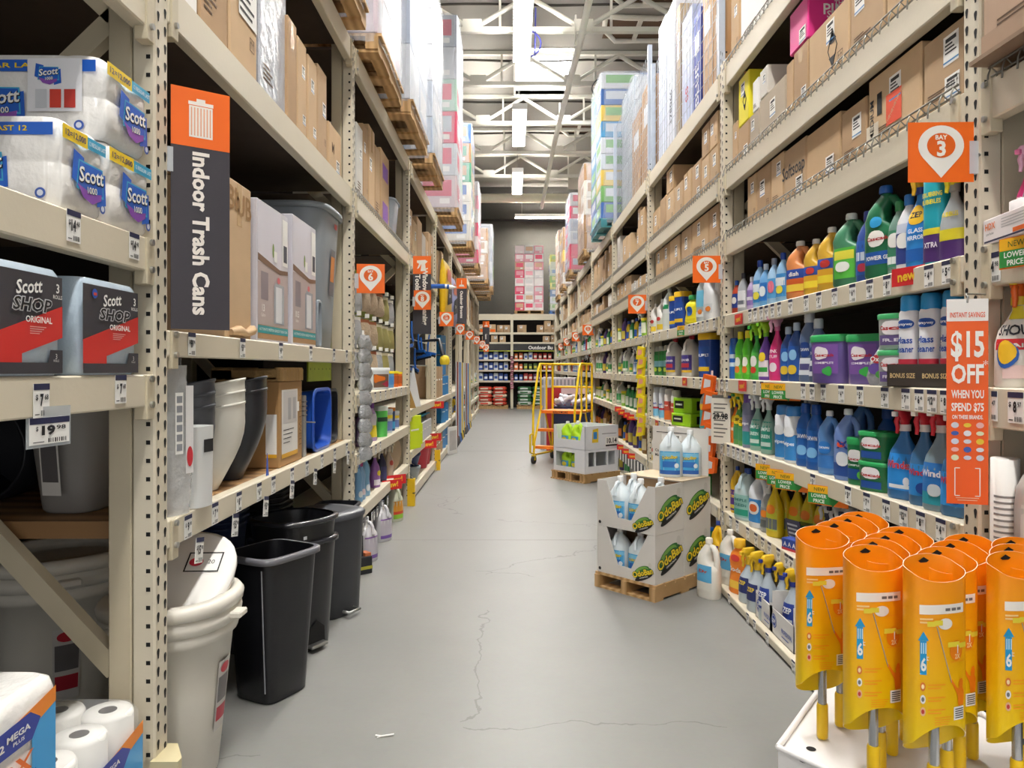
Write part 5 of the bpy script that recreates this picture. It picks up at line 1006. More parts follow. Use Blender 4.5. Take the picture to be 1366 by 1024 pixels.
# deeper cans seen through the upright frame
b_ = tapered(.165, .165, .27, .25, .4, C('8b8783', .5, noise=.05), 3, .01); l = MB(); fm = planefm((-.11, -.02, .0), (-.12, -1, 0), (-.12, 0, 1)); l.patch(fm, -.06, .0, .06, .3, C('d4cfc9', .5, noise=.05)); l.patch(fm, -.055, -.005, .1, .22, C('5a5656', .5, noise=.2), e=.0016); l.disc(fm, -.03, .26, .02, .014, C('c8323c', .4, noise=0), .002)
put(assemble('trash_can', [('can_body', b_), ('label_sticker', l)]), (-1.33, 2.27, .871), 90, 'trash can', 'grey tapered trash can seen through the upright frame on the wooden shelf')
m = MB(); m.lathe([(.14, 0), (.16, .02), (.17, .3), (.16, .3), (.15, .02)], C('1f2027', .4, noise=.1), 24); o = m.build('dark_bin'); o.rotation_euler = (R(90), 0, 0); o.location = (-1.68, 2.6, .871 + .172); reg(o, 'trash can', 'dark round bin lying on the wooden shelf behind the grey can')
# ------------------------------------------------------------------ floor bins of this bay
WCAN = C('dcd7cb', .4, noise=.04)
LIDROT = 85
def white_can(stick=True, lid=True, hs=1.0):
    H_ = .59; m = MB(); m.loft([se(z, r, r * .95, 32, 2.4) for z, r in ((0, .125), (.012, .135), (.3, .165), (.46, .182), (.462, .196), (.48, .2), (.5, .196), (.502, .19))], WCAN, cap1=False); m.loft([se(z, r, r * .95, 32, 2.4) for z, r in ((.502, .18), (.2, .15), (.02, .13))], WCAN, cap0=False)
    r1 = MB(); r1.loft([se(z, r, r * .95, 32, 2.4) for z, r in ((.5, .188), (.502, .206), (.53, .21), (.545, .2), (.547, .192))], WCAN, cap1=False); r1.loft([se(z, r, r * .95, 32, 2.4) for z, r in ((.548, .192), (.55, .212), (.575, .216), (.59, .205), (.59, .17), (.57, .165))], WCAN, cap1=False)
    for a in (30, 150, 270): r1.box(-.03 + .2 * math.cos(R(a)), .03 + .2 * math.cos(R(a)), .2 * math.sin(R(a)) - .03, .2 * math.sin(R(a)) + .012, .515, .535, WCAN, .004)
    parts = [('can_body', m), ('rim', r1)]
    if stick:
        l = MB(); fm = lambda u, v, e=0: ((.135 + .1 * v + .006 + e) * math.sin(u / .16), -(.135 + .1 * v + .006 + e) * .95 * math.cos(u / .16), v)
        l.patch(fm, -.035, .035, .16, .38, C('cfcac4', .4, noise=.05), 5, 2); l.patch(fm, -.03, .03, .25, .33, C('6f6a6a', .4, noise=.3), 5, 1, e=.0014); l.disc(fm, 0, .355, .025, .016, C('c2283a', .4, noise=0), .002); l.patch(fm, -.03, .03, .19, .235, C('b92a3c', .4, noise=.05), 4, 1, e=.002); parts.append(('label_sticker', l))
    if lid:
        T_ = Matrix.Translation((.0, .0, .585)) @ Matrix.Rotation(R(-LIDROT), 4, 'Z') @ Matrix.Rotation(R(36), 4, 'X')
        d_ = MB(T_); d_.loft([se(0, .165, .165, 32, 2.4, 0, .06), se(.004, .178, .178, 32, 2.4, 0, .06), se(.02, .178, .178, 32, 2.4, 0, .06), se(.028, .165, .165, 32, 2.4, 0, .06)], WHITE)
        f_ = lambda u, v, e=0: (.075 + u * .8, .09 + v * .8, .029 + e); s_ = MB(T_); s_.patch(f_, -.07, .07, -.04, .06, PAPER); s_.add([f_(x, y, .002) for x, y in ((-.07, -.04), (.07, -.04), (.07, .06), (-.07, .06), (-.064, -.034), (.064, -.034), (.064, .054), (-.064, .054))], [(0, 1, 5, 4), (1, 2, 6, 5), (2, 3, 7, 6), (3, 0, 4, 7)], INK); s_.disc(f_, -.03, .01, .028, .022, C('d22f48', .4, noise=0), .003); s_.text(f_, '20', .03, INK, .03, .01, e=.003)
        parts.append(('lid', d_, [('lid_sticker', s_)]))
    return assemble('trash_can', parts)
put(white_can(), (-1.08, 2.36, 0), 88, 'trash can', 'white ribbed trash can with tipped lid on the floor by the upright')
put(white_can(True, False), (-1.62, 2.64, 0), 40, 'trash can', 'white ribbed trash can seen through the upright frame, foremost on the floor', sc=1.12)
put(white_can(False, False), (-1.75, 3.22, 0), 40, 'trash can', 'white ribbed trash can seen through the upright frame, behind another', sc=1.12)
RIM = C('2b2b30', .22, noise=.03)
m = tapered(.22, .2, .30, .26, .575, BLACKP, 5, .014, lip=C('6a6a70', .3, noise=.03)); c = MB(); c.tube([(-.14, -.09, .53), (-.13, -.088, .3), (-.112, -.08, .05)], .003, C('8d8d92', .3, noise=0), 5); put(assemble('trash_can', [('can_body', m), ('edge_strip', c)]), (-.965, 2.98, 0), 62, 'trash can', 'black rectangular open bin, first black one beside the white can', sc=1.0)
m = tapered(.2, .17, .27, .22, .5, BLACKP, 5, .01); put(m.build('trash_can'), (-1.22, 2.735, 0), 80, 'trash can', 'black bin half hidden between the white can and the black open bin')
def stepcan(h=.5, top=True):
    m = MB(); m.loft([se(z, a, b, 28, 2.6) for z, a, b in ((0, .145, .14), (.01, .15, .145), (h, .185, .17))], BLACKP, cap1=False); m.loft([se(z, a, b, 28, 2.6) for z, a, b in ((h, .178, .163), (.02, .143, .138))], BLACKP, cap0=False)
    r = MB(); r.loft([se(z, a, b, 28, 2.6) for z, a, b in ((h - .012, .187, .172), (h - .008, .2, .185), (h + .008, .2, .185), (h + .012, .178, .163))], RIM, cap0=False, cap1=False)
    p_ = MB(); p_.add([(x, y - .149 * 1.0, z) for x, y, z in ((-.06, 0.003, .012), (.06, .003, .012), (.05, -.002, .1), (0, -.006, .14), (-.05, -.002, .1))], [(0, 1, 2, 3, 4)], HOLE); p_.box(-.05, .05, -.18, -.1, .02, .035, STEEL, .004)
    parts = [('can_body', m), ('rim', r), ('pedal', p_)]
    if top:
        u = MB(); u.loft([se(z, a, b, 28, 2.6) for z, a, b in ((h - .12, .165, .15), (h + .1, .185, .17))], BLACKP, cap1=False); u.loft([se(z, a, b, 28, 2.6) for z, a, b in ((h + .1, .178, .163), (h + .01, .165, .15))], BLACKP, cap0=False)
        u.loft([se(z, a, b, 28, 2.6) for z, a, b in ((h + .085, .186, .171), (h + .09, .199, .184), (h + .105, .199, .184), (h + .11, .178, .163))], RIM, cap0=False, cap1=False); u.patch(flat(-.176), -.1, -.08, h + .03, h + .045, C('b9b9bc', .4, noise=0)); parts.append(('inner_bucket', u))
    return assemble('trash_can', parts)
put(stepcan(.5), (-1.03, 3.5, 0), 58, 'trash can', 'black round step can with a second bucket nested on top')
def lidcan(h=.54):
    m = MB(); m.loft([se(z, a, b, 28, 3) for z, a, b in ((0, .15, .15), (.012, .158, .158), (h - .03, .185, .175))], C('2e2f34', .4, noise=.05)); l = MB(); l.loft([se(z, a, b, 28, 3) for z, a, b in ((h - .03, .19, .18), (h - .01, .195, .185), (h, .185, .175), (h + .006, .12, .11))], C('45474d', .4, noise=.04))
    p_ = MB(); p_.tube([(-.04, -.15, .03), (-.04, -.2, .03), (.04, -.2, .03), (.04, -.15, .03)], .008, STEEL, 8)
    return assemble('trash_can', [('can_body', m), ('lid', l), ('pedal', p_)])
put(lidcan(), (-1.0, 3.98, 0), 62, 'trash can', 'charcoal pedal trash can with closed flat lid before bay six upright')
def stack(n, w, d, h, dz, mat, nm):
    parts = []
    for i in range(n): m = tapered(w * .8, d * .8, w, d, h, mat, 5, .01, n=20); m.v = [(x, y, z + i * dz) for x, y, z in m.v]; parts.append(('nested_bin', m))
    return assemble(nm, parts)
put(stack(4, .24, .24, .4, .035, BLK, 'bin_stack'), (-1.03, 4.36, 0), 90, 'bin stack', 'stack of small black bins behind the pedal can')
put(stack(5, .3, .26, .3, .03, C('1d2d55', .4, noise=.05), 'bin_stack'), (-1.47, 3.66, .24), 90, 'bin stack', 'stack of navy baskets in the dark behind the step can')
m = MB(); m.box(-.3, .3, -.25, .25, 0, .239, BLK, .01); put(m.build('floor_riser'), (-1.5, 3.66, 0), 90, 'riser', 'dark riser under the navy baskets behind the step can')
put(stack(9, .28, .28, .3, .03, BLK, 'bin_stack'), (-1.4, 4.16, .18), 90, 'bin stack', 'tall stack of black ribbed bins under the wastebasket shelf')
m = MB(); m.box(-.25, .25, -.2, .2, 0, .179, BLK, .01); put(m.build('floor_riser'), (-1.45, 4.16, 0), 90, 'riser', 'dark riser under the tall stack of black bins')
# cartons on the carton level
CB = 'on carton level past trash cans sign'; GW = C('b9bcc4', .2, noise=.08, bump=.6, bscale=16)
cartonrow(-1, 2.412, CB, [(229, 264, .62, 'white carton with blue scribbles', dict(col=WHITE, marks=('bars',))), (266, 304, .6, 'brown carton with a taped label', dict(marks=('stick', 'tape', 'bars'))), (306, 343, .62, 'brown carton with large 60533014 label', dict(marks=('arrow',), lab=True)), (346, 382, .55, 'grey bin wrapped in clear film', dict(col=GW, marks=('bars',), name='wrapped_bin')), (384, 396, .46, 'rough brown carton leaning out', dict(ci=1, inset=.02, marks=('tape',))), (397, 409, .46, 'brown carton with clear film and blue patches', dict(ci=2, marks=('stick', 'stick2'))), (411, 423, .45, 'brown carton with a white and blue sticker', dict(marks=('stick2', 'stick'))), (424, 436, .48, 'tall brown carton behind the sticker cartons', {}), (439, 455, .26, 'small tan carton by the upright', dict(ci=2, marks=('arrow', 'stick2'), big=[('M', .08, -.2, .5)]))])
o = [r for r in REG if '60533014' in r['look']][0]; o['look'] = 'brown carton with a large white number label'; mb = MB(); fm = flat(-.212); mb.patch(fm, -.06, .13, .2, .42, PAPER, e=.001); mb.text(fm, '60533014', .04, C('7a3030', .5, noise=0), .03, .38, bold=.03, e=.002)
for i in range(5): mb.patch(fm, -.05, .1 - .02 * (i % 3), .34 - .03 * i, .352 - .03 * i, INK, e=.0018)
mb.build('shipping_label', o['o'])
m = MB(); m.box(-.16, .16, -.14, .14, 0, .1, C('d8d8d6', .5, noise=.04), .004); m.patch(flat(-.14), -.1, .13, .03, .07, C('6b6b6e', .5, noise=.2)); put(m.build('flat_box'), (-XL - .19, 3.08, 2.412 + .552), 90, 'box', 'flat white box on top of the film-wrapped bin')
# ------------------------------------------------------------------ right bay past the bay five sign
BN2 = bayname(1, 1)
def W6(n): return 'on %s shelf ' % n + BN2
bottlerow(1, 1.63, W6('fifth'), [(875, 'jug_white', .95, 'white cleaner jug with red and yellow label, farther'), (884, 'jug_white', 1.0, 'white cleaner jug with red and yellow label, nearer'), (893, 'bottle_vin', 1.0), (903, 'box_blue', 1.0, 'blue and yellow wipes packet, farther'), (911, 'box_blue', 1.05, 'blue and yellow wipes packet, nearer'), (926, 'bag_yellow', 1.0), (939, 'bottle_clear', 1.0), (952, 'jug_squarew', 1.0)], yaw=24, inset=.06)
bottlerow(1, 1.24, W6('fourth'), [(878, 'can_green', 1.0), (884, 'can_green', 1.0), (891, 'can_green', 1.0), (901, 'jug_redcap', 1.0, 'milky gallon jug with red cap, farther of two'), (923, 'jug_redcap', 1.0, 'milky gallon jug with red cap, nearer of two'), (946, 'box_blue', 1.15, 'blue and yellow wipes packet behind the orange strip')], yaw=24, inset=.085)
bottlerow(1, .85, W6('third'), [(869, 'can_white', 1.0), (877, 'can_white', 1.0), (885, 'can_white', 1.02, 'white spray can beside the orange can'), (893, 'can_cleanor', 1.0), (902, 'can_cleanor', .98, 'white and orange splash can, nearer')], yaw=24)
bottlerow(1, .85, W6('third'), [(941, 'bottle_tealgrey', 1.0), (948, 'bottle_whblue', 1.0)], yaw=24)
def tool_case(col, w=.2, d=.12, h=.09):
    m = MB(); m.box(-w / 2, w / 2, -d / 2, d / 2, 0, h, col, .006); fm = flat(-d / 2); K = C('1b1c1e', .5, noise=.05); m.patch(fm, -w * .4, w * .1, h * .3, h * .8, K); m.patch(fm, -w * .34, w * .02, h * .5, h * .62, C('d9e0c9', .5, noise=0), e=.0014); m.patch(planefm((w / 2, 0, 0), (0, 1, 0), (0, 0, 1)), -d * .1, d * .4, h * .2, h * .8, K); return m.build('tool_case')
LIME = C('9bd11e', .4, noise=.04)
y_ = ypx(1, 918, XR + .09)
put(tool_case(LIME, .26, .14, .1), (XR + .09, y_, .851), -68, 'case', 'lower lime green plastic case ' + W6('third')); put(tool_case(LIME, .24, .13, .12), (XR + .1, y_ + .02, .952), -68, 'case', 'upper lime green plastic case ' + W6('third'))
m = MB(); m.loft([se(z, a, b, 24, 4) for z, a, b in ((0, .1, .07), (.16, .12, .085), (.165, .135, .095), (.19, .135, .095), (.195, .12, .08))], C('d9b91e', .4, noise=.05)); m.loft([se(z, a, b, 24, 4) for z, a, b in ((.16, .136, .096), (.2, .138, .098), (.205, .12, .08))], BLK); put(m.build('storage_tub'), (XR + .24, ypx(1, 909, XR + .24), .851), -80, 'tub', 'yellow tub with black lid behind the lime cases')
bottlerow(1, .43, W6('second'), [(877, 'jug_white', 1), (895, 'gel_blue', 1.0), (912, 'jug_purple', 1), (928, 'bottle_yellowp', 1), (943, 'spray_lime', 1.0)], yaw=20)
bottlerow(1, .05, 'on bottom ledge ' + BN2, [(958, 'box_yellow', .9, 'yellow cleaner bottle at the ledge end'), (949, 'gel_green', .6, 'small green gel bottle on the bottom ledge')], xf=XLG, yaw=20, inset=.09)
tags(1, 1, 4, [872, 880, 891, 905, 920, 926, 932, 938, 944, 953], PR); tags(1, 1, 3, [869, 877, 884, 891, 899, 926, 935, 950, 957], PR); tags(1, 1, 2, [868, 880, 887, 894, 902, 912, 921, 931, 940, 949], PR); tags(1, 1, 1, [872, 885, 899, 915, 930, 947], PR)
card('new', 1, 913, 1.205, 'red promo card on fourth shelf under the red-capped jugs'); card('new', 1, 876, .81, 'red promo card on third shelf near bay seven upright')
card('lower', 1, 910, 1.59, 'orange and green price card on fifth shelf under the yellow pouch', yaw=20, X0=XR - .01)
# orange hanging strip of small packs, yellow hanging strip beyond
def clip_strip(col, col2, n, L_):
    parts = []; s_ = MB(); s_.box(-.008, .008, -.001, .001, -L_, .02, C('dfe2e6', .3, noise=0)); parts.append(('strip', s_))
    for i in range(n):
        q = MB(); z = -L_ * (i + .6) / n; a = .012 * ((i % 2) * 2 - 1)
        q.prism([(-.06 + a, z - .07), (.045 + a, z - .05), (.06 + a, z + .045), (-.03 + a, z + .06)], lambda u, v, w: (u, w - .02 - .01 * (i % 2), v), -.014, .012, col); f = lambda u, v, e=0: (u, -.0345 - .01 * (i % 2) - e, v)
        q.poly(f, [(-.03 + a, z - .03), (.03 + a, z - .02), (.035 + a, z + .02), (-.02 + a, z + .03)], col2); parts.append(('pack', q))
    return assemble('hanging_strip', parts)
put(clip_strip(C('ee6a1e', .4, noise=.08), C('dfe0e4', .4, noise=.1), 6, .62), (XR - .02, ypx(1, 950, XR - .02), 1.27), -60, 'hanging strip', 'hanging strip of orange packs at the bay five upright')
put(clip_strip(C('ecd322', .4, noise=.08), C('e89a8a', .4, noise=.1), 9, .85), (XR - .02, ypx(1, 858, XR - .02), 1.52), -60, 'hanging strip', 'hanging strip of yellow packs at the bay seven upright')
m = MB(); m.box(-.07, .07, -.0015, .0015, -.14, .14, C('e6dfd2', .6, noise=.03)); fm = flat(-.0015)
for i in range(9): m.patch(fm, -.05, .05 - .015 * (i % 3), .1 - .025 * i, .108 - .025 * i, C('6f6a64', .6, noise=0))
m.text(fm, '29.98', .05, INK, 0, .03, bold=.03, e=.003); m.box(-.065, .065, .0, .004, .14, .16, WIRE); o = m.build('notice_sheet'); put(o, (XR - .018, ypx(1, 961, XR - .02) , .98), -52, 'sheet', 'white printed notice sheet hung at the bay five upright')
for k, nm in ((1, BN2),):
    cartonrow(1, 2.115, 'on lower carton level ' + nm, [(875, 884, .3, 'brown carton with printed edge'), (884.5, 893, .33, 'brown carton with label strip'), (893.5, 906, .36, 'brown carton with a recycling mark', dict(marks=('arrow', 'stick'))), (909, 922, .34, 'brown carton with one white label', dict(marks=('stick',))), (923, 945, .36, 'wide brown carton with two labels', dict(marks=('stick', 'stick2', 'bars'))), (946, 959, .33, 'brown carton beside the upright', {})])
    cartonrow(1, 2.515, 'on upper carton level ' + nm, [(871, 880, .26, 'brown carton, dusty'), (880.5, 888, .3, 'brown carton with black handling marks', dict(marks=('arrow',))), (888.5, 899, .28, 'brown carton under a smaller one', dict(marks=('stick', 'arrow'))), (900, 911, .27, 'brown carton with slim label'), (912, 922, .29, 'brown carton taped across', dict(marks=('stick', 'tape'))), (923, 935, .28, 'brown carton, two stickers', dict(marks=('stick', 'stick2'))), (936, 946, .25, 'square brown carton with sticker'), (947, 958, .25, 'square brown carton by the upright')])
    cartonrow(1, 2.515, 'on upper carton level ' + nm, [(889, 898, .2, 'small brown carton stacked on another', dict(dz=.282)), (936, 946, .22, 'square brown carton stacked on another', dict(dz=.252)), (947, 957, .22, 'second square brown carton stacked by the upright', dict(dz=.252))])
# ------------------------------------------------------------------ farther right bays
def fill(s, k, z, where, n, keys, yaw=20, xf=None, gap=(0.02, .98), smin=.8, smax=1.05):
    y0, y1 = YC(s, k) + .07, YC(s, k + 1) - .09; X0 = (XF(s) if xf is None else xf) + .085
    for i in range(n):
        t = gap[0] + (gap[1] - gap[0]) * (i + .5) / n
        place(rnd.choice(keys), (s * X0, y0 + (y1 - y0) * t + rnd.uniform(-.02, .02), z + .001), FR(s) + s * R(yaw), rnd.uniform(smin, smax), where)
def fillcartons(s, k, z, hm, where, seed, two=True, dens=1.):
    r = random.Random(seed); y = YC(s, k) + .09; y1 = YC(s, k + 1) - .09; X0 = XF(s) + .03
    while y < y1 - .16:
        w = min(r.choice((.2, .24, .28, .34, .42)), y1 - y); h = r.uniform(.45, .95) * hm
        if r.random() < dens:
            col = r.choice([None] * 9 + [WHITE, C('c9c2b8', .6, noise=.1)])
            o = carton(w - .012, .4, h, r.randrange(4), seed=seed + int(y * 100), marks=r.choice((('stick',), ('stick', 'bars'), ('arrow',), ('stick', 'arrow'), ('stick2',))), col=col)
            o.location = (s * (X0 + .2), y + w / 2, z + .014); o.rotation_euler = (0, 0, FR(s)); reg(o, 'box', ('tall ' if h > w * 1.25 else 'low ' if h < w * .8 else '') + ('white carton' if col else 'brown carton'), where)
            if two and h < hm * .62 and r.random() < .75:
                h2 = hm * .95 - h; o = carton(w - .03, .36, h2, r.randrange(4), seed=seed + int(y * 77), marks=('stick',)); o.location = (s * (X0 + .19), y + w / 2, z + .015 + h); o.rotation_euler = (0, 0, FR(s)); reg(o, 'box', 'brown carton stacked on another', where)
        y += w + r.uniform(.0, .03)
CLEAN = ['g_white', 'g_green', 'g_blue', 'g_yellow', 'g_purple', 'g_lime']
for k in range(2, 8):
    b = bayname(1, k); far = k >= 5
    n = (10, 9, 8, 7, 6, 6, 5, 5)[k]
    mixes = [CLEAN, ['g_white', 'g_blue', 'g_purple', 'g_gallon'], ['g_gallon', 'g_green', 'g_white', 'g_lime'], ['g_purple', 'g_black', 'g_amber', 'g_yellow']] if k < 4 else [['g_red', 'g_green', 'g_blue', 'g_white'], ['g_red', 'g_black', 'g_blue'], ['g_white', 'g_amber', 'g_lime'], ['g_purple', 'g_black', 'g_white']]
    for i, kk in ((4, 0), (3, 1), (2, 2)) + (((1, 3),) if k < 5 else ()): fill(1, k, LV_R[i][0], 'on %s ' % LV_R[i][2].replace(' up', '') + b, n, mixes[kk])
    if k < 4: fill(1, k, .05, 'on bottom ledge ' + b, 4, ['g_gallon', 'g_purple'], xf=XLG if k != 2 else None)
    if k < 7:
        fillcartons(1, k, 2.10, .28, 'on lower carton level ' + b, 40 + k, False, .9); fillcartons(1, k, 2.50, .5, 'on upper carton level ' + b, 80 + k, k < 5, .92)
    if k < 5:
        for i in (4, 3, 2):
            for j in range(6 if k < 4 else 4): tag_on(SHELVES[(1, k, i)], 1, YC(1, k) + .25 + j * .38, LV_R[i][0] - .04, PR[j % 7])
for px, z, lk in ((826, .82, 'red promo card on third shelf past bay seven sign, farther'), (831, .80, 'red promo card on third shelf past bay seven sign, nearer'), (838, .79, 'overlapping red promo card beside bay seven upright, farther'), (843, .785, 'overlapping red promo card beside bay seven upright, nearer'), (829, .385, 'red promo card on second shelf past bay seven sign, farther'), (836, .38, 'red promo card on second shelf past bay seven sign, middle'), (844, .375, 'red promo card on second shelf past bay seven sign, nearer')): card('new', 1, px, z, lk, yaw=40, X0=XR - .02)
m = MB()
for i in range(22): y = 7.16 + i * .1; m.box(XR - .004, XR - .001, y, y + .1, .22, .345, INK if i % 2 else PAPER)
sh_ = SHELVES[(1, 2, 1)]; m.M = None; m.v = [tuple(Vector(v) - sh_.location) for v in m.v]; o = m.build('striped_strip', sh_); o['label'] = 'black and white striped strip under the lip'
# ------------------------------------------------------------------ left bays: hooks, tools, mops
BL = bayname(-1, 1)
OLIVE = C('8a9a22', .6, noise=.12); TANP = C('a8937a', .6, noise=.2, bump=.4, bscale=60); GREYP2 = C('b9bcc0', .25, .3, noise=.25, bump=.4, bscale=60)
PAX = -XL - .32
m = MB(); m.box(-.005, .005, -1.15, 1.1, 1.22, 2.12, OLIVE)
for i in range(9):
    for j in range(22): m.add([(-.0058 + .0116, -1.1 + j * .1 - .006, 1.3 + i * .09 - .006), (.0058, -1.1 + j * .1 + .006, 1.3 + i * .09 - .006), (.0058, -1.1 + j * .1 + .006, 1.3 + i * .09 + .006), (.0058, -1.1 + j * .1 - .006, 1.3 + i * .09 + .006)], [(0, 1, 2, 3)], HOLE)
hooks = []
for z in (1.93, 1.68, 1.45):
    for j in range(6): h_ = MB(); y = -.6 + j * .29; h_.tube([(.005, y, z), (.2, y, z), (.225, y, z + .02)], .005, STEEL, 6); h_.box(.2, .226, y - .016, y + .016, z + .0, z + .03, PAPER); hooks.append(('hook', h_))
o = assemble('peg_board', [('panel', m)] + hooks); put(o, (PAX, 5.83, 0), 0, 'panel', 'olive perforated panel with hooks past bay six sign')
def hangpack(col, w, h, card_=PAPER):
    m = MB(); m.loft([se(z, w / 2 * k, .022 * k2, 14, 3) for z, k, k2 in ((-h, .8, .3), (-h * .85, 1, 1), (-h * .4, .95, .8), (-h * .12, .8, .5), (0, .7, .15))], col); m.box(-w * .38, w * .38, -.004, .004, -h * .1, .02, card_); return m.build('hanging_pack')
TM['hp_tan'] = Tm(lambda: hangpack(TANP, .16, .17, C('9a5a3a', .6, noise=.1)), 'pack', 'tan glove pack hanging from a hook'); TM['hp_grey'] = Tm(lambda: hangpack(GREYP2, .13, .2), 'pack', 'grey blister pack hanging from a hook'); TM['hp_olive'] = Tm(lambda: hangpack(C('8d8550', .6, noise=.15), .14, .19, C('c9c2a8', .6, noise=.1)), 'pack', 'olive sponge pack hanging from a hook')
for r_, (z, ks) in enumerate(((1.91, ('hp_grey', 'hp_tan', 'hp_tan', 'hp_tan', 'hp_olive', 'hp_grey')), (1.66, ('hp_grey', 'hp_tan', 'hp_tan', 'hp_olive', 'hp_olive', 'hp_olive')), (1.43, ('hp_grey', 'hp_tan', 'hp_tan', 'hp_grey', 'hp_olive', 'hp_grey')))):
    for j, kk in enumerate(ks): place(kk, (PAX + .19, 5.23 + j * .29, z - .01), R(90 - 25), 1.0, 'in %s hook row past bay six sign' % ('top', 'middle', 'bottom')[r_])
def clip2():
    parts = []
    for i in range(9):
        q = MB(); z = -.09 * i; q.loft([se(z - .085, .05, .012, 10, 3), se(z - .05, .06, .03, 10, 3), se(z, .045, .01, 10, 3)], C('c3c6ca', .2, .4, noise=.35, bump=.6, bscale=70)); parts.append(('pack', q))
    q = MB(); q.box(-.01, .01, .011, .013, -.82, .03, PAPER); parts.append(('strip', q)); return assemble('hanging_strip', parts)
put(clip2(), (-.95, 4.78, 1.52), 62, 'hanging strip', 'hanging strip of silvery packs beside the bay six sign'); put(clip2(), (-.97, 4.92, 1.5), 62, 'hanging strip', 'second silvery hanging strip behind the first one')
WL = lambda n: 'on %s ' % n + BL
D('pk_white', 'pack', 'white carton with orange and red sponges', 'sponge_carton', 'tub', .17, .11, .05, 'dfe3e8', 'e4e8ec', [B(.1, .7, .5, '7a5f50'), O(-.2, .5, .25, .2, 'e87a2a'), O(.2, .25, .2, .14, 'b02f4a')], p=7)
D('pk_tubs', 'pack', 'blue scrubber tub with yellow lid', 'scrubber_tub', 'tub', .14, .05, .04, '6fa3d8', 'efd82a', [B(.2, .7, .7, '4f8fd0')], p=5)
D('pk_orange', 'pack', 'orange scrubber tub with yellow lid', 'scrubber_tub', 'tub', .14, .04, .035, 'e8762a', 'efd82a', [B(.2, .7, .7, 'b85a2a')], p=5)
D('br_purple', 'brush', 'purple-handled brush pack', 'brush_pack', 'curve', .26, .045, .03, 'a98fc0', '7a3f96', [B(.1, .4, .9, 'e4d23a'), B(.4, .7, .7, 'd9d4dc')])
D('jar_green', 'jar', 'lime green jar with dark band', 'sponge_jar', 'tub', .24, .06, .05, '5fd060', 'dfe8df', [B(.5, .64, 1.2, '2c4a3a')], p=4)
D('bx_detail', 'pack', 'white and yellow cleaning kit carton', 'kit_carton', 'tub', .2, .055, .03, 'd5dbe4', 'e9eef2', [B(.1, .5, .8, '6f84c0'), B(.6, .75, .8, 'efd23a')], p=8)
D('bx_orange', 'pack', 'slim orange and navy kit carton', 'kit_carton', 'tub', .2, .03, .03, '2f4a7a', 'ef8b2a', [B(.1, .4, .9, '3f9fd0')], p=8)
D('sp_sky', 'bottle', 'sky blue slim spray bottle', 'spray_bottle', 'curve', .27, .036, .03, '7fb2e0', '3f6fb8', [O(0, .2, .5, .08, 'e8eef4')])
D('sp_pinkcap', 'bottle', 'sky blue slim bottle with magenta cap', 'spray_bottle', 'curve', .27, .036, .03, '8fb9e2', 'a8327f', [O(0, .2, .5, .08, 'f0dfe8')])
D('sp_greencap', 'bottle', 'sky blue slim bottle with green cap', 'spray_bottle', 'curve', .28, .036, .03, '86b8dc', '2f9a5a', [O(0, .2, .5, .08, 'e8eef4')])
D('sp_violet', 'bottle', 'violet cleaner bottle with tan sprayer', 'spray_bottle', 'trig', .3, .044, .034, '9a68b4', 'd8cdb8', [B(.06, .2, .9, 'efe6f2'), O(.2, .36, .4, .07, 'efd83a')], trig='d9cfbd')
D('sp_dark', 'bottle', 'dark bottle with beige sprayer', 'spray_bottle', 'trig', .3, .044, .034, '2c2a44', 'd8cdb8', [B(.06, .4, .9, '3a3a66')], trig='d9cfbd')
D('sp_tan', 'bottle', 'tan sprayer bottle with red spot', 'spray_bottle', 'trig', .27, .048, .036, 'b6a593', 'd8cdb8', [O(0, .4, .4, .08, 'b8473a')], trig='d9cfbd')
bottlerow(-1, 1.14, WL('hook bay shelf'), [(502, 'pk_white'), (517, 'pk_tubs'), (525, 'pk_orange', 1.0), (530, 'pk_orange', .95), (536, 'br_purple', .7, 'small purple brush pack by the upright')], yaw=30, inset=.08)
bottlerow(-1, .767, WL('middle shelf'), [(481, 'br_purple', 1.0), (487, 'br_purple', 1.02), (495, 'br_purple', 1.1), (506, 'jar_green', 1.0), (515, 'bx_detail', 1.0), (521, 'bx_orange', 1.0), (526, 'bx_detail', .8, 'small white and blue kit carton')], yaw=30, inset=.07)
bottlerow(-1, .40, WL('lowest shelf'), [(477, 'sp_sky'), (481, 'sp_pinkcap'), (487, 'sp_greencap', 1.05), (500, 'sp_violet'), (509, 'sp_dark'), (518, 'sp_tan')], yaw=30, inset=.07)
m = MB(); m.lathe([(.15, 0), (.15, .08)], C('b39d82', .7, noise=.1), 28); o = m.build('round_pad'); o.rotation_euler = (R(90), 0, R(70)); put(o, (-XL - .16, 6.62, .4 + .152), 0, 'pad', 'large round tan scrub pad standing on edge past bay six sign'); o.rotation_euler = (R(90), 0, R(70)); rest(o, .4)
D('gal_violet', 'bottle', 'milky gallon jug with violet label on the floor', 'gallon_jug', 'jug', .3, .08, .07, 'd5d3d6', 'dfe0e4', [B(.08, .56, .85, 'c3bcc6'), B(.08, .16, .85, '7a57a8'), B(.54, .57, .85, '8f5fae')])
D('gal_orange', 'bottle', 'pale gallon jug with orange and lime label on the floor', 'gallon_jug', 'jug', .31, .08, .07, 'd9dcc4', 'e8ead8', [B(.08, .56, .85, 'e8a02f'), B(.08, .2, .85, '8fc23a'), B(.2, .28, .85, 'd94a2f')])
for px, y_ in ((512, 5.02), (519, 5.62)): place('gal_violet', (-XL - .02, y_, 0), R(60))
place('gal_orange', (-XL - .04, 6.35, 0), R(60)); place('gel_blue', (-XL - .1, 6.05, 0), R(60), .9, '', 'blue bottle standing on the floor between gallon jugs')
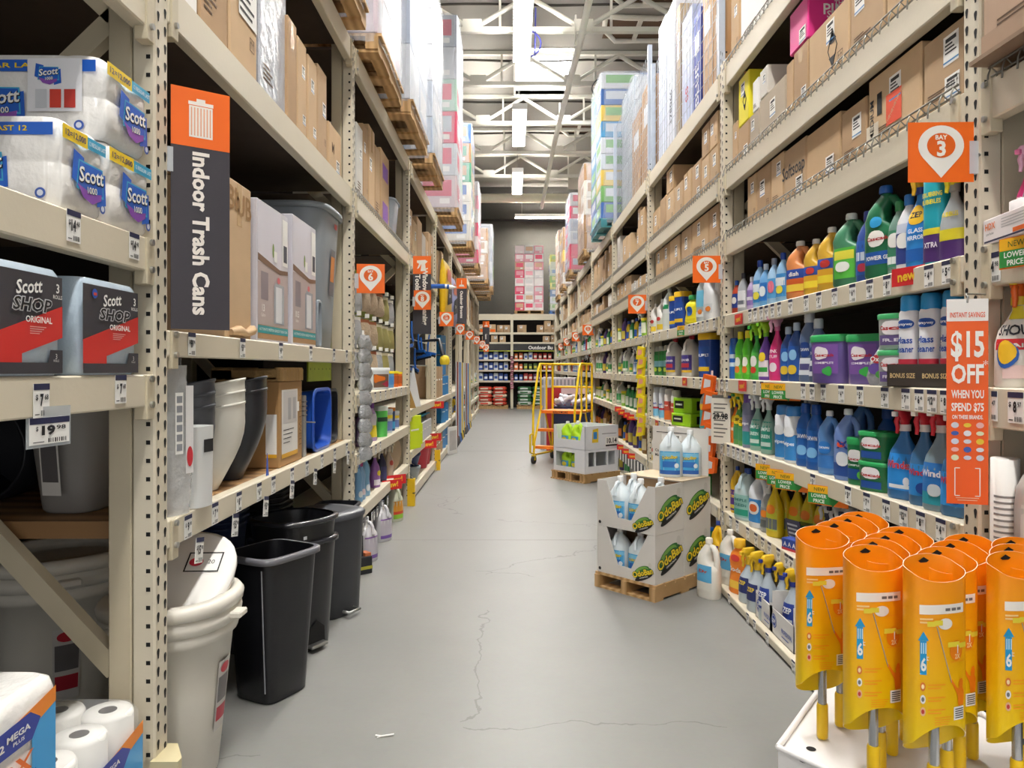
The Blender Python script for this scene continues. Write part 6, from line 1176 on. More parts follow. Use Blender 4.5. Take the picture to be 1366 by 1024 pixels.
m = MB(); m.box(-.05, .05, -.05, .05, 0, .11, BLK, .004); m.box(-.05, .05, -.051, -.05, .03, .05, C('b9b33a', .5, noise=.2)); m.box(-.05, .0, -.02, .05, .11, .24, BLK); m.disc(flat(-.0205), -.025, .2, .014, .014, C('c9c23a', .5, noise=0)); m.box(.005, .045, -.04, .03, .11, .13, C('b5643a', .6, noise=.1)); put(m.build('display_box'), (-.955, 4.72, 0), 40, 'box', 'small black display box on the floor at the bay six upright')
tags(-1, 1, 2, [485, 493, 500, 507, 514, 521, 528, 535, 541], PR); tags(-1, 1, 1, [476, 480, 485, 490, 495, 501, 507], PR); tags(-1, 1, 0, [484, 489, 496, 499, 503, 511, 517], PR, xf=XL - .01, dz=-.12)
card('new', -1, 523, .37, 'red promo card on lowest shelf past bay six sign, farther', yaw=50, X0=XL - .012, sc=1.3); card('new', -1, 529, .385, 'red promo card on lowest shelf past bay six sign, nearer', yaw=50, X0=XL - .02, sc=1.3)
# bay past eight: buckets, window tools
def bucket(col, h=.36, r=.15):
    m = MB(); m.lathe([(r * .78, 0), (r * .8, .01), (r, h - .03), (r * 1.05, h - .03), (r * 1.05, h), (r * .95, h)], col, 24, cap1=False); m.lathe([(r * .95, h), (r * .76, .02)], col, 24, cap0=False); hm = MB(); hm.tube([(r * 1.04 * math.cos(a), -.01 - .12 * math.sin(a) * .7, h - .04 - .1 * math.sin(a)) for a in [R(q) for q in range(0, 181, 20)]], .004, STEEL, 6)
    return assemble('bucket', [('bucket_body', m), ('bail_handle', hm)])
RED = C('c31f3a', .35, noise=.04)
put(bucket(RED, .29, .16), (-XL - .17, 8.85, .121), 90, 'bucket', 'red bucket on the bottom ledge past bay eight sign'); put(bucket(RED, .27, .15), (-XL - .17, 9.22, .121), 90, 'bucket', 'second red bucket behind the first, past bay eight sign')
put(bucket(C('1d2f5e', .35, noise=.04), .14, .14), (-XL - .15, 7.95, .263), 90, 'bucket', 'navy bucket with wire handle standing on a grey tub'); put(bucket(C('9aa3a6', .4, noise=.04), .14, .14), (-XL - .15, 7.95, .121), 90, 'bucket', 'grey-green tub under the navy bucket')
LIMEY = C('d3e81f', .4, noise=.03)
def boxm(nm, w, d, h, mat): m = MB(); m.box(-w / 2, w / 2, -d / 2, d / 2, 0, h, mat, .004); m.patch(flat(-d / 2), -w * .3, w * .3, h * .55, h * .6, PAPER); return m.build(nm)
put(boxm('sponge_box', .28, .14, .33, LIMEY), (-XL - .06, 7.42, .501), 70, 'box', 'fluorescent yellow carton on lower shelf past bay eight sign'); put(boxm('sponge_box', .16, .12, .22, LIMEY), (-XL - .06, 7.85, .501), 70, 'box', 'smaller fluorescent yellow carton beside the larger one')
for i in range(4): put(boxm('white_box', .2, .16, .2, C('c9ccd0', .5, noise=.1)), (-XL - .1, 8.2 + i * .25, .501), 80, 'box', 'pale carton on lower shelf past bay eight sign', group='pale cartons past bay eight sign')
BT = C('1f5fb4', .35, noise=.06); TE = C('2f8fb4', .4, noise=.06)
def squeegee(c1):
    m = MB(); m.box(-.16, .16, -.012, .012, -.02, .02, c1, .003); m.box(-.16, .16, -.004, .004, -.05, -.02, BLK); h_ = MB(); h_.tube([(0, 0, .02), (0, .02, .12), (0, .02, .3)], [.014, .016, .013], c1, 8); return assemble('hanging_squeegee', [('blade_head', m), ('handle', h_)])
TM['sq'] = Tm(lambda: squeegee(BT), 'squeegee', 'blue squeegee hanging past bay eight sign')
for i, (y, z) in enumerate(((7.3, 1.52), (7.42, 1.3), (7.75, 1.58), (7.95, 1.3), (8.3, 1.5), (8.7, 1.45), (9.1, 1.5))): o = place('sq', (-XL - .06, y, z), R(90 - 20 + 14 * i)); o.rotation_euler[1] = R(9 * ((i % 3) - 1)); o.scale = (.75, .75, .75)
m = MB()
for z in (1.34, 1.62): m.tube([(0, -1.1, z), (0, 1.1, z)], .008, STEEL, 6)
for y in (-1.1, 1.1): m.box(-.02, .02, y - .02, y + .02, 1.2, 1.75, BEIGE_D)
put(m.build('hook_rail'), (-XL - .1, YC(-1, 2) + 1.25, 0), 0, 'rail', 'double steel hook rail carrying the blue squeegees')
TM['sqt'] = Tm(lambda: squeegee(TE), 'squeegee', 'teal long-handled brush lying past bay eight sign')
for i in range(3): o = place('sqt', (-XL - .12, 8.2 + i * .3, .755), R(60), .7); o.rotation_euler[1] = R(86)
m = MB(); m.prism([(-.12, 0), (.12, 0), (0, .4)], lambda u, v, w: (u, w, v), -.02, .02, C('e3e4e6', .5, noise=.05)); put(m.build('floor_sign'), (-XL - .05, 7.62, .911), 60, 'sign', 'white triangular pack on upper shelf past bay eight sign')
m = MB(); m.prism([(-.1, 0), (.1, 0), (-.06, .3)], lambda u, v, w: (u, w, v), -.02, .02, C('b08a4a', .6, noise=.1)); put(m.build('wedge_pack'), (-XL - .05, 7.32, .911), 60, 'pack', 'tan wedge-shaped pack on upper shelf past bay eight sign')
m = MB(); m.tube([(0, .27, .0), (0, 0, .01), (.0, -.06, -.18)], [.012, .022, .03], BLK, 8); m.lathe([(.05, -.28), (.06, -.24), (.05, -.19), (.02, -.17)], C('e8c92a', .6, noise=.1, bump=.3), 12, 0, -.08); put(m.build('hanging_duster'), (-.84, 8.6, 1.63), 60, 'duster', 'yellow duster sticking out past bay eight sign')
m = MB(); m.cyl((-.2, 0, 0), (0, 0, 0), .025, C('2a5fb4', .3, noise=.03), 12); m.cyl((0, 0, 0), (.08, 0, -.01), .024, PAPER, 12); m.cyl((.02, 0, -.002), (.045, 0, -.004), .0255, C('2a5fb4', .3, noise=0), 12); m.cyl((.08, 0, -.01), (.12, 0, -.012), .015, PAPER, 12, .008); m.tube([(-.2, 0, .0), (-.24, 0, .06), (-.262, 0, .1)], .005, STEEL, 5); put(m.build('hanging_tube'), (-.72, 8.05, 2.2), 0, 'tube', 'blue and white tube sticking out beside the window tools sign')
card('new', -1, 582, .845, 'red promo card on upper shelf past bay eight sign', yaw=60, X0=XL - .02, sc=1.5); card('new', -1, 578, .47, 'red promo card on lower shelf past bay eight sign, farther', yaw=60, X0=XL - .02, sc=1.5); card('new', -1, 571, .45, 'red promo card on lower shelf past bay eight sign, nearer', yaw=60, X0=XL - .03, sc=1.5)
# tall kraft cartons and blue packs past bay ten
TM['kraft'] = Tm(lambda: boxm('tall_carton', .3, .3, .85, CARD[1]), 'box', 'tall brown carton'); TM['bluep'] = Tm(lambda: boxm('blue_pack', .28, .2, .3, C('2f86c8', .35, noise=.1)), 'pack', 'blue mop refill pack')
for i in range(3): place('kraft', (-XL - .17, 9.85 + i * .33, .121), R(90), (1, 1, .34), 'on bottom ledge past bay ten sign'); place('kraft', (-XL - .17, 9.85 + i * .33, .911), R(90), (1, 1, .5), 'on upper shelf past bay ten sign')
for j, z in enumerate((.121, .501, .911, 1.213, 1.515)):
    for i in range(2 if j < 3 else 1): place('bluep', (-XL - .13, 11.0 + i * .45, z), R(80), .95, 'in %s tier past bay ten sign' % ORD[j])
m = MB(); m.box(-.16, .16, -.01, .01, 0, .42, C('e4e2de', .5, noise=.04), .003); m.patch(flat(-.01), -.12, .12, .06, .36, C('b9b4b0', .4, noise=.2)); put(m.build('framed_panel'), (-.9, 11.3, 0), 70, 'panel', 'white framed panel leaning at the floor past bay ten sign')
# brooms past bay twelve and further: poles in a rack
def broom(c, hc):
    p_ = MB(); p_.cyl((0, 0, .12), (0, 0, 1.42), .013, c, 8); h_ = MB(); h_.loft([se(0, .15, .03, 12, 4), se(.09, .12, .02, 12, 4), se(.13, .03, .016, 12, 3)], hc); return assemble('broom', [('pole', p_), ('brush_head', h_)])
for nm, c, hc, lk in (('b1', 'b9bcc0', '2a2c30', 'steel-poled broom with dark head'), ('b2', '8a3a2a', '3a2a22', 'brown-poled broom with dark head'), ('b3', '2f6fb4', '2a5fa8', 'blue-poled broom with blue head'), ('b4', 'd9b92a', 'c9a92a', 'yellow-poled broom with yellow head')): TM[nm] = Tm((lambda c=c, hc=hc: broom(C(c, .35, noise=.04), C(hc, .7, noise=.15))), 'broom', lk)
for k in (4, 5):
    for i in range(7): o = place(('b1', 'b2', 'b1', 'b3', 'b1', 'b4', 'b1')[i], (-XL + .05, YC(-1, k) + .3 + i * .3, .001), R(90), 1.0, 'at rack ' + bayname(-1, k))
for k in (6, 7):
    for i, z in ((2, .91), (1, .5), (0, .12)): fill(-1, k, z, 'on %s ' % LV_L(k)[i][2] + bayname(-1, k), 6, ['g_white', 'g_blue', 'g_yellow', 'g_red', 'g_green'])
for k in (4, 5):
    for z, nm in ((.5, 'lower shelf'),): fill(-1, k, z, 'on %s ' % nm + bayname(-1, k), 4, ['g_yellow', 'g_blue', 'g_lime', 'g_black'], smin=1., smax=1.2)
# left carton level
cartonrow(-1, 2.412, 'on carton level past bay six sign', [(476, 484, .5, 'white-fronted carton beside the upright', dict(col=C('d5d2cc', .6, noise=.08), marks=('stick', 'bars'))), (484.5, 491, .56, 'tall brown carton with label', {}), (492, 500, .62, 'tall brown carton under the rack beam', dict(marks=('stick', 'tape'))), (500.5, 507, .55, 'brown carton with side print', dict(marks=('arrow', 'bars'))), (508, 519, .6, 'brown carton with purple check mark', dict(marks=('arrow',)))])
q = [r for r in REG if 'purple check' in r['look']][0]['o']; mb = MB(); fs = planefm((-.215 * 0 - (.2), 0, 0), (0, -1, 0), (0, 0, 1)); fm = flat(-.212); mb.patch(fm, -.12, .12, .06, .2, C('7a3fa8', .5, noise=0)); mb.patch(fm, -.12, .12, .38, .5, C('7a3fa8', .5, noise=0)); mb.build('printed_mark', q)
m = tapered(.3, .24, .38, .3, .34, C('aeb9c6', .2, noise=.05, alpha=.75), 5, .012); put(m.build('storage_tote'), (-XL - .17, 6.42, 2.412), 90, 'tote', 'clear grey plastic tote near the bay eight upright'); 
for k in range(2, 7): fillcartons(-1, k, 2.40, .62, 'on carton level ' + bayname(-1, k), 200 + k, k < 5, .93 if k != 3 else .5)
# big yellow and lavender sacks hung at the carton level
def sack(c, w, h):
    m = MB(); m.loft([se(z, w / 2 * k, .05 * k2, 16, 4) for z, k, k2 in ((0, .95, .4), (h * .12, 1, 1), (h * .6, 1, 1.1), (h * .9, .98, .7), (h, .96, .2))], c); l = MB(); fm = flat(-.056); l.poly(fm, [(-w * .3, h * .2), (w * .35, h * .3), (w * .3, h * .62), (-w * .2, h * .5)], INK); l.text(fm, 'Clean', h * .1, PAPER, 0, h * .4, rot=10, e=.003); l.patch(fm, -w * .3, w * .2, h * .64, h * .86, C('c86f5a', .4, noise=.2)); return assemble('hanging_sack', [('sack', m), ('label', l)])
put(sack(C('e3b91f', .3, noise=.06), .8, .75), (-XL + .075, 10.1, 2.0), 88, 'sack', 'large yellow sack hanging at the beam past bay ten sign'); put(sack(C('8f98c8', .3, noise=.06), .8, .72), (-XL + .075, 11.15, 1.95), 88, 'sack', 'lavender sack hanging behind the yellow one')
# yellow post guards
def pguard(): m = MB(); m.prism([(0, 0), (.06, 0), (.06, .07), (.045, .07), (.045, .015), (0, .015)], lambda u, v, w: (v - .02, u - .03, w), 0, .26, C('f0c21a', .4, noise=.06)); m.box(-.021, .0, -.031, .031, .12, .13, BLK); return m.build('post_guard')
TM['pg'] = Tm(pguard, 'guard', 'yellow steel post guard')
for k in range(2, 7): place('pg', (-XL + .035, YC(-1, k) - .02, 0), R(180), 1.0, 'at the bay %s upright' % NUMW[4 + 2 * k])
# ------------------------------------------------------------------ wrapped pallet loads on the rack tops
PINKS = ['d94a6a', 'e7a2b0', 'efe6e4', 'efe9e6', 'f2dfe0', 'd8d4d4']; WHITES = ['cdd0d6', 'b9bfca', 'd6d6da', 'aab4c4']; BROWNS = ['b08a62', 'c49c70', 'a07a54', 'd8d0c4', 'b8937a']; BLUES = ['dfe6ee', '3f6fb8', 'f0d060', '7fbf6a', 'e9edf2', '4f9fd0']; GREENS = ['dfe6c8', '8fbf5a', 'e8efe4', 'd8d84a', '7f9fc8']
def load(x0, x1, y0, y1, z, ztop, pal, look, nx=2, ny=2, nz=5, wrap=True, seed=1, pallet='c9a373', ph=.12):
    r = random.Random(seed); loc = Vector(((x0 + x1) / 2, (y0 + y1) / 2, z)); w, d = x1 - x0, y1 - y0; h = ztop - z; parts = []
    p = MB(); PM = PALLETW if pallet == 'c9a373' else C(pallet, .5, noise=.06)
    for i in range(7): y = -d / 2 + d * i / 7; p.box(-w / 2 - .02, w / 2 + .02, y + .01, y + d / 7 - .01, ph - .018, ph, PM)
    for x in (-w / 2, -.04, w / 2 - .08): p.box(x, x + .08, -d / 2, d / 2, .018, ph - .018, PM)
    for i in (0, 3, 6): y = -d / 2 + d * i / 7; p.box(-w / 2, w / 2, y + .01, y + d / 7 - .01, 0, .018, PM)
    parts.append(('pallet', p)); cw, cd, ch = w / nx, d / ny, (h - ph) / nz
    for k in range(nz):
        for i in range(nx):
            for j in range(ny):
                if k < nz - 1 and 0 < i < nx - 1 and j > 0: continue
                if k == nz - 1 and r.random() < .2 and nz > 3 and not wrap: continue
                c = C(r.choice(pal), .45, noise=.08); c2 = C(r.choice(pal), .45, noise=.08); m = MB(); q = .004
                X0, Y0, Z0 = -w / 2 + i * cw + q, -d / 2 + j * cd + q, ph + k * ch
                m.box(X0, X0 + cw - 2 * q, Y0, Y0 + cd - 2 * q, Z0 + .002, Z0 + ch - .004, c, .004)
                f1 = flat(Y0); m.patch(f1, X0 + cw * .12, X0 + cw * .85, Z0 + ch * .35, Z0 + ch * .85, c2); m.patch(f1, X0 + cw * .55, X0 + cw * .8, Z0 + ch * .12, Z0 + ch * .28, PAPER, e=.001)
                sx = -1 if loc.x > 0 else 1; xx = X0 if sx < 0 else X0 + cw - 2 * q
                m.add([(xx + sx * .0008, Y0 + cd * a, Z0 + ch * b) for a, b in ((.15, .3), (.85, .3), (.85, .8), (.15, .8))], [(0, 1, 2, 3)], c2)
                parts.append(('carton', m))
    if wrap:
        s = MB(); rings = []
        for k in range(9):
            zz = ph * .5 + (h - ph * .4) * k / 8; rg = se(zz, w / 2 + .012, d / 2 + .012, 40, 12)
            rings.append([(x + r.uniform(-.008, .012) * (1 if x > 0 else -1), y + r.uniform(-.008, .012) * (1 if y > 0 else -1), q_) for x, y, q_ in rg])
        s.loft(rings, WRAP, cap0=False, cap1=True); parts.append(('stretch_wrap', s))
    o = assemble('pallet_load', parts); o.location = loc; reg(o, 'pallet load', look, '', 'pallet loads on the rack tops'); return o
ZT = 3.302
load(-1.75, -.86, 3.35, 4.38, ZT, 4.75, PINKS, 'wrapped pinkish load on the rack top above the boxed bins', 2, 2, 4, seed=1)
load(-1.75, -.84, 4.66, 5.66, ZT, 5.0, ['c9b8d8', 'cfc0c8', 'c9ccd4', 'd08a9e'], 'wrapped lilac load on an overhanging pallet above the bay six hooks', 2, 2, 5, seed=2)
load(-1.75, -.79, 5.8, 6.95, ZT, 5.6, WHITES, 'bright white wrapped load before the bay eight upright', 2, 2, 5, seed=3)
load(-1.75, -.77, 7.25, 8.3, ZT, 5.2, WHITES, 'white wrapped load past the bay eight upright', 2, 2, 5, seed=4)
load(-1.75, -.71, 9.7, 10.8, ZT, 5.95, ['d6c4c8', 'cdd0d6', 'b9bfca', 'd94a6a', 'b4d0c2'], 'tall white wrapped load with pink top past bay ten sign', 2, 2, 6, seed=5)
load(-1.75, -.66, 12.2, 13.3, ZT, 5.35, BROWNS + ['3f8f6a', '4a6fb0'], 'brown and green wrapped load past bay twelve sign', 2, 2, 6, seed=6)
load(-1.75, -.66, 14.8, 15.9, ZT, 5.05, PINKS + ['cbb89a'], 'pink wrapped load past bay fourteen sign', 2, 2, 6, seed=7)
load(-1.6, -.55, 17.3, 18.4, ZT, 4.6, BROWNS, 'brown wrapped load past bay sixteen sign', 2, 2, 4, seed=8)
load(-1.55, -.48, 18.9, 20.0, ZT, 5.0, WHITES + ['9fc86a', 'd8c4a8'], 'white wrapped load near the far end of the rack top', 2, 2, 5, seed=9)
load(-1.55, -.6, 20.6, 21.7, ZT, 4.4, WHITES, 'low white wrapped load at the end of the rack top', 2, 2, 4, seed=10)
# right side
C5B = 'on rack top past bay five sign'
def longbox(y0, y1, h, c, look, x=XR + .06, d=.5, txt=None, z=3.165, nm='long_carton'):
    w = y1 - y0 - .01; m = MB(); m.box(-w / 2, w / 2, -d / 2, d / 2, 0, h, C(c, .45, noise=.06), .004); fm = flat(-d / 2); fs = planefm((w / 2, 0, 0), (0, 1, 0), (0, 0, 1))
    if txt: m.text(fm, txt[0], txt[1], C(txt[2], .5, noise=0), 0, h * .3, rot=90, bold=.02); m.text(fs, txt[0], txt[1], C(txt[2], .5, noise=0), -d * .3, h * .3, rot=90, bold=.02)
    m.patch(fm, -w * .3, w * .3, h * .6, h * .8, C('e6e8ec', .4, noise=.1)); o = m.build(nm); put(o, (x + d / 2, (y0 + y1) / 2, z), -90, 'box', look); return o
longbox(4.72, 5.0, .62, 'b18a60', 'tall brown carton on rack top beside the bay five upright'); longbox(5.02, 5.28, .8, 'b9946a', 'taller brown carton on rack top behind wire guard')
longbox(5.32, 5.55, .75, '2a3f9a', 'navy and red printed tall pack on rack top', txt=('BLUE', .14, 'f2f2f6')); longbox(5.58, 5.92, .9, 'c7cfe8', 'silver-blue reflective pack leaning on the rack top', txt=('08', .12, 'c8303e'))
longbox(5.98, 6.12, 1.1, 'a89274', 'narrow brown carton between pale cartons on rack top'); longbox(6.16, 6.5, 1.25, 'e4e8f2', 'tall white carton with lettering on rack top', txt=('378066', .1, '6a6f78')); longbox(6.54, 6.86, 1.28, 'dfe5f2', 'tall pale blue-white carton at the bay seven post')
longbox(7.15, 7.75, 1.0, 'b18a60', 'wide brown carton on rack top past bay seven sign'); longbox(7.8, 8.35, .9, 'b08a64', 'second wide brown carton on rack top past bay seven sign')
GAL = C('c3c8cf', .35, .5, noise=0)
def wireguard(y0, y1, h, look, nm='wire_guard'):
    m = MB(); w = y1 - y0; n = int(w / .1); k = int(h / .1)
    for i in range(n + 1): m.tube([(-w / 2 + w * i / n, 0, 0), (-w / 2 + w * i / n, 0, h)], .0022, GAL, 4, False)
    for j in range(k + 1): m.tube([(-w / 2, 0, h * j / k), (w / 2, 0, h * j / k)], .0022, GAL, 4, False)
    ps = []
    for x in (-w / 2, w / 2): p = MB(); p.box(x - .02, x + .02, -.02, .02, 0, h + .05, C('b9c2cf', .4, noise=.05)); ps.append(('guard_post', p))
    o = assemble(nm, [('wire_mesh', m)] + ps); put(o, (XR + .028, (y0 + y1) / 2, 3.165), -90, 'guard', look); return o
wireguard(4.7, 6.95, .95, 'galvanised wire mesh guard on rack top past bay five sign'); wireguard(7.12, 9.5, 1.2, 'galvanised wire mesh guard on rack top past bay seven sign')
load(1.18, 2.2, 9.72, 10.9, 3.165, 5.2, BLUES, 'tall wrapped load with blue and green cartons before bay eleven sign', 2, 2, 9, seed=21, pallet='3f8f9a')
load(1.42, 2.3, 8.55, 9.5, 3.165, 4.7, ['b9c2cc', 'a9b4c0', 'c9d2da'], 'grey wrapped load behind the wire guard past bay seven sign', 1, 2, 5, seed=22)
load(1.2, 2.2, 12.2, 13.3, 3.165, 4.7, BROWNS, 'brown wrapped load past bay eleven sign', 2, 2, 5, seed=23)
load(1.16, 2.2, 14.7, 15.8, 3.165, 4.8, WHITES + ['3f4a8a', 'd94a6a'], 'white wrapped load with dark print past bay thirteen sign', 2, 2, 6, seed=24)
load(1.2, 2.2, 17.2, 18.3, 3.165, 4.6, BROWNS + ['efc04a'], 'brown wrapped load past bay fifteen sign', 2, 2, 5, seed=25)
load(1.25, 2.2, 19.7, 20.8, 3.165, 5.0, BROWNS + ['e8d8c0'], 'brown and cream wrapped load at the far end', 2, 2, 6, seed=26)
# ------------------------------------------------------------------ rack across the end of the aisle
YB = 24.2; BX = [-1.42, .02, 1.46, 2.9]
def b_up(x, look):
    m = MB(); m.box(-.045, .045, 0, .07, 0, 3.09, BEIGE, .004); r_ = MB(); r_.box(-.045, .045, 1.0, 1.07, 0, 3.09, BEIGE_D); b_ = MB(); b_.tube([(0, .07, .4), (0, 1.0, 1.4)], .025, BEIGE_D, 6); o = assemble('rack_upright', [('front_post', m), ('rear_post', r_), ('brace', b_)]); o.location = (x, YB, 0); reg(o, 'upright', look)
for x, lk in zip(BX, ('first beige upright of the end rack, beside the long rack end', 'beige upright of the end rack carrying a hanging strip', 'beige upright of the end rack behind the yellow ladder', 'beige upright of the end rack hidden by the cartons')): b_up(x, lk)
BLV = [(.92, .06, 'lower bag shelf'), (1.275, .06, 'middle bag shelf'), (1.62, .06, 'upper bag shelf'), (2.18, .06, 'lower box shelf'), (2.5, .07, 'upper box shelf'), (3.1, .2, 'thick top beam')]
for bi in range(3):
    x0, x1 = BX[bi] + .046, BX[bi + 1] - .046; bn = ('in first end bay', 'in second end bay', 'in third end bay')[bi]
    for z, hb, nm in BLV:
        loc = Vector(((x0 + x1) / 2, YB, z)); T_ = Matrix.Translation(-loc); m = MB(T_); m.box(x0, x1, YB + .0, YB + .05, z - hb, z, BEIGE, .003); d = MB(T_); d.box(x0, x1, YB + .03, YB + 1.0, z - .02, z - .001, DECK); o = assemble('rack_shelf', [('front_beam', m), ('deck', d)]); o.location = loc; reg(o, 'shelf', 'beige end rack shelf, ' + nm, bn)
    m = MB(); m.box(x0, x1, YB + 1.08, YB + 1.1, 0, 3.2, BOARD); m.box(x0, x1, YB + .5, YB + .51, .02, 1.9, BOARD); o = m.build('back_panel'); o['kind'] = 'structure'  # dark boards added behind the end rack as well, keeping its inside dark
def bsign(x0, x1, look, txt=None):
    m = MB(); w = x1 - x0; m.box(-w / 2, w / 2, -.01, .01, 0, .24, C('2c2b2d', .5, noise=.05)); m.patch(flat(-.01), -w / 2, w / 2, .0, .02, C('c8d23a', .5, noise=0))
    if txt: m.text(flat(-.01), txt, .16, PAPER, w / 2 - .06, .12, 'r', bold=.02)
    put(m.build('header_sign'), ((x0 + x1) / 2, YB - .02, 1.88), 0, 'sign', look)
bsign(BX[0] + .05, BX[1] - .05, 'dark header sign with lime edge over the blue bags'); bsign(BX[1] + .05, BX[2] - .05, 'dark header sign reading Outdoor Bu over the red packs', 'Outdoor Bu'); bsign(BX[2] + .05, BX[3] - .05, 'dark header sign of the end bay behind the cartons')
def bpack(nm, c, c2, w=.13, h=.22, d=.1):
    m = MB(); m.loft([se(z, w / 2 * k, d / 2 * k2, 12, 4) for z, k, k2 in ((0, .9, 1), (h * .1, 1, 1), (h * .8, 1, .8), (h, .9, .3))], C(c, .4, noise=.1)); m.patch(flat(-d / 2), -w * .35, w * .35, h * .25, h * .6, C(c2, .4, noise=.1)); return m.build(nm)
for k_, c, c2, lk in (('bp_blue', '2f4fa0', 'e6eaf2', 'blue seed bag'), ('bp_wh', 'e0e4ea', '3f5fb0', 'white and blue bag'), ('bp_red', 'c03a34', 'efe6d8', 'red pest pack'), ('bp_or', 'e0723a', 'f2e6d8', 'orange pest pack'), ('bp_gr', '5f7a45', 'd9c94a', 'green pest bottle'), ('bp_ppl', '6a3f6a', 'd8c8d8', 'dark red pack')): TM[k_] = Tm((lambda c=c, c2=c2: bpack('retail_pack', c, c2)), 'pack', lk)
for z, nm, a, b in ((1.62, 'upper bag shelf', ('bp_blue', 'bp_wh'), ('bp_or', 'bp_wh', 'bp_red', 'bp_red')), (1.275, 'middle bag shelf', ('bp_blue', 'bp_wh'), ('bp_or', 'bp_gr', 'bp_gr', 'bp_red')), (.92, 'lower bag shelf', ('bp_wh', 'bp_blue', 'bp_blue'), ('bp_blue', 'bp_red', 'bp_ppl'))):
    for i in range(6): place(a[i % len(a)], (-1.0 + i * .165, YB + .14, z + .001), 0, rnd.uniform(.95, 1.2), 'on %s in first end bay' % nm)
    for i in range(8): place(b[min(len(b) - 1, i // 2)], (.16 + i * .158, YB + .14, z + .001), 0, rnd.uniform(.85, 1.1), 'on %s in second end bay' % nm)
def sackpile(c, c2, look, x):
    parts = []; p = MB(); 
    for i in range(5): p.box(-.5 + i * .22, -.5 + i * .22 + .14, -.4, .4, .09, .11, PALLETW)
    for y in (-.38, 0, .36): p.box(-.5, .52, y, y + .05, 0, .09, PALLETW)
    put(p.build('wooden_pallet'), (x, YB + .22, 0), 0, 'pallet', 'low wooden pallet under ' + look[1])
    for k in range(5):
        for j in (0, 1):
            m = MB(); m.loft([se(0, .20, .3, 14, 4), se(.02, .235, .34, 14, 4), se(.09, .235, .34, 14, 4), se(.12, .19, .3, 14, 4)], C(c if (k + j) % 3 else c2, .35, noise=.15)); m.patch(flat(-.342), -.15, .1, .035, .08, C(c2 if (k + j) % 3 else c, .4, noise=.1)); o = m.build('seed_sack'); o.location = (x - .24 + j * .48, YB + .25, .112 + .122 * k); o.scale = (1, .8, 1); reg(o, 'sack', look[0] + (' in left pile' if 0 else ''), 'stacked on the low pallet')
sackpile('c8432f', 'd8c8b0', ('red garden sack', 'the red garden sacks'), -.62); sackpile('2f6a3a', 'c9d0c8', ('green garden sack', 'the green garden sacks'), .68)
for bi, (z, specs) in enumerate(((2.501, ((-.98, .3, .26, 1), (-.66, .3, .26, 1), (-.36, .22, .24, 0), (-.14, .2, .24, 0), (.35, .3, .24, 0), (.95, .22, .24, 0), (1.19, .22, .38, 0), (1.35, .1, .24, 0))), (2.181, ((-.85, .22, .2, 0), (-.55, .22, .22, 0), (-.28, .2, .2, 0), (1.15, .22, .2, 0), (1.36, .12, .22, 0))))):
    for x, w, h, org in specs:
        o = carton(w, .4, h, int(x * 10) % 4, seed=int(x * 100), marks=('stick', 'bars')); 
        if org: mb = MB(); mb.patch(flat(-.2), -w * .1, w * .45, h * .05, h * .4, ORANGE, e=.002); mb.build('printed_label', o)
        put(o, (x, YB + .24, z), 0, 'box', ('brown carton with orange print' if org else 'brown carton'), 'on %s box shelf of the end rack' % ('upper' if bi == 0 else 'lower'))
load(.12, 1.06, YB + .05, YB + .95, 3.102, 5.35, PINKS + ['e7a2b0', 'cfa88a'], 'stack of pink printed cartons on the end rack top', 3, 2, 8, wrap=False, seed=31)
load(1.28, 2.2, YB + .05, YB + .95, 3.102, 5.05, GREENS + ['eef0f4', 'f0e88a'], 'stack of green and white packs on a blue pallet, end rack top', 2, 2, 8, seed=32, pallet='2f6fc0')
put(clip_strip(C('8a3f52', .4, noise=.15), C('c9a0a8', .4, noise=.1), 8, 1.1), (.02, YB - .04, 1.75), 0, 'hanging strip', 'maroon hanging strip on the end rack upright'); 
# ------------------------------------------------------------------ stacked white display cartons on pallet, spray jugs
OB = C('d9d4cd', .65, noise=.05); OBI = C('9a7a58', .75, noise=.08); OG = C('2f6e35', .5, noise=.06); OG2 = C('74a648', .5, noise=0); OY = C('efd22a', .5, noise=0)
def odo_logo(m, fm, u, v, s):
    m.M = None
    n = 24; tilt = .45
    def el(ru, rv, du=0, dv=0): return [(u + du + ru * math.cos(a) * math.cos(tilt) - rv * math.sin(a) * math.sin(tilt), v + dv + ru * math.cos(a) * math.sin(tilt) + rv * math.sin(a) * math.cos(tilt)) for a in [2 * math.pi * i / n for i in range(n)]]
    m.poly(fm, el(s * .56, s * .3), OG, .001); m.poly(fm, el(s * .42, s * .2, -.05 * s, .06 * s), OG2, .0014); m.poly(fm, el(s * .36, s * .15, .03 * s, .03 * s), OG, .0018)
    m.poly(fm, el(s * .56, s * .12, .06 * s, -.2 * s), INK, .002)
    m.text(fm, 'OdoBan', s * .37, INK, u, v + s * .0, bold=.08, rot=20, e=.003, fit=None); m.text(fm, 'OdoBan', s * .37, OY, u, v + s * .0, bold=.03, rot=20, e=.0036)
    m.text(fm, 'CONCENTRATE', s * .07, PAPER, u + s * .06, v - s * .2, bold=.02, rot=20, e=.003); m.disc(fm, u + s * .42, v + s * .42, s * .1, s * .13, C('cfcac2', .6, noise=0), .0024)
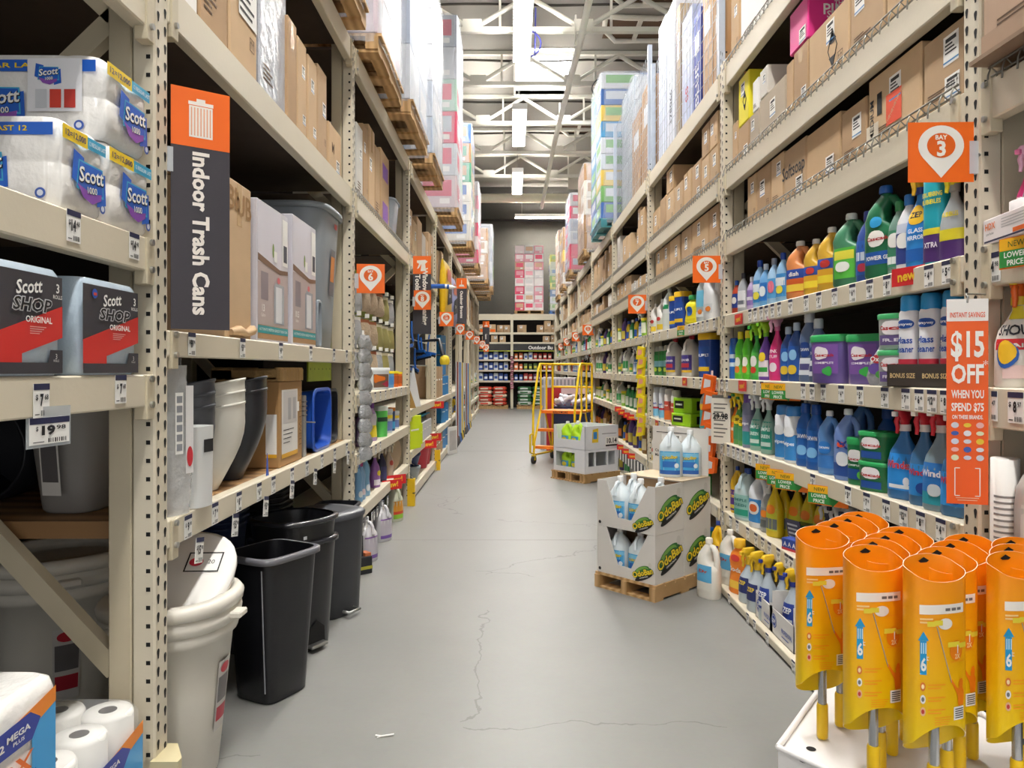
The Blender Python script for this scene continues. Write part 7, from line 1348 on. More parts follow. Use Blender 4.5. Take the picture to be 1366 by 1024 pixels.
def vbox(w, d, h, notch=True, closed=False):
    m = MB(); t = .005
    fy = lambda u, v, k: (u, k, v)
    poly = [(-w / 2, 0), (w / 2, 0), (w / 2, h), (w * .38, h), (w * .1, h * .22), (-w * .13, h * .24), (-w * .33, h), (-w / 2, h)] if notch else [(-w / 2, 0), (w / 2, 0), (w / 2, h), (-w / 2, h)]
    m.prism(poly, lambda u, v, k: (u, k, v), -d / 2, -d / 2 + t, OB); m.box(-w / 2, w / 2, d / 2 - t, d / 2, 0, h, OB); m.box(-w / 2, -w / 2 + t, -d / 2 + t, d / 2 - t, 0, h, OB); m.box(w / 2 - t, w / 2, -d / 2 + t, d / 2 - t, 0, h, OB); m.box(-w / 2 + t, w / 2 - t, -d / 2 + t, d / 2 - t, 0, t, OBI)
    m.box(-w / 2 + t, w / 2 - t, d / 2 - t - .002, d / 2 - t, t, h - .004, OBI); m.box(w / 2 - t - .002, w / 2 - t, -d / 2 + t, d / 2 - t, t, h - .004, OBI)
    if closed: m.box(-w / 2, w / 2, -d / 2, d / 2, h, h + .004, OB)
    l = MB(); odo_logo(l, planefm((w / 2, 0, 0), (0, 1, 0), (0, 0, 1)), .0, h * .5, .2)
    l2 = MB()
    if notch: odo_logo(l2, flat(-d / 2), w * .3, h * .2, .12); m.disc(flat(-d / 2), -w * .45, h * .08, .01, .01, INK)
    return assemble('display_carton', [('carton_body', m), ('printed_logo', l)] + ([('printed_logo', l2)] if notch else []))
OA = -47; oc = Vector((.865, 4.47, 0)); ex = Vector((math.cos(R(OA)), math.sin(R(OA)), 0)); ey = Vector((-math.sin(R(OA)), math.cos(R(OA)), 0))
def oat(u, v, z): p = oc + ex * u + ey * v; return (p.x, p.y, z)
m = MB(); w, d = .44, .59
for i in range(6): y = -d / 2 + d * i / 6; m.box(-w / 2, w / 2, y + .008, y + d / 6 - .008, .075, .09, PALLETW)
pal = [('top_boards', m)]
for x in (-w / 2, -.02, w / 2 - .04): q = MB(); q.box(x, x + .04, -d / 2, d / 2, .012, .075, PALLETW); pal.append(('stringer', q))
q = MB()
for y in (-d / 2, -.04, d / 2 - .08): q.box(-w / 2, w / 2, y, y + .08, 0, .012, PALLETW)
pal.append(('bottom_boards', q)); put(assemble('wooden_pallet', pal), oat(0, 0, 0), OA, 'pallet', 'small wooden pallet under the white notched display cartons')
for t, (z, h) in enumerate(((.091, .275), (.368, .272))):
    for j, v in enumerate((-.1415, .1415)):
        put(vbox(.42, .28, h, j == 0, j == 1), oat(0, v, z), OA, 'carton', '%s %s white carton with green and yellow logo on small pallet' % (('lower', 'upper')[t], ('front notched', 'rear closed')[j]), group='white logo cartons on the small pallet')
D('odo', 'bottle', 'translucent jug with light blue label', 'gallon_jug', 'jug', .285, .068, .062, 'dde6ea', 'f2f3f2', [B(.08, .52, .9, '45a8de'), B(.06, .14, .9, '2d5fae'), B(.42, .5, .9, '7fc6ea'), T('OdoBan', .4, .09, '2a2f1e', 1.15, 8), T('OdoBan', .405, .09, 'efd22a', 1.1, 8), B(.2, .32, .5, '2d6fc0'), O(.5, .24, .2, .05, 'e3e8ea')])
for u, v, z, lk in ((-.1, -.2, .373, 'first milky jug with blue label in the upper notched carton'), (.05, -.2, .373, 'second milky jug with blue label in the upper notched carton'), (-.1, -.07, .373, 'milky jug at the back of the upper notched carton'), (.1, -.07, .373, 'second milky jug at the back of the upper notched carton'), (-.1, -.2, .097, 'first milky jug seen through the notch of the lower carton'), (.05, -.2, .097, 'second milky jug seen through the notch of the lower carton')): place('odo', oat(u, v, z), R(OA + 5), (1, 1, .92 if z < .2 else 1.02), '', lk, group='milky jugs in the white cartons')
ZD = .368 + .272 + .005
put((lambda m: (m.box(-.2, .21, -.004, 0, 0, .285, OB), m.patch(flat(-.004), -.13, .02, .2, .235, PAPER), m.text(flat(-.004), '$9.47', .03, INK, -.03, .218, bold=.03, e=.003), m.patch(flat(-.004), -.17, .1, .245, .25, INK), m.text(flat(-.004), 'Concentrated Disinfectant', .024, INK, -.18, .13, 'l', bold=.02), m.text(flat(-.004), 'Multi-Purpose Cleaner', .024, INK, -.18, .1, 'l', bold=.02), m.build('display_board'))[-1])(MB()), oat(0, .262, ZD + .004), OA, 'board', 'white cardboard header board with price standing behind two jugs')
put((lambda m: (m.box(-.215, .215, -.16, .13, 0, .004, C('cdb99c', .7, noise=.06)), m.build('cardboard_flap'))[-1])(MB()), oat(0, .13, ZD - .0005), OA, 'flap', 'tan cardboard flap on top of the rear white carton under two jugs')
place('odo', oat(.05, .1, ZD + .004), R(-20), 1.05, '', 'milky jug with blue label on the cardboard flap, in front of the header board'); place('odo', oat(.12, .2, ZD + .004), R(-20), .98, '', 'second milky jug on the cardboard flap, partly behind the first')
# ------------------------------------------------------------------ grey two-tier carton with green jugs
GA = -52; gc = Vector((.885, 8.78, 0)); gx = Vector((math.cos(R(GA)), math.sin(R(GA)), 0)); gy = Vector((-math.sin(R(GA)), math.cos(R(GA)), 0))
def gat(u, v, z): p = gc + gx * u + gy * v; return (p.x, p.y, z)
GB_ = C('e4e4e8', .6, noise=.04)
m = MB()
for i in range(5): y = -.3 + .6 * i / 5; m.box(-.29, .29, y + .01, y + .11, .085, .1, PALLETW)
for x in (-.29, -.05, .19): m.box(x, x + .1, -.28, .28, .014, .085, PALLETW)
m.box(-.29, .29, -.3, -.2, 0, .014, PALLETW); m.box(-.29, .29, .2, .3, 0, .014, PALLETW)
put(m.build('wooden_pallet'), gat(0, 0, 0), GA, 'pallet', 'wooden pallet under the grey two-tier carton of green jugs')
def wallhole(m, axis, s, w, h, t, hole):
    u0, u1, v0, v1 = hole; fn = (lambda u, v, k: (u, s * k, v)) if axis == 'y' else (lambda u, v, k: (s * k, u, v))
    for a in (((-w / 2, 0), (w / 2, 0), (w / 2, v0), (-w / 2, v0)), ((-w / 2, v1), (w / 2, v1), (w / 2, h), (-w / 2, h)), ((-w / 2, v0), (u0, v0), (u0, v1), (-w / 2, v1)), ((u1, v0), (w / 2, v0), (w / 2, v1), (u1, v1))):
        if abs(a[2][1] - a[0][1]) > .001 and abs(a[1][0] - a[0][0]) > .001: m.prism(list(a), lambda u, v, k: fn(u, v, k), 0, 0, GB_) if False else m.prism(list(a), lambda u, v, k: fn(u, v, t[0] + k), 0, t[1], GB_)
def gtier(h, kind):
    m = MB(); w = d = .54
    m.box(-w / 2, w / 2, d / 2 - .006, d / 2, 0, h, GB_); m.box(-w / 2, -w / 2 + .006, -d / 2, d / 2, 0, h, GB_); m.box(-w / 2, w / 2, -d / 2, d / 2, 0, .006, GB_)
    l = MB()
    if kind == 0:
        wallhole(m, 'y', -1, w, h, (w / 2 - .006, .006), (-w * .42, w * .18, h * .22, h * .85)); wallhole(m, 'x', 1, d, h, (w / 2 - .006, .006), (-d * .4, d * .4, h * .3, h * .9))
        for u in (-.1, .1): m.box(w / 2 - .03, w / 2 - .008, u - .01, u + .01, 0, h, GB_)
    else:
        m.prism([(-w / 2, 0), (w / 2, 0), (w / 2, h), (w * .42, h), (w * .35, h * .4), (-w * .36, h * .4), (-w * .42, h), (-w / 2, h)], lambda u, v, k: (u, k, v), -d / 2, -d / 2 + .006, GB_); m.box(w / 2 - .006, w / 2, -d / 2, d / 2, 0, h, GB_)
        f = planefm((w / 2, 0, 0), (0, 1, 0), (0, 0, 1)); l.poly(f, [(-.16, h * .3), (-.06, h * .3), (-.06, h * .9), (-.15, h * .85)], C('efc92a', .5, noise=0)); l.patch(f, -.14, -.08, h * .45, h * .75, C('3f8fd0', .5, noise=0), e=.0016); l.patch(f, .06, .26, h * .12, h * .5, PAPER); l.patch(f, .06, .26, h * .1, h * .17, INK, e=.0016); l.text(f, '10.14', .08, INK, .16, h * .34, bold=.03, e=.003); l.patch(f, 0, .24, h * .64, h * .66, INK)
    return assemble('display_carton', [('carton_body', m)] + ([('printed_face', l)] if kind else []))
put(gtier(.27, 0), gat(0, 0, .101), GA, 'carton', 'lower grey display carton with cut-out windows on the pallet by the ladder'); put(gtier(.27, 1), gat(0, 0, .373), GA, 'carton', 'upper grey display carton with yellow logo and price, by the ladder')
D('gjug', 'bottle', 'lime green cleaner jug', 'cleaner_jug', 'hjug', .3, .075, .06, 'b4e02a', 'e9ece4', [B(.1, .45, .8, '3fa0d8'), O(0, .3, .4, .1, 'e8d83a'), B(.1, .16, .6, 'd23a34')])
for u, v, z, lk in ((-.13, -.17, .38, 'first lime jug in the upper grey carton'), (.04, -.17, .38, 'second lime jug in the upper grey carton'), (-.13, .0, .38, 'third lime jug behind in the upper grey carton'), (-.13, -.17, .108, 'first lime jug behind the window of the lower grey carton'), (.04, -.17, .108, 'second lime jug behind the window of the lower grey carton')): place('gjug', gat(u, v, z), R(GA), (1, 1, .84 if z < .2 else 1), '', lk, group='lime jugs in the grey cartons')
# ------------------------------------------------------------------ yellow rolling ladder
YL = C('f2cb12', .35, noise=.05); OT = C('ee9020', .45, noise=.08)
def ladder():
    w, d = .6, .78; P_ = []
    for s in (-1, 1):
        x = s * w / 2; q = MB(); q.tube([(x, -d * .5, .1), (x, -d * .46, .3), (x, -d * .18, .7), (x, -d * .18 + .05, .78)], .016, YL, 8); q.tube([(x * 1.0, -d * .5 - .02, .25), (x, -d * .52, .75), (x, -d * .28, 1.3), (x, -d * .2, 1.37), (x, d * .42, 1.37), (x, d * .44, 1.33), (x, d * .44, .06)], .017, YL, 8); P_.append(('side_rail', q))
        q = MB(); q.tube([(x, -d * .16, .7), (x, -d * .16, 1.36)], .014, YL, 8); q.tube([(x, d * .12, .7), (x, d * .12, 1.36)], .014, YL, 8); P_.append(('post', q))
        q = MB(); q.tube([(x, d * .44, .1), (x, -d * .4, .12)], .014, YL, 8); q.tube([(x, d * .4, .12), (x, .05, .68)], .013, YL, 8); P_.append(('brace', q))
        q = MB(); q.tube([(x, -d * .52, .42), (x * 1.06, -d * .6, .4), (x * 1.06, -d * .6, .16), (x, -d * .5, .14)], .014, YL, 8); P_.append(('foot_guard', q))
        for yy in (-d * .5, d * .44):
            q = MB(); q.cyl((x - .02, yy, .055), (x + .02, yy, .055), .055, C('3a3a3c', .6, noise=.05), 18); q.box(x - .026, x + .026, yy - .02, yy + .02, .05, .12, YL); P_.append(('caster_wheel', q))
    q = MB(); q.tube([(-w / 2, d * .44, 1.37), (w / 2, d * .44, 1.37)], .017, YL, 8); q.tube([(-w / 2, d * .44, 1.04), (w / 2, d * .44, 1.04)], .015, YL, 8); P_.append(('rear_rail', q))
    for i, (y, z, dd) in enumerate(((-d * .44, .24, .15), (-d * .3, .47, .15))): q = MB(); q.box(-w / 2, w / 2, y - .02, y + dd, z - .03, z, OT, .004); q.box(-w / 2, w / 2, y - .024, y - .02, z - .034, z + .002, C('ef7a1a', .45, noise=0)); P_.append(('step', q))
    q = MB(); q.box(-w / 2, w / 2, -d * .18, d * .44, .69, .72, OT, .004); q.box(-w / 2, w / 2, -d * .18 - .004, -d * .18, .68, .722, C('ef7a1a', .45, noise=0)); q.text(flat(-d * .18 - .004), 'BALLYMORE', .04, INK, 0, .7, bold=.02); P_.append(('platform', q))
    return assemble('rolling_ladder', P_)
put(ladder(), (.74, 10.38, 0), -24, 'ladder', 'yellow rolling warehouse ladder with orange steps standing in the aisle')
# red board and navy bin behind the ladder
m = MB(); m.box(-.3, .3, -.02, .02, 0, 1.0, C('b3202c', .45, noise=.05)); fm = flat(-.02); m.text(fm, 'Quick', .07, PAPER, -.12, .72, bold=.02); m.text(fm, 'easy', .05, C('e0a0a4', .5, noise=0), -.12, .6); f_ = MB(); f_.box(-.33, -.3, -.03, .03, 0, 1.05, C('d2cfd0', .5, noise=.05)); put(assemble('display_board', [('board', m), ('edge_strip', f_)]), (.86, 11.75, 0), -10, 'board', 'red display board with white lettering behind the yellow ladder')
m = MB(); NV = C('1f2c55', .45, noise=.05); m.box(-.27, .27, -.2, .2, 0, .74, NV, .004); fm = flat(-.2); m.patch(fm, -.27, .27, .6, .74, C('1b2650', .4, noise=.03)); m.patch(fm, -.05, .0, .64, .71, PAPER); m.patch(fm, .02, .22, .64, .7, PAPER); m.disc(fm, .05, .4, .16, .09, OY, .001, 28); m.disc(fm, .05, .4, .14, .075, NV, .0016, 28); m.text(fm, 'ZEP', .1, OY, .05, .4, bold=.04, e=.003); put(m.build('dump_bin'), (.92, 11.2, 0), -8, 'bin', 'navy dump bin with yellow oval emblem full of white bottles')
D('wb', 'bottle', 'white violet-printed bottle lying in the navy bin', 'cleaner_bottle', 'curve', .25, .05, .04, 'eceaf4', 'e9e6f2', [B(.3, .6, .8, 'b9a8dc')], lod=True)
for i in range(9): o = place('wb', (.73 + (i % 5) * .095 + (.04 if i > 4 else 0), 11.1 + (i // 5) * .13, .775 + (.05 if i % 3 == 1 else 0)), R(-10 + 37 * i), 1.0, '', group='white bottles in the navy bin'); o.rotation_euler[0] = R(70); o.rotation_euler[1] = R(25 * (i % 3 - 1))
m = MB(); m.box(-.28, .28, -.2, .2, 0, .16, C('c9c8cc', .5, noise=.06), .004)
for i in range(9): m.patch(flat(-.2), -.26 + .06 * i, -.23 + .06 * i, .04, .13, C('8d8f98', .5, noise=.1))
put(m.build('white_crate'), (.78, 12.05, 1.001), -10, 'crate', 'white slatted crate on top behind the red display board'); m = MB(); m.box(-.3, .3, -.2, .2, 0, 1.0, C('a9a6a6', .5, noise=.08), .004); put(m.build('display_plinth'), (.8, 12.06, 0), -10, 'display', 'grey display base under the slatted crate, behind the red board')
m = MB(); m.box(-.2, .2, -.01, .01, 0, .34, C('d8b9b6', .5, noise=.05)); m.text(flat(-.01), '17.97', .14, INK, 0, .2, bold=.02, fit=.34); m.patch(flat(-.01), -.17, .17, .04, .1, C('c8505a', .5, noise=0)); m.cyl((0, .012, 0), (0, .012, -.65), .012, STEEL, 6); m.box(-.12, .12, -.1, .12, -.66, -.645, STEEL); put(m.build('price_stand'), (.98, 11.52, .661), -5, 'sign', 'pink and white price sign on a stand behind the navy bin')
# ------------------------------------------------------------------ orange duster display
def grad(c0, c1, z0, z1):
    m = bpy.data.materials.new('printed_gradient'); m.use_nodes = True; nt = m.node_tree; N = nt.nodes; L = nt.links; b = N['Principled BSDF']; b.inputs['Roughness'].default_value = .3
    tc = N.new('ShaderNodeTexCoord'); sp = N.new('ShaderNodeSeparateXYZ'); mr = N.new('ShaderNodeMapRange'); mr.inputs[1].default_value = z0; mr.inputs[2].default_value = z1
    cr = N.new('ShaderNodeValToRGB'); cr.color_ramp.elements[0].color = lin(c0); cr.color_ramp.elements[1].color = lin(c1)
    L.new(tc.outputs['Object'], sp.inputs[0]); L.new(sp.outputs['Z'], mr.inputs[0]); L.new(mr.outputs[0], cr.inputs['Fac']); L.new(cr.outputs['Color'], b.inputs['Base Color']); return m
SLV = grad('efc80c', 'fb9410', .06, .40); SLI = C('f58a10', .35, noise=.03); LORG = C('f7a21c', .4, noise=0); DORG = C('ee8410', .4, noise=0); SEDGE = C('f7e2c4', .5, noise=0)
def duster():
    a, b, h = .067, .034, .385; n = 40; m = MB()
    def xy(t, k=0): return ((a + k) * math.sin(t), -(b + k) * math.copysign(abs(math.cos(t)) ** .55, math.cos(t)))
    def top(t): return h + .045 * (.5 - .5 * math.cos(t)) - .012 * math.cos(t) * 0
    def bot(t): f = (1 + math.cos(t)) / 2; return .08 * f ** 1.3 + .02 * abs(math.sin(t)) * 0
    ts = [2 * math.pi * i / n for i in range(n)]; vs = []; ks = (0, .25, .5, .75, 1)
    for k in ks: vs += [(xy(t)[0], xy(t)[1], bot(t) + (top(t) - bot(t)) * k) for t in ts]
    m.add(vs, [(k * n + i, k * n + (i + 1) % n, (k + 1) * n + (i + 1) % n, (k + 1) * n + i) for k in range(4) for i in range(n)], SLV, True)
    vi = []
    for k in ks: vi += [(xy(t, -.0012)[0], xy(t, -.0012)[1], bot(t) + (top(t) - bot(t)) * k) for t in ts]
    m.add(vi, [((k + 1) * n + i, (k + 1) * n + (i + 1) % n, k * n + (i + 1) % n, k * n + i) for k in range(4) for i in range(n)], SLV, True)
    for k in (0, 4): m.add(vs[k * n:(k + 1) * n] + vi[k * n:(k + 1) * n], [(i, (i + 1) % n, n + (i + 1) % n, n + i) for i in range(n)], SEDGE)
    fm = lambda u, v, e=0: ((a + e) * math.sin((u * .84 - .003) / a), -(b + e) * abs(math.cos((u * .84 - .003) / a)) ** .55, v)
    bk = lambda u, v, e=0: (u, b * .97 - .002 - e, v); m.poly(bk, [(-.014, h + .03), (0, h + .038), (.014, h + .03), (.008, h + .026), (-.008, h + .026)], HOLE, .001)
    l = MB(); l.patch(fm, -.078, .064, .318, .338, C('f3ece2', .4, noise=.02), 14, 1, e=.0008)
    for i, u0 in enumerate((.0, .018, .036)): l.patch(fm, u0, u0 + .014, .324, .33, C('6f6a66', .5, noise=0), 2, 1, e=.0014)
    for i in range(2): l.patch(fm, -.076, -.035 - .006 * i, .306 - .007 * i, .31 - .007 * i, C('f9cf8a', .5, noise=0), 4, 1, e=.0012)
    l.patch(fm, .0, .05, .285, .287, LORG, 4, 1, e=.001)
    ar = C('1f9ad0', .35, noise=.03); l.patch(fm, -.076, -.054, .19, .262, ar, 4, 1, e=.001); l.poly(fm, [(-.083, .262), (-.047, .262), (-.064, .282)], ar, .0012)
    l.text(fm, '6', .038, PAPER, -.064, .212, bold=.03, e=.002); l.text(fm, 'FT', .01, PAPER, -.051, .226, bold=.02, rot=90, e=.002)
    for i in range(3): l.patch(fm, -.072 + .007 * i, -.069 + .007 * i, .235, .258, C('cfe9f4', .4, noise=0), e=.0016)
    PK = C('e9d43a', .5, noise=.05); l.disc(fm, .0, .297, .02, .012, C('ece6dc', .5, noise=0), .0016)
    for u, v, ru in ((-.04, .298, .012), (-.02, .3, .012), (.025, .252, .019), (.06, .248, .016)): l.patch(fm, u - ru, u + ru, v - .0055, v + .0055, PK, 3, 1, e=.002)
    l.disc(fm, .035, .238, .022, .022, DORG, .0014); l.patch(fm, .036, .039, .232, .25, PAPER, e=.002); l.text(fm, '2X', .014, C('f9d9a0', .5, noise=0), .036, .226, bold=.03, e=.0024); l.patch(fm, .015, .06, .214, .216, LORG, 3, 1, e=.0018)
    l.tube([fm(-.024, .292, .0012), fm(-.004, .235, .0012), fm(.018, .172, .0012)], .0012, C('b9b3a6', .4, .3, noise=0), 4)
    l.poly(fm, [(.014, .176), (.019, .178), (.036, .158), (.043, .157), (.042, .166), (.047, .176), (.055, .178), (.06, .17), (.058, .158), (.064, .15), (.064, .13), (.06, .118), (.056, .12), (.05, .12), (.044, .118), (.04, .122), (.038, .14), (.034, .148)], C('ef7f12', .4, noise=0), .0018)
    for i, v in enumerate((.165, .138, .112)):
        l.disc(fm, -.066, v, .009, .0095, C(('d9772f', 'e9e6e2', 'e6b48a')[i], .5, noise=.1), .0016); l.disc(fm, -.066, v, .005, .005, C(('f2d9a8', '6f7276', 'c23a34')[i], .5, noise=0), .002)
        for j in range(2): l.patch(fm, -.05, .0 - .012 * j, v + .002 - .007 * j, v + .005 - .007 * j, LORG, 3, 1, e=.0012)
    for i in range(4): l.patch(fm, -.03, .02 - .004 * i, .098 - .005 * i, .0995 - .005 * i, LORG, 3, 1, e=.0012)
    l.patch(fm, .024, .062, .09, .118, PAPER, 3, 1, e=.002)
    for i in range(5): l.patch(fm, .028, .058, .094 + .0046 * i, .096 + .0046 * i, INK, 3, 1, e=.0026)
    p = MB(); p.cyl((0, 0, -.05), (0, 0, .3), .0105, C('b4b6b8', .25, .85, noise=.03), 14); f = MB(); f.lathe([(.012, -.108), (.014, -.104), (.014, -.026), (.0125, -.02)], C('f0c40e', .35, noise=.03), 14)
    hd = MB(); hd.loft([se(z, r, r * .5, 12) for z, r in ((.22, .012), (.26, .036), (.34, .04), (.37, .02))], PK)
    return assemble('extension_duster', [('card_sleeve', m, [('printed_label', l)]), ('pole', p, [('foot_cap', f)]), ('duster_head', hd)])
TM['duster'] = Tm(duster, 'duster', 'duster in orange and yellow card sleeve')
ZD0 = .353
for col, pts in (('first column from the floor edge', ((1097, 1.9), (1121, 1.965), (1138, 2.03), (1152, 2.09))), ('second column', ((1165, 1.69), (1174, 1.755), (1190, 1.82), (1208, 1.888))), ('third column', ((1246, 1.607), (1263, 1.672), (1280, 1.737), (1297, 1.802))), ('fourth column beside the rack', ((1357, 1.63), (1360, 1.70), (1362, 1.77)))):
    for i, (px, y) in enumerate(pts):
        lk = ('front duster in orange and yellow sleeve, ' if i == 0 else '%s duster in orange and yellow sleeve, ' % ORD[i]) + col
        o = place('duster', ((px - VX) * y / F, y, ZD0 + .108), R(8 - 2 * i + (4 if px > 1240 else 0)), 1.0, '', lk, group='dusters standing in the white display tray')
m = MB(); TW = C('ebe8e6', .5, noise=.03); poly = [(.666, 1.844), (1.03, 1.36), (1.29, 1.36), (1.29, 2.02), (1.165, 2.13), (.95, 2.235)]
m.prism(poly, lambda u, v, w: (u - 1.0, v - 1.8, w), .0, .35, TW)
for i in range(len(poly)): a, b = poly[i], poly[(i + 1) % len(poly)]; m.tube([(a[0] - 1, a[1] - 1.8, .357), (b[0] - 1, b[1] - 1.8, .357)], .008, TW, 8)
fm = lambda u, v, e=0: (u - 1.0, v - 1.8, .35 + e)
for px, py in ((1082, 999), (1073, 1015), (1064, 1032), (1086, 1030)): y = .95 * F / (py - VY); m.disc(fm, (px - VX) * y / F, y, .012, .012, HOLE, .0012, 16)
put(m.build('display_tray'), (1.0, 1.8, 0), 0, 'tray', 'white corrugated floor display base holding the orange dusters')
# ------------------------------------------------------------------ signs
def pin_sign(n, w=.176, h=.163):
    m = MB(); nx = 10
    # slightly bowed plastic sheet
    bow = lambda u: -.0003 * math.cos(u / w * math.pi)
    fm = lambda u, v, e=0: (u, bow(u) - e, v)
    m.patch(fm, -w / 2, w / 2, -h / 2, h / 2, ORANGE, nx, 1, e=.0007); m.patch(fm, w / 2, -w / 2, -h / 2, h / 2, ORANGE, nx, 1, e=-.0007)
    WH = C('efebe2', .45, noise=.02); r = h * .335; cy = h * .11; pts = []
    for i in range(25): a = R(-38 + (256) * i / 24); pts.append((r * math.cos(a) * 1.12, cy + r * math.sin(a)))
    pts.append((0, -h * .43)); m.poly(fm, pts, WH, .0016)
    m.disc(fm, 0, cy, r * .62 * 1.12, r * .62, C('e0600c', .4, noise=.03), .0022, 28); m.text(fm, 'BAY', h * .105, WH, 0, cy + r * .4, bold=.03, e=.003); m.text(fm, str(n), h * (.34 if n < 10 else .26), WH, 0, cy - r * .16, bold=.035, e=.003)
    return m
def baysign(s, k, px0, px1, py0, py1, Y, yaw=0.):
    n = (3 + 2 * k) if s > 0 else (4 + 2 * k); q = Y / F; x0, x1, z0, z1 = (px0 - VX) * q, (px1 - VX) * q, H - (py1 - VY) * q, H - (py0 - VY) * q
    m = pin_sign(n, x1 - x0, z1 - z0); b = MB(); xe = (x1 - x0) / 2 * s; b.box(xe - .012, xe + .012, -.002, .012, -.06, .03, C('d9dde0', .2, noise=0, alpha=.7))
    if abs(s * XF(s) - s * .0 - (x1 if s > 0 else x0)) > .0: g = s * XF(s) - (x0 + x1) / 2; b.tube([(xe, .006, 0), (g, .03, 0)], .005, STEEL, 6)
    o = assemble('bay_sign', [('sign_panel', m), ('sign_bracket', b)]); put(o, ((x0 + x1) / 2, Y, (z0 + z1) / 2), yaw, 'sign', 'orange sign with white map pin reading bay %s' % NUMW[n], group='orange bay number signs')
for a in ((1, 0, 1212, 1298, 163, 243, 2.04, -2), (1, 1, 924, 961, 341, 377, 4.52, 0), (1, 2, 838, 862, 393, 418, 7.02, 0), (1, 4, 777, 792, 433, 447, 12.0, 0), (1, 5, 763, 774, 443, 455, 14.5, 0), (1, 6, 752, 761, 451, 461, 16.98, 0), (1, 7, 745, 752, 458, 467, 19.4, 0),
          (-1, 1, 476, 513, 352, 391, 4.5, 6), (-1, 2, 552, 575, 387, 413, 6.93, 0), (-1, 3, 586, 605, 416, 435, 9.48, 0), (-1, 4, 608, 620, 432, 446, 11.98, 0), (-1, 5, 621, 632, 441, 453, 14.5, 0), (-1, 6, 632, 640, 448, 459, 17.0, 0), (-1, 7, 640, 647, 454, 465, 19.5, 0), (-1, 8, 645, 652, 459, 469, 22.0, 0)): baysign(*a)
def aisle_sign(w, h, lines, icon, hd):
    m = MB(); m.box(-w / 2, w / 2, 0, .003, -h / 2, h / 2, DKGREY); fm = flat(0); m.patch(fm, -w / 2, w / 2, h / 2 - hd, h / 2, ORANGE); y0 = h / 2 - hd / 2; WH = C('f1e9df', .45, noise=.02); s = w / .16
    if icon == 'can':
        m.patch(fm, -.032 * s, .032 * s, y0 - .055 * s, y0 + .035 * s, WH, e=.001); m.patch(fm, -.034 * s, .034 * s, y0 + .037 * s, y0 + .047 * s, WH, e=.001); m.patch(fm, -.012 * s, .012 * s, y0 + .047 * s, y0 + .056 * s, WH, e=.001)
        for i in range(7): m.patch(fm, (-.027 + .0085 * i) * s, (-.024 + .0085 * i) * s, y0 - .05 * s, y0 + .03 * s, C('e9a27c', .45, noise=0), e=.0016)
    elif icon == 'spray': m.poly(fm, [(-.045 * s, y0 + .04 * s), (.03 * s, y0 + .045 * s), (.05 * s, y0 + .03 * s), (.028 * s, y0 + .01 * s), (.035 * s, y0 - .055 * s), (-.012 * s, y0 - .055 * s), (-.005 * s, y0 + .01 * s), (-.03 * s, y0 - .03 * s), (-.045 * s, y0 - .035 * s), (-.025 * s, y0 + .01 * s), (-.045 * s, y0 + .02 * s)], WH)
    else: m.patch(fm, -.004 * s, .004 * s, y0 - .02 * s, y0 + .05 * s, WH, e=.001); m.poly(fm, [(-.045 * s, y0 - .05 * s), (.045 * s, y0 - .05 * s), (.03 * s, y0 - .02 * s), (-.03 * s, y0 - .02 * s)], WH)
    for t, sz, u, v in lines: m.text(fm, t, sz, WH, u, v, rot=-90, bold=.035, e=.0016)
    return m
o = aisle_sign(.162, .695, [('Indoor Trash Cans', .062, .0, -.07)], 'can', .168); mb = MB(); mb.box(-.092, -.075, -.002, .006, .1, .17, C('d9dde0', .2, noise=0, alpha=.7)); put(assemble('aisle_sign', [('sign_panel', o), ('sign_bracket', mb)]), (-.902, 2.148, 1.762), 36, 'sign', 'tall dark and orange sign reading Indoor Trash Cans')
o = aisle_sign(.17, .74, [('Window', .065, .03, .03 + .11), ('Cleaning', .065, .03, -.17), ('Tools', .065, -.04, .12)], 'spray', .17); mb = MB(); mb.tube([(-.085, .008, .2), (-.13, .012, .2)], .006, STEEL, 6); put(assemble('aisle_sign', [('sign_panel', o), ('sign_bracket', mb)]), (-.845, 7.0, 2.0), 0, 'sign', 'tall dark sign reading Window Cleaning Tools with spray icon')
o = aisle_sign(.17, .74, [('Outdoor Brooms', .062, .0, -.06)], 'broom', .17); mb = MB(); mb.tube([(0, .008, .36), (0, .012, .55)], .006, STEEL, 6); mb.tube([(0, .012, .2), (-.16, .012, .2)], .006, STEEL, 6); put(assemble('aisle_sign', [('sign_panel', o), ('sign_bracket', mb)]), (-.81, 12.05, 2.41), 0, 'sign', 'tall dark sign with broom icon past bay ten sign')
o = aisle_sign(.2, .8, [('Lawn', .07, .0, -.06)], 'broom', .18); mb = MB(); mb.tube([(-.1, .008, .2), (-.3, .012, .2)], .006, STEEL, 6); put(assemble('aisle_sign', [('sign_panel', o), ('sign_bracket', mb)]), (-.75, 22.0, 2.0 + .32), 0, 'sign', 'small dark sign at the far end of the long rack')
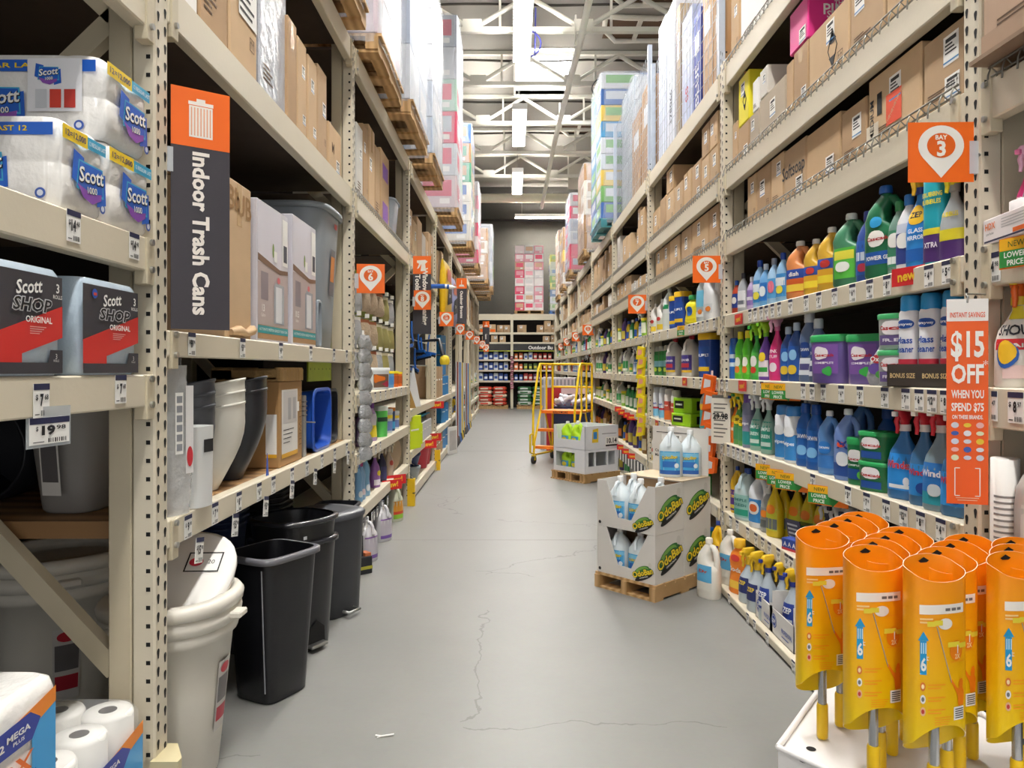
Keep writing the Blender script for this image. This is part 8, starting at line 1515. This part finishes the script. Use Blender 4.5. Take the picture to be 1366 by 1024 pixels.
# savings sign hanging at the near right upright
m = MB(); w, h = .1, .555; fm = flat(0); SO = C('ee5f14', .35, noise=.02); m.box(-w / 2, w / 2, 0, .0015, -h / 2, h / 2, SO); m.patch(fm, -w / 2, w / 2, h / 2 - .06, h / 2, C('efece8', .45, noise=.02)); m.text(fm, 'INSTANT SAVINGS', .02, C('e0542a', .5, noise=0), 0, h / 2 - .043, bold=.01, fit=w * .84, e=.002)
for t, sz, v, ft in (('$15', .095, .155, .8), ('OFF', .07, .075, .78), ('WHEN YOU', .03, .02, .78), ('SPEND $75', .03, -.015, .78), ('ON THESE BRANDS.', .015, -.042, .74)): m.text(fm, t, sz, PAPER, 0, v, bold=.03, fit=w * ft, e=.002)
m.text(fm, '*', .03, PAPER, w * .43, .1, e=.002)
for r_ in range(5):
    for c_ in range(3): m.disc(fm, (-.03 + .03 * c_), -.064 - .022 * r_, .0095, .006 if (r_ + c_) % 2 else .008, C(('cfd6e2', 'e9c93a', 'f0b9b4', '3f5fb0', 'dfe3ea', 'e0e6c0', 'cfd8ea')[(r_ * 3 + c_) % 7], .5, noise=0), .0014, 12)
for sx in (-1, 1): m.patch(fm, sx * .03 - .0012, sx * .03 + .0012, -.255, -.18, PAPER)
for sy in (-.18, -.255):
    for sx in (-1, 1): m.patch(fm, min(sx * .03, sx * .018), max(sx * .03, sx * .018), sy - .0012, sy + .0012, PAPER, e=.0012)
for i in range(2): m.patch(fm, -.028 + .004 * i, .028 - .004 * i, -.262 - .006 * i, -.26 - .006 * i, C('f4c0a0', .5, noise=0))
hk = MB(); hk.tube([(0, .0, h / 2 - .01), (0, -.006, h / 2 + .005), (.0, .01, h / 2 + .015), (.05, .04, h / 2 + .015), (.085, .06, h / 2 + .015)], .0025, STEEL, 6)
put(assemble('savings_sign', [('sign_panel', m), ('hook', hk)]), (1.234, 2.0, 1.212), -16, 'sign', 'long orange savings sign reading $15 off, hung beside the near red-headed bottles')
# scrap on the floor
m = MB(); m.tube([(-.02, .008, .004), (0, 0, .004), (.045, .006, .006)], .003, PAPER, 6); m.tube([(-.014, -.008, .003), (0, 0, .004)], .002, PAPER, 6); put(m.build('paper_scrap'), (-.46, 2.61, 0), 5, 'scrap', 'thin white paper scrap lying on the concrete floor')
finish_labels()
